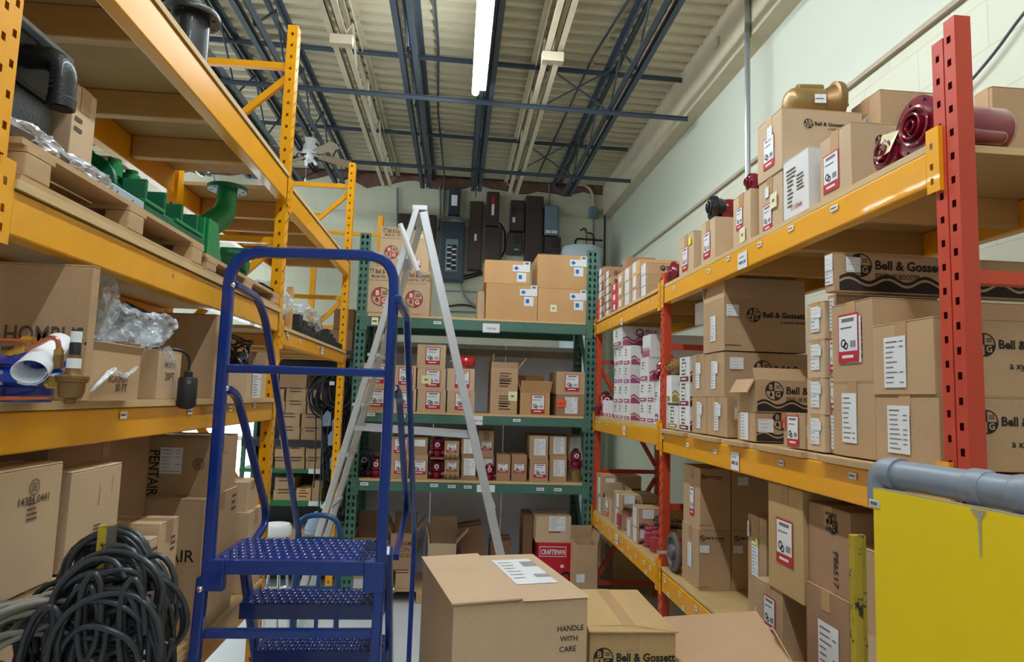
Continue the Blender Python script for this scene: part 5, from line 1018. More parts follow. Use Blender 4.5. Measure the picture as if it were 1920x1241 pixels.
film('big crumpled clear plastic bag bulging over the tan boxes, second left level',[PX(175,640,-.90),PX(215,600,-.86),PX(265,615,-.82),PX(322,610,-.80)],.052,seed=1,n=22)
film('loose clear plastic bag rising above the open box by the wide carton',[PX(172,650,-.9),PX(190,570,-.9),PX(200,515,-.92)],.038,seed=2,n=18)
film('tail of clear plastic reaching down to the float cord',[PX(310,650,-.80),PX(330,690,-.80)],.014,seed=5,n=12)
film('twisted strip of clear tape across the front of the 30FT box',[PX(168,735,-.775),PX(205,700,-.775),PX(218,690,-.775)],.007,seed=6,n=8); 
film('second twisted tape strip rising to the right on the 30FT box',[PX(206,696,-.775),PX(235,705,-.775),PX(260,685,-.775)],.006,seed=7,n=8)
coil('black cable bundle inside the clear plastic bag',PX(245,600,-.93),.05,5,'rubber',.005,(1,.8),axis='x',seed=9)
film('red parts in a clear bag between the tank boxes and the stepladder leg',[((BAG_[0]+BAG_[1])/2,5.37,zT+.004),((BAG_[0]+BAG_[1])/2,5.37,BAG_[5])],.055,seed=3,n=14,name='parts_bag',mt='red_plastic')
# ---- control valve with brass and copper fittings, far left
c=V(-.88,1.33,ZL_B); t=thing('control_valve','blue control valve with copper tubes and bronze pilot','valve',tuple(c))
q=lambda px,py,Y: at(px,py,Y=Y)-c
o0=q(42,757,1.33); o0.z=0
R1=.060
m=MB(); m.lathe([(R1*.75,0),(R1*.78,.005),(R1*.8,.026),(R1*1.2,.036),(R1*1.2,.048),(R1*.95,.062),(R1*.95,.066),(R1*1.12,.068),(R1*1.12,.078),(R1*.8,.084),(R1*.4,.09),(R1*.28,.10)],o0,(0,0,1),'blue_valve',n=32); m.build('valve_body',t,smooth=True)
m=MB()
for i in range(8): a=2*PI*i/8; m.cyl(o0+V(math.cos(a)*R1*1.12,math.sin(a)*R1*1.12,.03),o0+V(math.cos(a)*R1*1.12,math.sin(a)*R1*1.12,.056),.005,'steel',n=6)
m.build('bolt_ring',t)
Y0=1.27
def T(P,r,mt,nm): m=MB(); m.tube(fillet(P,.03),r,mt,n=10); m.build(nm,t,smooth=True)
T([q(-30,747,Y0),q(95,745,Y0)],.0045,'copper','copper_tube')
T([q(-30,636,Y0),q(45,639,Y0)],.0035,'copper','copper_tube')
T([q(45,657,Y0),q(75,643,Y0),q(95,632,Y0),q(108,636,Y0),q(112,662,Y0)],.0045,'copper','copper_tube')
def nut(px,py,r,h,ax,nm='brass_nut',Y=Y0,mt='brass'): m=MB(); p=q(px,py,Y); a=V(*ax).normalized(); m.cyl(p-a*h/2,p+a*h/2,r,mt,n=6); m.cyl(p-a*h*.75,p+a*h*.75,r*.72,mt,n=12); m.build(nm,t)
nut(53,637,.007,.016,(1,0,0)); nut(40,656,.008,.016,(1,0,.4)); nut(27,660,.006,.018,(1,0,.4)); nut(110,664,.008,.016,(0,0,1)); nut(98,720,.009,.014,(1,0,0))
m=MB(); p=q(109,678,Y0); m.cyl(p-V(0,0,.012),p+V(0,0,.012),.0085,'bronze',n=12); m.build('elbow_fitting',t,smooth=True)
m=MB(); p=q(108,717,Y0); m.box(p.x-.011,p.x+.011,p.y-.011,p.y+.011,p.z-.011,p.z+.011,'brass'); m.build('tee_block',t,bevel=.002)
p=q(131,757,Y0); z0=0
m=MB(); m.lathe([(.006,.0),(.009,.003),(.009,.008),(.018,.012),(.021,.02),(.022,.038),(.026,.040),(.026,.045)],V(p.x,p.y,0),(0,0,1),'bronze',n=22); m.build('pilot_base',t,smooth=True)
m=MB(); m.lathe([(.027,.045),(.027,.05),(.014,.053),(.0115,.06),(.0115,.088)],V(p.x,p.y,0),(0,0,1),'bronze',n=22); m.build('pilot_bonnet',t,smooth=True)
m=MB(); m.lathe([(.0095,.088),(.0095,.108),(.0085,.11),(.0085,.132),(.008,.134)],V(p.x,p.y,0),(0,0,1),'plastic_black',n=18); m.build('adjuster',t,smooth=True)
m=MB(); m.lathe([(.0092,.111),(.0092,.131)],V(p.x,p.y,0),(0,0,1),'label',n=18); m.lathe([(.0118,.064),(.0118,.082)],V(p.x,p.y,0),(0,0,1),'label',n=18); m.build('sticker',t,smooth=True)
# rolled paper on the valve
A=at(54,698,Y=1.22); B=at(110,640,Y=1.40); ax=(B-A); L=ax.length; ax.normalize(); u=ax.cross(V(0,0,1)).normalized(); v=ax.cross(u); vs=[];fs=[]; n=44
for i in range(n+1):
    th=2*PI*1.35*i/n; r=.025+.005*i/n
    for s in (0,1): rr=r*(1 if s==0 else .8); vs.append(A+ax*L*s+u*math.cos(th)*rr+v*math.sin(th)*rr*.8)
for i in range(n): fs.append((2*i,2*i+2,2*i+3,2*i+1))
m=MB(); m.add(vs,fs,'paper'); o=m.build('rolled_paper',origin=tuple(A),smooth=True,solid=.0008); tag(o,'white rolled paper sheet resting on the blue control valve','paper')
# ---- third level: pallets and pumps
def spallet(y0,y1,label,zt,z=ZL_C):
    x0,x1=-1.375,XL+.004-.0; o=((x0+x1)/2,(y0+y1)/2,z); t=thing('wooden_pallet',label,'pallet',o); H=zt-z
    n=6; w=(x1-x0)/n
    for i in range(n): MB().box(x0+w*i+.004,x0+w*(i+1)-.004,y0,y1,zt-.012,zt,'pallet_wood').build('deck_slat',t,o)
    for f in (0,.5,1):
        y=y0+.01+(y1-y0-.11)*f
        MB().box(x0,x1,y,y+.09,zt-.024,zt-.012,'pallet_wood').build('stringer',t,o)
        for xx in (x0+.0,(x0+x1)/2-.04,x1-.06): MB().box(xx,xx+.06,y,y+.08,z+.012,zt-.024,'pallet_wood').build('block',t,o,bevel=.004)
    for xx in (x0,(x0+x1)/2-.04,x1-.06): MB().box(xx,xx+.06,y0,y1,z,z+.012,'pallet_wood').build('bottom_slat',t,o)
    return t
ZQ=2.056; spallet(1.28,2.19,'wooden block pallet under the green pump, third left level',ZQ); spallet(2.21,3.12,'wooden block pallet carrying plastic wrapped goods, third left level',2.035)
# black cast housing with down-turned elbow
c=V(-1.1,1.52,ZQ); t=thing('pump_housing','black ribbed cast iron pump housing with down-turned outlet elbow','pump housing',tuple(c))
xe_=.125
m=MB(); m.box(-.26,xe_,-.11,.09,.0,.19,'black_iron'); m.build('ribbed_case',t,bevel=.01)
for i in range(5): MB().box(xe_-.20+i*.045,xe_-.188+i*.045,-.122,-.108,.01,.30,'black_iron').build('rib',t,bevel=.003)
m=MB(); m.box(-.26,xe_+.003,-.12,.10,.19,.315,'black_iron'); m.build('upper_case',t,bevel=.012); MB().box(-.28,xe_+.02,-.13,.115,.315,.326,'galv').build('cover_plate',t,bevel=.002)
m=MB(); m.cyl((xe_-.02,-.126,.29),(xe_-.02,-.11,.29),.012,'steel',n=6); m.build('bolt',t)
e=at(114,200,Y=1.50)-c; m=MB(); P=fillet([(xe_-.03,e.y,.262),(e.x,e.y,.262),(e.x,e.y,e.z)],.06,10); m.tube(P,.0265,'black_iron',n=24); m.lathe([(.028,0),(.028,.022),(.0262,.024)],(e.x,e.y,e.z-.004),(0,0,1),'black_iron',n=24); m.text('2 X DU',(e.x-.004,e.y-.028,e.z+.03),(0,0,1),(-1,0,0),.014,'ink',lift=-.0); m.build('outlet_elbow',t,smooth=True)
m=MB(); m.disc((e.x,e.y,e.z-.0045),(1,0,0),(0,-1,0),.023,'ink'); m.build('outlet_bore',t)
yb_=yat(107,-.95,2.15); yb_=max(yb_,1.64); carton((-1.12,-.95,yb_,yat(172,-.95,2.15),ZQ,2.33),'kraft_light','tan carton with chalk scribble behind the black elbow, third left level',[('bars','-y',.4,.62,.08,.08,6),('bars','+x',.3,.6,.04,.05,2)])
film('silver-grey plastic wrapped part lying along the pallet edge, nearer end',[(-.87,1.27,ZQ+.03),(-.865,1.36,ZQ+.022),(-.86,1.46,ZQ+.02)],.030,seed=11,n=18,name='wrapped_part',cat='part',mt='silver_film')
film('silver-grey plastic wrapped part on the pallet edge beside the metal strip',[(-.86,1.45,ZQ+.02),(-.855,1.56,ZQ+.018),(-.85,1.64,ZQ+.008)],.026,seed=12,n=18,name='wrapped_part',cat='part',mt='silver_film')
for (ya_,yc_,s) in ((1.27,1.45,'first'),(1.46,1.62,'second')):
    m=MB(); m.tube(fillet([(-.868,ya_,ZQ+.022),(-.862,(ya_+yc_)/2,ZQ+.024),(-.856,yc_,ZQ+.014)],.05),[.018+.004*math.sin(i) for i in range(9)],'cast_grey',n=10); o=m.build('pipe_fitting',origin=(-.86,ya_,ZQ),smooth=True); tag(o,'grey metal fitting inside the plastic wrap, %s along the pallet edge'%s,'fitting')
ga,gb=at(170,345,X=-.846),at(270,392,X=-.846); m=MB().box(-.90,-.846,ga.y,gb.y,ZQ,ZQ+.030,'galv'); 
for f in (.45,.75): m.disc((-.8455,ga.y+(gb.y-ga.y)*f,ZQ+.015),(0,1,0),(0,0,1),.003,'ink',n=8)
o=m.build('metal_strip',origin=(-.87,ga.y,ZQ),bevel=.003); tag(o,'pale galvanised channel with two holes on the pallet edge before the green pump','channel')
# green pump set
c=V(-1.05,1.95,ZQ); t=thing('green_pump','big green cast pump set with flanges and steel bolts on the pallet','pump',tuple(c)); G='green_iron'; G2='green_iron_bright'
def gp(px,py,X): return at(px,py,X=X)-c
y0g=at(270,400,X=-.87).y-c.y; y1g=at(383,460,X=-.87).y-c.y
m=MB(); m.box(-.22,.18,y0g,y1g,.0,.02,G); m.box(.165,.18,y0g,y1g,.02,.045,G); m.box(-.22,-.2,y0g,y1g,.02,.05,G); m.build('base_frame',t,bevel=.004)
for i in range(4): MB().box(.10,.166,y0g+.03+i*(y1g-y0g-.07)/3,y0g+.042+i*(y1g-y0g-.07)/3,.02,.12,G).build('rib',t,bevel=.003)
m=MB(); m.box(.12,.184,y0g-.005,y0g+.12,.045,.055,G2); m.box(.12,.184,y0g+.2,y1g-.03,.045,.055,G2); m.build('frame_rail',t,bevel=.002)
m=MB(); m.cyl((.0,y0g-.22,.10),(.0,y1g-.02,.10),.055,G,n=24); m.build('bearing_frame',t,smooth=True)
for yy in (y0g+.02,y0g+.13,y1g-.06): m=MB(); m.cyl((.0,yy,.10),(.0,yy+.018,.10),.085,G,n=26); m.build('mounting_flange',t,smooth=True)
for yy in (y0g+.06,y0g+.16): m=MB(); m.lathe([(.022,.13),(.024,.165),(.018,.17),(.018,.18)],(.06,yy,0),(0,0,1),G2,n=14); m.build('oil_cap',t,smooth=True)
m=MB(); m.lathe([(.09,-.30),(.12,-.29),(.12,-.26),(.085,-.25),(.085,-.02),(.125,-.01),(.125,.03),(.09,.05),(.1,.12)],(-.12,y0g+.02,.165),(0,1,0),G,n=28); m.build('casing',t,smooth=True)
m=MB(); m.lathe([(.1,0),(.105,.02),(.07,.05),(.05,.09)],(-.05,y0g+.14,.10),(0,0,1),G,n=24); m.build('bearing_cover',t,smooth=True)
for (dx,dy) in ((-.06,-.05),(-.02,.02)):
    m=MB(); p=(dx-.02,y0g+dy-.02,.24); m.cyl(p,(p[0],p[1],p[2]+.05),.013,'steel',n=6); m.cyl((p[0],p[1],p[2]+.05),(p[0],p[1],p[2]+.075),.008,'steel',n=10); m.build('bolt',t)
ff=at(427,350,X=-1.0)-c; fr=.078
m=MB(); m.lathe([(fr,-.018),(fr+.002,-.014),(fr+.002,-.002),(fr,0),(.03,.0)],ff,(0,0,1),G,n=32); m.build('outlet_flange',t,smooth=True)
m=MB()
for i in range(8): a=2*PI*i/8+.2; m.cyl(ff+V(math.cos(a)*fr*.8,math.sin(a)*fr*.8,-.0185),ff+V(math.cos(a)*fr*.8,math.sin(a)*fr*.8,.001),.006,'ink',n=8)
m.build('bolt_hole',t)
e2=V(-.04,y1g+.02,.10); P=fillet([ff+V(0,0,-.015),ff+V(0,0,-.12),(e2.x-.0,ff.y-.2,.10),e2],.14,10); m=MB(); k=len(P); m.tube(P,[.040+.022*i/(k-1) for i in range(k)],G2,n=22); m.build('outlet_elbow',t,smooth=True)
m=MB(); ya2=y1g+.01; m.slab([(.14,ya2,0),(.17,ya2,0),(.17,ya2,.125),(.14,ya2,.125)],(0,1,0),.01,G2); m.slab([(.175,ya2+.03,0),(.175,ya2+.17,0),(.175,ya2+.12,.13),(.175,ya2+.03,.13)],(-1,0,0),.012,G2); m.slab([(-.1,ya2+.17,0),(.175,ya2+.17,0),(.16,ya2+.12,.13),(-.1,ya2+.12,.13)],(0,1,0),.012,G2); m.build('support_bracket',t)
# second smaller green casting behind the blue ladder corner
p=at(432,482,X=-.93); t=thing('green_casting','smaller green pump casting just left of the blue ladder top corner','pump',(p.x,p.y,2.036)); m=MB(); m.lathe([(.05,0),(.06,.01),(.06,.03),(.035,.05),(.045,.09),(.055,.1),(.055,.115)],(0,0,0),(0,0,1),G,n=22); m.cyl((-.07,0,.06),(.07,0,.06),.03,G,n=16); m.build('casting_body',t,smooth=True)
m=MB(); m.bar((-.05,.03,.13),(.06,.03,.13),.015,.015,G); m.bar((.05,.03,.02),(.05,.03,.13),.015,.015,G); m.build('handle_arm',t)
# plastic and black grate on the second pallet
p=at(490,525,X=-.9); m=MB()
for i in range(7): m.box(-1.15,-.86,p.y-.12+i*.05,p.y-.095+i*.05,2.037,2.06,'plastic_black')
m.box(-1.0,-.98,p.y-.12,p.y+.2,2.037,2.065,'plastic_black'); m.box(-.88,-.86,p.y-.12,p.y+.2,2.037,2.065,'plastic_black'); o=m.build('plastic_grate',origin=(-1,p.y,2.037)); tag(o,'black plastic grate on the second pallet beside the blue handrail','grate')
film('clear plastic sheet heaped on the black grate before the tall yellow upright',[(-.95,p.y+.05,2.08),(-.9,p.y+.25,2.08),(-.88,p.y+.38,2.05)],.06,seed=14,n=18,flat=.7)
# ---- top level
p=at(357,60,X=-.98); zf=at(357,28,X=-.98).z; c=V(-.98,p.y,ZL_D); t=thing('flanged_pipe','black flanged pipe standing upright on the top left deck','pipe',tuple(c)); Hh=zf-ZL_D; rf=.094
m=MB(); m.lathe([(.062,0),(.062,Hh-.01)],(0,0,0),(0,0,1),'black_iron',n=28); m.build('pipe_barrel',t,smooth=True)
m=MB(); m.lathe([(rf,-.012),(rf+.002,-.008),(rf+.002,.008),(rf,.012),(.05,.012)],(0,0,Hh),(0,0,1),'black_iron',n=36); m.build('top_flange',t,smooth=True)
m=MB()
for i in range(8): a=2*PI*i/8; m.cyl((math.cos(a)*rf*.82,math.sin(a)*rf*.82,Hh-.0125),(math.cos(a)*rf*.82,math.sin(a)*rf*.82,Hh+.0125),.007,'ink',n=8)
m.build('bolt_hole',t)
MB().lathe([(rf,0),(rf,.022)],(0,0,0),(0,0,1),'black_iron',n=36).build('base_flange',t,smooth=True)
p=at(512,300,X=-.87); m=MB()
for i in range(4): m.box(-1.05,-.87,p.y-.09,p.y+.10,ZL_D+.022*i,ZL_D+.022*i+.006,'plastic_black')
for i in range(7): m.box(-.874,-.868,p.y-.09+i*.03,p.y-.084+i*.03,ZL_D,ZL_D+.088,'plastic_black'); m.box(-1.05+i*.03,-1.044+i*.03,p.y-.092,p.y-.088,ZL_D,ZL_D+.088,'plastic_black')
o=m.build('plastic_crate',origin=(-.95,p.y,ZL_D)); tag(o,'small black slatted plastic crate on the top left deck by the tall upright','crate')
film('crumpled clear film on the far top left deck beside the tall upright',[(-.95,3.3,2.60),(-.9,3.5,2.60)],.035,seed=15,n=14)
p=at(587,384,X=-.87); m=MB(); m.box(-1.0,-.86,p.y-.1,p.y+.1,2.58,2.60,'kraft'); m.box(-.99,-.87,p.y-.09,p.y+.09,2.60,2.63,'blue_paint'); o=m.build('parts_tray',origin=(-.93,p.y,2.58)); tag(o,'low tray with blue parts on the far top left deck','tray')
# ---- far bay third level
for i,(a_,b_) in enumerate(((3.62,4.0),(4.02,4.4),(4.42,4.92))):
    m=MB(); m.box(-1.02,-.835,a_,b_,1.901,1.945,'plastic_black'); k=int((b_-a_)/.06)
    for j in range(k): m.box(-.838,-.828,a_+.01+j*.06,a_+.05+j*.06,1.905,1.94,'plastic_black')
    for j in range(3): m.box(-1.0,-.85,a_+.03+j*.12,a_+.1+j*.12,1.945,2.01-.02*j,'plastic_black')
    o=m.build('battery_rack' if False else 'black_module',origin=(-.93,a_,1.901),bevel=.003); tag(o,['nearest black moulded module on the far bay of the left rack','middle black moulded module on the far bay of the left rack','farthest black moulded module by the far yellow upright'][i],'module','black modules under plastic')
film('clear plastic sheet draped over the black modules in the far left bay',[(-.95,3.6,2.05),(-.90,3.95,2.03),(-.88,4.3,1.98)],.07,seed=16,n=20,flat=.8)
film('clear plastic bag bulging right behind the tall yellow upright',[(-.98,3.25,1.97),(-.93,3.42,2.03),(-.95,3.5,1.93)],.075,seed=17,n=20)
m=MB().box(-.90,-.872,3.54,3.58,1.901,2.14,'pine'); m.box(-.99,-.962,3.54,3.58,1.901,2.16,'pine'); m.box(-.99,-.872,3.53,3.54,2.08,2.12,'pine'); o=m.build('timber_crate_end',origin=(-.93,3.55,1.901)); tag(o,'pale timber crate end standing beside the black modules','crate')
# ---- shelving unit boxes
def SB(px0,px1,yt,z,label,deco=(),mt='kraft'):
    Y=5.66; z1=at((px0+px1)/2,yt,Y=Y).z; zz=(z+z1)/2; b=(xat(px0,Y,zz),xat(px1,Y,zz),Y,5.97,z,z1); carton(b,mt,label,deco,tape=False,seam='x'); return b
HWR=[('bars','-y',.5,.75,.1,.05,2)]
z0=SZ[0]; r1=[SB(524,562,800,z0,'tan box, leftmost at the bottom above the black shelf',HWR),SB(564,604,802,z0,'tan box, right one at the bottom above the black shelf',HWR)]
r2=[SB(524,562,775,r1[0][5],'tan box with handwriting, left in the second row above the black shelf',HWR),SB(565,604,776,r1[1][5],'tan box with handwriting, right in the second row above the black shelf',HWR)]
r3=[SB(524,534,751,r2[0][5],'slim tan box at the left of the third row above the black shelf'),SB(535,574,752,r2[0][5],'tan box with handwriting in the middle of the third row above the black shelf',HWR),SB(576,604,753,max(r2[1][5],r2[0][5]),'tan box behind the black cables in the third row')]
SB(524,533,729,r3[0][5],'slim tan box at the left of the fourth row above the black shelf'); SB(536,574,728,r3[1][5],'tan box in the middle of the fourth row above the black shelf',HWR); SB(576,604,730,r3[2][5],'tan box behind the black cables in the fourth row')
SB(524,575,699,at(550,727,Y=5.66).z+.001,'long dark tan box on top of the stacks above the black shelf',mt='kraft_brown')
z1=SZ[1]
for (a_,b_,n_) in ((515,539,'left'),(541,571,'middle'),(573,604,'right')):
    q=SB(a_,b_,858,z1,'tan box, %s at the bottom between the black and green shelves'%n_,HWR); SB(a_,b_,834,q[5],'tan box, %s on top between the black and green shelves'%n_,HWR)
z2=SZ[2]; q=SB(512,552,919,z2,'tan box, lower left on the lowest visible green shelf',HWR); SB(515,552,895,q[5],'tan box, upper left on the lowest visible green shelf',HWR); SB(555,583,915,z2,'ochre box with two dark stamps on the lowest green shelf',[('bars','-y',.5,.8,.06,.04,2),('bars','-y',.5,.35,.08,.05,2)],'kraft_orange'); SB(585,603,901,z2,'tall tan box next to the hanging plug cords on the green shelf')
for (x0_,x1_,l) in ((-1.68,-1.42,'left'),(-1.38,-1.1,'middle'),(-1.08,-.9,'right')): carton((x0_,x1_,5.68,5.96,.2,.48),'kraft','tan box, %s on the bottom shelf behind the stool and hand truck'%l)
zt_=1.88; carton((-1.15,-.88,5.68,5.95,zt_,2.12),'kraft_brown','brown carton on top of the shelving unit behind the far yellow upright'); carton((-1.05,-.88,5.7,5.95,2.121,2.30),'kraft_dark','dark brown carton uppermost on the shelving unit'); carton((-1.5,-1.2,5.68,5.95,zt_,2.05),'kraft','tan carton on top of the shelving unit, left')
# ================================================================= HANGING CABLES
YC=5.52
def cabpath(pts,Y,r,mt='rubber'):
    m=MB(); m.tube(fillet([tuple(at(a,b,Y=Y)) for a,b in pts],.2),r,mt,n=6); return m
def hang(label,px,py,rx,ry,turns,seed,Y=YC,r=.008,mt='rubber'):
    c=at(px,py,Y=Y); k=Y/FPX; return coil(label,tuple(c),ry*k,turns,mt,r,(rx/ry,1),seed=seed,jit=.035)
hang('big tangled coil of black cable hanging at the top of the cable column',622,742,30,36,12,31); hang('tangled black cable coil overlapping the topmost one on its right',634,730,20,30,9,32,Y=YC-.03)
hang('neat black cable coil hanging halfway down the cable column',630,868,20,34,9,33); hang('black cable loops bunched below the tangled top coil',625,800,14,40,8,34,Y=YC+.03); hang('black cable loops at the foot of the cable column',640,935,14,40,8,35); hang('black cable loops beside the stepladder rail, upper middle',645,800,8,60,7,36,Y=YC+.05)
for i,(a,b_,y0,y1,l) in enumerate(((592,588,780,915,'thin black cord hanging leftmost, ending at a white tag'),(604,597,770,965,'thin black cord ending in the pale blue plug cover'),(603,606,780,915,'thin black cord just right of the plug cover cord'),(625,622,770,940,'thin black cord in front of the middle coil'))):
    m=cabpath([(a,y0),((a+b_)/2+2,(y0+y1)/2),(b_,y1)],YC-.06,.006); o=m.build('hanging_cord',origin=tuple(at(a,y0,Y=YC-.06)),smooth=True); tag(o,l,'cord')
for i,(a,y) in enumerate(((622,722),(630,808),(622,836),(626,880),(612,800),(624,960))):
    p=at(a,y,Y=YC-.08); m=MB(); m.slab([(p.x-.03,p.y,p.z),(p.x+.035,p.y,p.z+.01),(p.x+.03,p.y,p.z+.11),(p.x,p.y,p.z+.13),(p.x-.035,p.y,p.z+.08)] if i else [(p.x-.02,p.y,p.z),(p.x+.02,p.y,p.z),(p.x+.02,p.y,p.z+.03),(p.x-.02,p.y,p.z+.03)],(0,1,0),.012,'plastic_bluegrey' if i else 'label'); o=m.build('plug_tag',origin=tuple(p),bevel=.002)
    tag(o,['small white tag on the tangled top coil','pale plug cover just right under the top coil','pale plug cover in the middle of the cable column','large pale plug cover inside the neat coil','pale plug cover left under the top coil','pale plug cover at the bottom of the cable column'][i],'plug')
p=at(591,998,Y=YC-.06); m=MB(); m.lathe([(.085,0),(.08,.02),(.085,.03),(.075,.06),(.06,.10),(.03,.13),(.015,.16)],(0,0,0),(0,0,1),'plastic_bluegrey',n=20); o=m.build('plug_cover',origin=(0,0,0),smooth=True); o.location=p; tag(o,'pale blue bell-shaped plug cover hanging lowest, above the hand truck','plug')
# rail that carries the cables
m=MB().bar((-1.35,YC,1.92),(-.84,YC,1.92),.03,.03,'grey_shelf')
for x in (-1.2,-.875): m.bar((x,YC,1.92),(x,5.66,1.92),.02,.02,'grey_shelf')
o=m.build('cable_rail',origin=(-1.1,YC,1.92)); tag(o,'dark rail from which the black cables hang','rail')
# ================================================================= BLUE PLATFORM LADDER
org=(-.5,2.3,0); BL_=thing('rolling_ladder','blue steel platform ladder with perforated steps in the aisle','ladder',org); BP='blue_paint'
def bt(pts,nm,sq=(.034,.034),r=.0,par=None,fr=.0):
    m=MB(); P=[V(*p) for p in pts]; P=fillet(P,fr) if fr else P; m.tube(P,0,BP,sq=sq); return m.build(nm,par or BL_,org,bevel=.006)
YR_=2.28; f=lambda px,py,Y=YR_: tuple(at(px,py,Y=Y))
Lb,Lt,Rt,Rb=f(391,1052),f(434,472),f(742,480),f(714,1055)
bt([Lb,(Lt[0],Lt[1],Lt[2]),(Rt[0],Rt[1],Rt[2]),Rb],'guard_rail',fr=.11)
a,b_=f(412,690),f(733,700); bt([(a[0]+.012,a[1],a[2]),(b_[0]-.012,b_[1],b_[2])],'knee_rail',(.028,.028))
# platform and treads
def tread(x0,x1,y0,y1,z,rows,cols,nm,lip=.055):
    m=MB(); m.box(x0,x1,y0,y1,z-.004,z,BP); m.box(x0,x1,y0,y0+.004,z-lip,z,BP); m.box(x0,x1,y1-.004,y1,z-lip*.8,z,BP); m.box(x0,x0+.004,y0,y1,z-lip,z,BP); m.box(x1-.004,x1,y0,y1,z-lip,z,BP)
    o=m.build(nm,BL_,org,bevel=.003)
    d=MB()
    for i in range(rows):
        for j in range(cols):
            x=x0+.03+(x1-x0-.06)*(j+(.5 if i%2 else 0))/(cols-.5); y=y0+.02+(y1-y0-.04)*i/(rows-1)
            d.lathe([(.0125,0),(.0115,.003),(.008,.0055),(.0062,.006)],(x,y,z-.0004),(0,0,1),BP,n=10); d.disc((x,y,z+.0056),(1,0,0),(0,1,0),.0052,'ink',n=8,lift=.0002)
    d.build('grip_dimples',o,org,smooth=True)
    return o
ZP_=1.05; tread(-.765,-.225,2.295,2.60,ZP_,7,17,'platform',.045)
tread(-.750,-.235,2.575,2.765,.825,5,16,'step'); tread(-.735,-.225,2.73,2.915,.603,5,16,'step'); tread(-.74,-.22,2.88,3.07,.375,5,16,'step')
MB().box(-.772,-.205,2.272,2.298,1.005,1.05,BP).build('platform_edge',BL_,org,bevel=.003)
for x0,x1 in ((-.785,-.715),(-.275,-.205)): MB().box(x0,x1,2.262,2.30,.955,1.052,BP).build('corner_bracket',BL_,org,bevel=.004)
LL,LR_=f(381,1080),f(712,1080); l2,r2=f(364,1241),f(703,1241)
def ext(a,b,z): a=V(*a);b=V(*b); return tuple(a+(b-a)*((z-a.z)/(b.z-a.z)))
bt([LL,ext(LL,l2,.10)],'rear_leg'); bt([LR_,ext(LR_,r2,.10)],'rear_leg')
a,b_=f(383,1187),f(700,1187); bt([a,b_],'leg_brace',(.026,.03))
for x in (-.755,-.225): bt([(x,2.58,1.02),(x,3.16,.03)],'stringer',(.028,.05))
for q in (ext(LL,l2,.05),ext(LR_,r2,.05)):
    m=MB(); m.cyl((q[0]-.012,q[1],.04),(q[0]+.012,q[1],.04),.04,'rubber',n=20); m.box(q[0]-.018,q[0]+.018,q[1]-.015,q[1]+.015,.05,.11,'steel'); m.build('caster',BL_,org,smooth=True)
for x in (-.755,-.225): MB().box(x-.02,x+.02,3.14,3.2,0,.03,'rubber').build('rubber_foot',BL_,org)
# hand rails
def hr(pts,X,nm,fr=.06,sq=(.026,.026),down=False):
    Q=[tuple(at(px,py,X=X)) for px,py in pts]
    if down: Q.append((Q[-1][0],Q[-1][1]+.01,.02))
    return bt(Q,nm,sq,fr=fr)
XLr=-.755; XRr=-.225
a=at(440,533,X=XLr); hr([(440,533),(484,560),(498,600),(561,1005)],XLr,'hand_rail',down=True); hr([(428,730),(445,742),(497,948),(498,982),(474,1018)],XLr,'mid_rail',.05)
hr([(745,560),(763,592),(777,1000)],-.19,'hand_rail',.04,down=True); hr([(741,728),(749,745),(762,955),(742,1045)],XRr,'mid_rail',.05)
m=MB()
for px,py,X in ((440,536,XLr),(428,728,XLr),(379,1101,XLr),(747,562,XRr),(741,728,XRr),(738,1104,XRr)):
    p=at(px,py,X=X); mm=MB(); mm.lathe([(.010,0),(.009,.006),(.004,.010)],p-V(0,.018,0),(0,-1,0),'chrome',n=14); mm.build('bolt',BL_,org,smooth=True)
# ================================================================= ALUMINIUM STEPLADDER
ya,yc=4.12,4.52; ap=at(785,392,Y=ya); org=(ap.x,4.3,0); SLD=thing('stepladder','tall aluminium A-frame stepladder open in front of the green rack','ladder',org)
def foot(px,py,Y): p=at(px,py,Y=Y); return p+(p-ap)*((p.z)/(ap.z-p.z))
q=at(598,1005,Y=ya); fl=ext((ap.x,ya,ap.z),(q.x,ya,q.z),0.0); q=at(938,1035,Y=ya); fr_=ext((ap.x+.03,ya,ap.z),(q.x,ya,q.z),0.0)
AL='aluminium'
for y in (ya,yc):
    MB().bar((ap.x-.01,y,ap.z),(fl[0],y,.0),.036,.068,AL,up=(0,1,0)).build('front_rail',SLD,org,bevel=.003)
    MB().bar((ap.x+.03,y+.01,ap.z-.02),(fr_[0],y+.01,.0),.05,.066,AL,up=(0,1,0)).build('rear_rail',SLD,org,bevel=.003)
    for xx in (fl[0],fr_[0]): MB().box(xx-.04,xx+.04,y-.02,y+.03,0,.02,'rubber').build('foot_pad',SLD,org)
    sa,sb=at(657,802,Y=ya),at(888,818,Y=ya); MB().bar((sa.x,y+.02,sa.z),(sb.x,y+.02,sb.z),.008,.028,AL).build('spreader',SLD,org)
for i in range(1,9):
    t_=i/9; z=ap.z*(1-t_); x=ap.x-.01+(fl[0]-ap.x)*t_; 
    if z>.15: MB().box(x-.035,x+.035,ya+.012,yc-.012,z-.012,z+.006,AL).build('rung',SLD,org)
for i in (3,6): 
    t_=i/9; z=ap.z*(1-t_); x=ap.x+.03+(fr_[0]-ap.x)*t_; MB().box(x-.01,x+.01,ya+.02,yc,z-.015,z+.015,AL).build('rear_brace',SLD,org)
MB().box(ap.x-.04,ap.x+.055,ya-.025,yc+.03,ap.z-.012,ap.z+.02,AL).build('top_cap',SLD,org,bevel=.004)
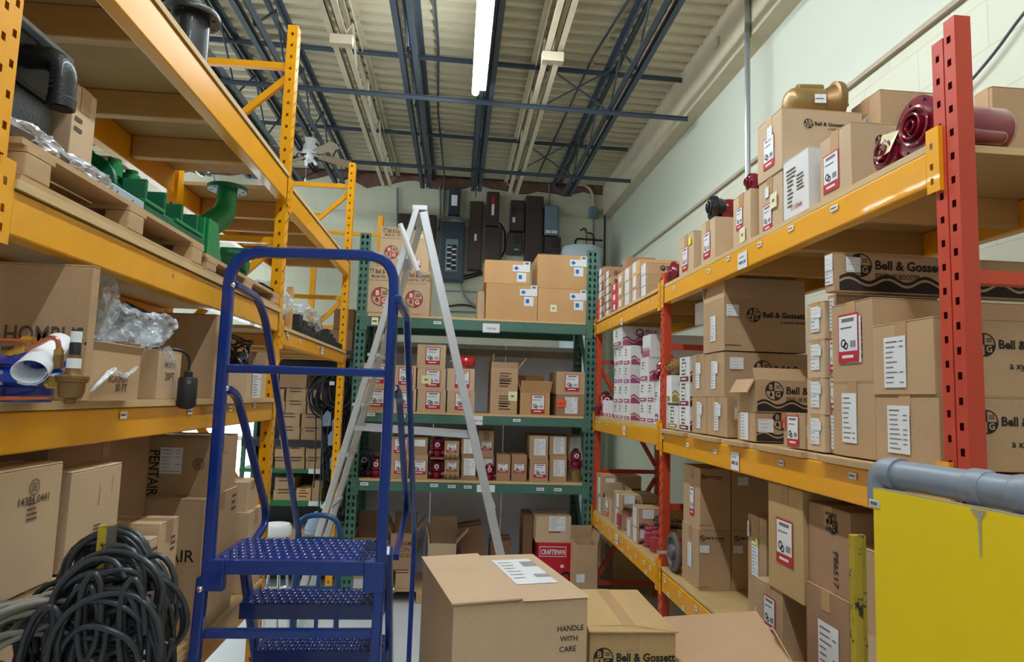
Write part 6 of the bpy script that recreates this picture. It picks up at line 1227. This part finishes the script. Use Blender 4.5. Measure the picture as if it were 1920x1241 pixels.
a_,b_=at(750,420,Y=4.068),at(783,508,Y=4.068); m=MB(); m.cyl(a_,b_,.016,'plastic_white',n=12); m.cyl(b_,b_+(b_-a_).normalized()*.04,.012,'steel',n=10); o=m.build('tube_lamp',origin=tuple(a_),smooth=True); tag(o,'short white tube leaning across the top of the stepladder','tube')
# ================================================================= HAND TRUCK, STOOL
Yh=3.5; h=lambda px,py:tuple(at(px,py,Y=Yh)); a0,a1,a2,a3=h(553,1100),h(560,965),h(638,967),h(640,1100); org=(a0[0],Yh,0); HT=thing('hand_truck','blue hand truck with rounded handle behind the platform ladder','hand truck',org)
m=MB(); m.tube(fillet([(a0[0],Yh,.10),(a1[0],Yh,a1[2]),(a2[0],Yh,a2[2]),(a3[0]-.01,Yh,.10)],.09),.014,'teal_paint',n=12); m.build('frame_tube',HT,org,smooth=True)
for z in (.86,.62,.38): MB().bar((a0[0],Yh,z),(a3[0]-.01,Yh,z),.02,.025,'teal_paint').build('cross_bar',HT,org)
MB().bar(((a0[0]+a3[0])/2,Yh,.86),((a0[0]+a3[0])/2,Yh,.12),.018,.018,'teal_paint').build('centre_bar',HT,org)
MB().box(a0[0]-.02,a3[0]+.01,Yh-.18,Yh,.02,.035,'teal_paint').build('toe_plate',HT,org)
for x in (a0[0]-.05,a3[0]+.03): m=MB(); m.cyl((x-.02,Yh+.07,.10),(x+.02,Yh+.07,.10),.10,'rubber',n=24); m.cyl((x-.022,Yh+.07,.10),(x+.022,Yh+.07,.10),.05,'steel',n=16); m.build('wheel',HT,org,smooth=True)
p=at(519,985,Y=4.15); org=(p.x,4.15,0); ST=thing('stool','round white padded stool with chrome legs','stool',org)
m=MB(); m.lathe([(.075,p.z-.06),(.085,p.z-.05),(.087,p.z-.01),(.075,p.z+.01),(.03,p.z+.015)],(p.x,4.15,0),(0,0,1),'plastic_white',n=32); m.build('seat',ST,org,smooth=True)
for i in range(4):
    a=2*PI*i/4+.6; m=MB(); m.tube([(p.x+.06*math.cos(a),4.15+.06*math.sin(a),p.z-.05),(p.x+.13*math.cos(a),4.15+.13*math.sin(a),0)],.009,'chrome',n=8); m.build('leg',ST,org,smooth=True)
m=MB(); m.tube(arc((p.x,4.15,p.z-.38),(1,0,0),(0,1,0),.10,0,2*PI*.999,24),.008,'chrome',n=8); m.build('foot_ring',ST,org,smooth=True)
# small magenta part and cartons on the floor by the ladder
p=at(412,1222,X=-.70); m=MB(); m.slab([V(-.05,-.03,0),V(.055,-.03,.012),V(.06,.04,.012),V(-.04,.04,0)],(0,0,1),.028,'maroon_ink'); o=m.build('plastic_tray',origin=(0,0,0),bevel=.008); o.location=(p.x-.02,p.y+.05,.535); tag(o,'small magenta plastic tray on a carton left of the blue ladder legs','tray')
carton((-.81,-.62,p.y-.1,p.y+.25,.0,.53),'kraft','tan carton standing on the floor at the left foot of the blue ladder')
# ================================================================= FOREGROUND
def fg(cx,cy,w,d,h,rz,mt,label,deco,**k): carton((cx-w/2,cx+w/2,cy-d/2,cy+d/2,0,h),mt,label,deco,rz=rz,**k)
zt=1.0; A=at(850,1134,Z=zt); B=at(1101,1118,Z=zt); D=at(815,1045,Z=zt); E_=at(1025,1038,Z=zt); rz=math.atan2(B.y-A.y,B.x-A.x)*.8+math.atan2(-(D.x-A.x),D.y-A.y)*.2
w_=(B-A).length; d_=((D-A).length+(E_-B).length)/2; u=V(math.cos(rz),math.sin(rz),0); v=V(-math.sin(rz),math.cos(rz),0); c=A+u*w_/2+v*d_/2
def localize(o): return o
b=(-w_/2,w_/2,-d_/2,d_/2,0,zt)
def placed(b,c,rz,mt,label,deco,**k):
    carton(b,mt,label,deco,**k); ob=[o for o in C.objects if o.get('label')==label][0]; ob.location=(c[0],c[1],k.get('z',0)); ob.rotation_euler[2]=rz; return ob
big=placed(b,c,rz,'kraft_light','big tan carton marked HANDLE WITH CARE in the foreground',[('txt','-y','HANDLE',.765,.905,.022),('txt','-y','WITH',.79,.875,.022),('txt','-y','CARE',.785,.845,.022)],seam='y',tape=False)
m=MB(); o_=V(w_*.25,.03,zt); m.rect(o_,(1,0,0),(0,1,0),-w_*.18,w_*.16,-.15,.17,'label',.003)
for i in range(6): m.rect(o_,(1,0,0),(0,1,0),-w_*.15,-w_*(.03+.012*(i%3)),.12-.04*i,.125-.04*i,'ink_grey',.004)
for i in range(9): m.rect(o_,(1,0,0),(0,1,0),w_*.04+.006*i,w_*.04+.003+.006*i,.06,.13,'ink_grey',.004); m.rect(o_,(1,0,0),(0,1,0),w_*.04+.006*i,w_*.04+.003+.006*i,-.08,-.04,'ink_grey',.004)
m.build('shipping_label',big,(0,0,0))
m=MB(); m.slab([V(-w_/2-.006,-d_/2-.008,zt+.001),V(-.003,-d_/2-.010,zt+.006),V(-.003,d_/2,zt+.006),V(-w_/2-.006,d_/2,zt+.001)],(0,0,1),.005,'kraft_light'); m.slab([V(.003,-d_/2-.010,zt+.001),V(w_/2+.006,-d_/2-.004,zt-.0),V(w_/2+.006,d_/2,zt-.0),V(.003,d_/2,zt+.001)],(0,0,1),.0008,'kraft_light'); m.build('top_flap',big,(0,0,0))
z2=.885; A=at(1103,1182,Z=z2); B=at(1268,1182,Z=z2); D=at(1190,1105,Z=z2)
# keep the second carton clear of the first
x0=max(A.x,B.x-.31)
b=(x0+.005,B.x,B.y,B.y+(D.y-B.y),0,z2); carton(b,'kraft_olive','tan taped carton with company name beside the big foreground carton',[('logo','-y',.16,.905,.032),('lab','-y',.5,.2,.05,.05)],seam='y')
ob=[o for o in C.objects if o.get('label')=='tan taped carton with company name beside the big foreground carton'][0]
m=MB(); m.slab([V(b[0]-.004,b[2]-.012,z2-.004),V(b[1]+.004,b[2]-.012,z2-.004),V(b[1]+.004,b[2]+.02,z2+.004),V((b[0]+b[1])/2,b[2]+.01,z2+.010),V(b[0]-.004,b[2]+.02,z2+.004)],(0,0,1),.004,'kraft_olive'); m.build('top_flap',ob,ob.location)
# open carton with its flap leaning up
Fa,Fb,Fc,Fd=at(1244,1156,Y=2.55),at(1418,1145,Y=2.28),at(1488,1245,Y=1.93),at(1262,1260,Y=2.10)
t=thing('cardboard_box','open carton whose wide plain flap sticks up at the bottom right','box',((Fa.x+Fc.x)/2,2.2,0)); org=tuple(t.location)
m=MB(); x0_,x1_,y0_,y1_,h_=B.x+.02,1.06,1.98,2.5,.76
m.box(x0_,x1_,y0_,y1_,0,.005,'kraft'); m.box(x0_,x0_+.005,y0_,y1_,0,h_,'kraft'); m.box(x1_-.005,x1_,y0_,y1_,0,h_,'kraft'); m.box(x0_,x1_,y0_,y0_+.005,0,h_,'kraft'); m.box(x0_,x1_,y1_-.005,y1_,0,h_,'kraft'); m.build('carton_body',t,org)
n=(Fb-Fa).cross(Fd-Fa).normalized(); n=n if n.z<0 else -n
m=MB(); m.slab([Fa,Fb,Fc,Fd],n,.005,'kraft'); m.build('flap',t,org); m=MB(); m.bar((x1_-.003,y0_,h_-.01),tuple(Fc+n*.006),.3,.004,'kraft',up=(1,0,0)); m.build('flap',t,org)
# grey pipe frame with yellow board
P0=at(1637,915,Y=1.2); zt=P0.z; P1=at(1925,971,Z=zt); d=(P1-P0).normalized(); n=V(-d.y,d.x,0)
org=(P0.x,P0.y,0); PF=thing('pipe_frame_cart','grey pipe frame holding a big yellow board at the right edge','cart',org)
nb=n*.004
L_=(P1-P0).length+.25; m=MB(); m.slab([P0-V(0,0,1.1),P0+d*L_-V(0,0,1.1),P0+d*L_,P0],n,.012,'yellow_board'); m.slab([P0+V(0,0,0),P0+d*L_+V(0,0,0),P0+d*L_+V(0,0,.002),P0+V(0,0,.002)],n,.013,'dust'); bo=m.build('board',PF,org)
# paint drip with its own shape
q=P0+d*(L_-.25)*.60
p=at(1863,966,Y=1.0); 
tt=((P1-P0).length)*.745; q=P0+d*tt-V(0,0,.002); m=MB(); o2=-n*.0012
m.add([q-d*.016+o2,q+d*.014+o2,q+d*.004-V(0,0,.012)+o2,q+d*.002-V(0,0,.07)+o2,q-V(0,0,.072)+o2,q-d*.002-V(0,0,.012)+o2],[(0,1,2,3,4,5)[::-1]],'dust'); m.build('paint_drip',PF,org)
r=.026; pz=zt+.022; Q0=at(1668,885,Y=P0.y+.03); Q0=P0+d*.03+n*.03+V(0,0,.028); 
m=MB(); m.tube([Q0,Q0+d*(L_-.0)],r,'pvc_grey',n=28); m.build('top_pipe',PF,org,smooth=True)
for s_ in (.155,.235): 
    m=MB(); m.tube([Q0+d*s_,Q0+d*(s_+.005),Q0+d*(s_+.028),Q0+d*(s_+.033)],[r+.001,r+.004,r+.004,r+.001],'pvc_grey',n=28); m.build('pipe_coupling',PF,org,smooth=True)
el=Q0-d*.035; m=MB(); m.tube(fillet([Q0+d*.006,el,el-V(0,0,.062)],.04,10),r+.004,'pvc_grey',n=28); m.build('pipe_elbow',PF,org,smooth=True)
m=MB(); m.tube([el-V(0,0,.05),V(el.x,el.y,0.0)],.017,'pvc_post',n=20); m.build('post',PF,org,smooth=True)
m=MB(); e2=P0+d*(L_-.05)+n*.03; m.tube([e2,V(e2.x,e2.y,0)],.017,'pvc_post',n=20); m.build('post',PF,org,smooth=True)
m=MB(); o3=el-V(0,0,.055)-n*(r+.0045); m.rect(o3,d,(0,0,1),-.004,.022,-.007,.007,'label',.001); m.rect(o3,d,(0,0,1),0,.018,-.003,.003,'ink_grey',.002); m.build('sticker',PF,org)
# battered yellow bars at both sides
p=at(1610,1003,Y=1.31); q=at(1612,1225,Y=1.31); org=(p.x,p.y,0); t=thing('guide_bar','battered yellow steel bar with black scuffs beside the grey post','bar',org)
m=MB(); m.box(p.x-.015,p.x+.004,p.y-.006,p.y+.012,.35,p.z,'post_yellow'); m.box(p.x+.004,p.x+.016,p.y+.0,p.y+.012,.35,p.z,'post_yellow'); m.build('upright_bar',t,org,bevel=.002); MB().box(p.x-.02,el.x+.03,p.y-.008,p.y+.012,.33,.36,'post_yellow').build('foot_bar',t,org); MB().box(p.x-.02,p.x+.02,p.y-.03,p.y+.03,0,.33,'post_yellow').build('base_post',t,org)
Yc=1.265; p=at(202,985,Y=Yc); org=(p.x,p.y,0); t=thing('stake_post','yellow and grey steel post that carries the cable coils','post',org)
m=MB(); m.box(p.x-.012,p.x+.003,p.y-.008,p.y+.01,0,p.z,'post_yellow'); m.box(p.x+.003,p.x+.012,p.y-.008,p.y+.01,0,p.z,'cast_grey'); m.build('channel',t,org)
MB().box(p.x-.12,p.x+.12,p.y-.12,p.y+.12,0,.012,'post_yellow').build('base_plate',t,org)
MB().bar((p.x-.2,p.y+.02,p.z-.15),(p.x+.08,p.y+.02,p.z-.13),.02,.02,'cast_grey').build('hook_arm',t,org)
def fcoil(label,px,py,rx,ry,turns,seed,Y,tilt=0,mt='cable_grey',rad=.0052,jit=.016,lean=0):
    c=at(px,py,Y=Y); k=Y/FPX; rg=random.Random(seed); P=[]; n=26; ph=rg.random()*6
    for i in range(turns*n+1):
        a=2*PI*i/n; T_=i/n; s=1+.15*math.sin(T_*1.9+ph)+.09*math.sin(a*2+T_*1.3)+.04*math.sin(a*3+T_*2); x=math.cos(a)*rx*k*s; z=math.sin(a)*ry*k*s*(1+.07*math.sin(T_*2.7)); ct,st=math.cos(tilt),math.sin(tilt)
        P.append(V(c.x+x*ct-z*st+jit*math.sin(T_*2.3+ph),c.y+(T_-turns/2)*rad*1.1+lean*x+jit*.6*math.sin(a+T_*3),c.z+x*st+z*ct+jit*math.sin(T_*3.3)))
    m=MB(); m.tube(P,rad,mt,n=8); o=m.build('cable_coil',origin=tuple(c),smooth=True,angle=80); tag(o,label,'cable','grey cable coils hung on the yellow post'); return o
fcoil('thick grey cable coil looped round the yellow post, topmost',215,1095,60,78,9,41,1.33,tilt=.5); fcoil('grey cable coil slung in front of the yellow post just below its top',200,1128,74,66,8,42,1.215,tilt=.75)
fcoil('two wide loose loops of grey cable hanging right of the yellow post',283,1140,38,72,3,43,1.25,tilt=.25,jit=.018); fcoil('long drooping grey cable coil at the bottom centre of the heap',205,1235,78,100,10,44,1.20,tilt=.1)
fcoil('pale dusty cable coil lying at the far bottom left corner',60,1225,62,75,13,45,1.22,tilt=-.15,lean=.9,mt='cable_pale'); fcoil('dark cable coil between the pale coil and the post',118,1205,52,96,10,46,1.29,tilt=-.2,mt='rubber'); fcoil('black cable coil behind the grey ones at the foot of the post',255,1215,52,100,9,47,1.37,tilt=.15,mt='rubber')
fcoil('second grey cable coil low at the left, under the pale dusty one',20,1235,60,60,9,48,1.28,tilt=.3,mt='cable_grey'); fcoil('grey cable coil hanging behind the yellow post, widest of the heap',210,1150,88,92,7,49,1.38,tilt=.6)
# ================================================================= BACK WALL FITTINGS
YB=YW-.005
def wb(px0,py0,px1,py1,mt,label,dep=.14,cat='electrical box',nm='electrical_box',parts=()):
    a=at(px0,(py0+py1)/2,Y=YB-dep); b=at(px1,(py0+py1)/2,Y=YB-dep); zt=at((px0+px1)/2,py0,Y=YB-dep).z; zb=at((px0+px1)/2,py1,Y=YB-dep).z
    org=((a.x+b.x)/2,YB-dep/2,zb); W=b.x-a.x; H=zt-zb; t=thing(nm,label,cat,org)
    MB().box(a.x,b.x,YB-dep,YB,zb,zt,mt).build('enclosure',t,org,bevel=.01); MB().box(a.x+.02,b.x-.02,YB-dep-.008,YB-dep,zb+.02,zt-.02,mt).build('cover',t,org,bevel=.004)
    F=V(a.x,YB-dep-.009,zb)
    for k,u0,v0,u1,v1,mm in parts:
        MB().box(F.x+W*u0,F.x+W*u1,F.y-.02*(1 if k in('handle','switch') else .15),F.y,F.z+H*v0,F.z+H*v1,mm).build({'handle':'handle','switch':'switch_lever','lab':'warning_label','door':'inner_door'}[k],t,org,bevel=.002)
    return t,F,W,H
wb(841,351,863,401,'panel_dark','small grey breaker box high on the back wall above the main panel',parts=[('lab',.25,.3,.75,.7,'label')])
wb(745,401,817,480,'panel_brown','wide brown electrical box half hidden behind the stepladder top')
t,F,W,H=wb(823,415,871,527,'panel_dark','large open grey breaker panel with rows of switches on the back wall',.16,parts=[('door',.26,.16,.74,.70,'panel_grey')])
m=MB()
for j in range(14):
    for i in range(2): m.box(F.x+W*(.32+.2*i),F.x+W*(.32+.2*i+.16),F.y-.02,F.y-.004,F.z+H*(.19+.03*j),F.z+H*(.19+.03*j+.02),'ink' if (j+i)%3 else 'label')
m.build('breaker_row',t,t.location)
wb(879,377,905,506,'panel_brown','tall narrow brown electrical box right of the breaker panel',.12,parts=[('lab',.4,.42,.58,.52,'label')])
wb(912,359,936,423,'panel_brown','brown electrical box with a red and white warning strip',.14,parts=[('lab',.4,.3,.62,.62,'label'),('lab',.4,.62,.62,.85,'label_red')]); wb(911,425,941,487,'panel_brown','brown electrical box beneath the one with the warning strip',.13)
wb(957,375,984,432,'panel_brown','dark switch box with a lever handle below the cream joist end',.14,parts=[('switch',.05,.5,.25,.8,'plastic_black'),('lab',.15,.25,.35,.42,'label')]); wb(951,436,980,475,'panel_brown','squat dark switch box with a rotary handle and green mark',.15,parts=[('handle',.5,.45,.8,.85,'plastic_black'),('lab',.45,.15,.75,.22,'green_sticker')])
wb(985,367,1018,487,'panel_brown','broad tall brown electrical box near the grey-blue one',.15); wb(1021,385,1048,441,'panel_grey','grey-blue safety switch box with two small labels',.15,parts=[('lab',.1,.06,.45,.16,'label'),('lab',.5,.06,.9,.16,'label')]); wb(1021,444,1052,472,'panel_brown','brown rotary switch box below the grey-blue safety switch',.15,parts=[('handle',.5,.3,.85,.8,'plastic_black')])
wb(1105,388,1121,407,'panel_grey','small grey junction box on the pipe above the water heater',.1)
W_=lambda px,py,d=.03:tuple(at(px,py,Y=YB-d))
def wp(pts,r,label,mt='conduit',d=.03): return conduit([W_(a,b,d) for a,b in pts],r,label,mt)
wp([(745,352),(745,430)],.014,'dark conduit running down the back wall left of the stepladder top','panel_grey'); wp([(825,350),(825,418)],.016,'grey conduit dropping to the breaker panel, left one'); wp([(831,352),(831,418)],.012,'grey conduit dropping to the breaker panel, right one'); wp([(823,432),(830,410),(850,405),(878,415)],.02,'bent grey conduit arching over the breaker panel')
wp([(1030,343),(1030,384)],.01,'thin conduit above the grey-blue safety switch','panel_grey'); wp([(1068,345),(1100,347),(1112,362),(1112,388)],.02,'cream conduit curving down to the small junction box','joist_cream'); wp([(1113,407),(1113,460)],.014,'grey conduit dropping behind the water heater'); wp([(1135,336),(1133,500)],.014,'black vertical gas pipe in the back right corner','black_iron',.1)
wp([(1079,462),(1079,447),(1130,451)],.014,'black pipe running from the water heater to the corner pipe','black_iron',.3); wp([(1088,432),(1098,427),(1098,436),(1113,438),(1113,462)],.012,'black pipe with valve handle above the water heater','black_iron',.2); wp([(1100,430),(1100,462)],.01,'thin copper feed pipe into the water heater','bronze',.25)
wp([(867,518),(905,510)],.014,'cable sagging from the breaker panel to the right, upper','rubber'); wp([(867,524),(905,514)],.012,'cable sagging from the breaker panel to the right, lower','rubber'); wp([(861,527),(870,560),(897,580),(930,583)],.016,'grey cable sweeping down from the breaker panel behind the cartons'); wp([(830,545),(905,548)],.008,'thin grey cable strung across the back wall below the panel'); wp([(836,575),(870,570),(920,585)],.014,'lower grey cable bundle on the back wall above the green rack','cable_grey'); wp([(840,584),(920,586)],.012,'horizontal grey pipe low on the back wall behind the cartons','conduit')
wp([(937,418),(947,432),(947,470),(938,485)],.012,'black cable looping beside the brown boxes','rubber')
p=at(1088,470,Y=8.75); t=thing('water_heater','pale cylindrical water heater behind the green rack','water heater',(1.62,8.75,0)); m=MB(); zt=at(1088,463,Y=8.75).z; m.lathe([(.265,.02),(.27,.04),(.27,zt-.06),(.26,zt-.02),(.2,zt),(.05,zt+.02)],(0,0,0),(0,0,1),'tank',n=40); m.build('tank_shell',t,smooth=True); MB().lathe([(.28,0),(.28,.03)],(0,0,0),(0,0,1),'steel',n=30).build('base_ring',t,smooth=True); MB().cyl((-.02,0,zt),(-.02,0,zt+.06),.02,'plastic_white',n=12).build('relief_valve',t,smooth=True)
# ================================================================= CEILING FAN
Yf=6.8; c=at(583,262,Y=Yf); t=thing('ceiling_fan','white ceiling fan with worn wood blades at the upper left','ceiling fan',(c.x,Yf,4.18)); k=Yf/FPX
def fz(py): return at(585,py,Y=Yf).z-4.18
m=MB(); m.lathe([(.05,fz(253)),(.062,fz(259)),(.06,fz(264)),(.04,fz(272))],(0,0,0),(0,0,1),'plastic_white',n=24); m.build('canopy',t,smooth=True)
m=MB(); m.lathe([(.04,fz(272)),(.072,fz(274)),(.075,fz(284)),(.04,fz(287)),(.03,fz(290)),(.038,fz(291)),(.038,fz(301)),(.015,fz(305))],(0,0,0),(0,0,1),'plastic_white',n=24); m.build('motor_housing',t,smooth=True)
for i,a in enumerate((.6,2.3,3.7,5.5)):
    ca,sa=math.cos(a),math.sin(a); z=fz(288); u=V(ca,sa,0); v=V(-sa,ca,-.35).normalized()
    m=MB(); m.bar(u*.03+V(0,0,z),u*.12+V(0,0,z-.01),.02,.006,'plastic_white'); m.build('blade_iron',t)
    m=MB(); a0=u*.10+V(0,0,z-.01); m.slab([a0-v*.04,a0+u*.34-v*.06,a0+u*.36,a0+u*.34+v*.06,a0+v*.04],u.cross(v),.006,'fan_wood'); m.build('blade',t,bevel=.002)
for a in (.2,2.3,4.4):
    q0=V(math.cos(a)*.03,math.sin(a)*.03,fz(299)); q1=q0+V(math.cos(a)*.04,math.sin(a)*.04,-.05); m=MB(); m.cyl(q0,q1,.014,'plastic_white',r1=.018,n=16); m.build('lamp_holder',t,smooth=True)
m=MB(); m.cyl((-.03,0,fz(300)),(-.03,0,fz(335)),.0015,'plastic_white',n=6); m.lathe([(.002,0),(.01,-.02),(.012,-.04)],(-.03,0,fz(334)),(0,0,1),'plastic_white',n=10); m.build('pull_cord',t,smooth=True)

conduit([(XW-.03,-1.0,3.9),tuple(at(1925,15,X=XW-.03)),tuple(at(1865,100,X=XW-.03)),tuple(at(1800,175,X=XW-.03)),tuple(at(1560,300,X=XW-.03))],.006,'thin dark cable running diagonally down the right wall','joist_dark',cat='cable',nm='wall_cable')
for (l,px,py,rx,ry,sd,Y_,ti) in (('single long loop of cable dropping down the front of the coils',172,1165,16,80,61,1.185,.05),('single long loop of cable over the pale dusty coil',70,1215,22,70,62,1.185,-.2),('single long loop of cable right of the yellow post',250,1190,18,90,63,1.185,.12)):
    fcoil(l,px,py,rx,ry,2,sd,Y_,tilt=ti,jit=.006)
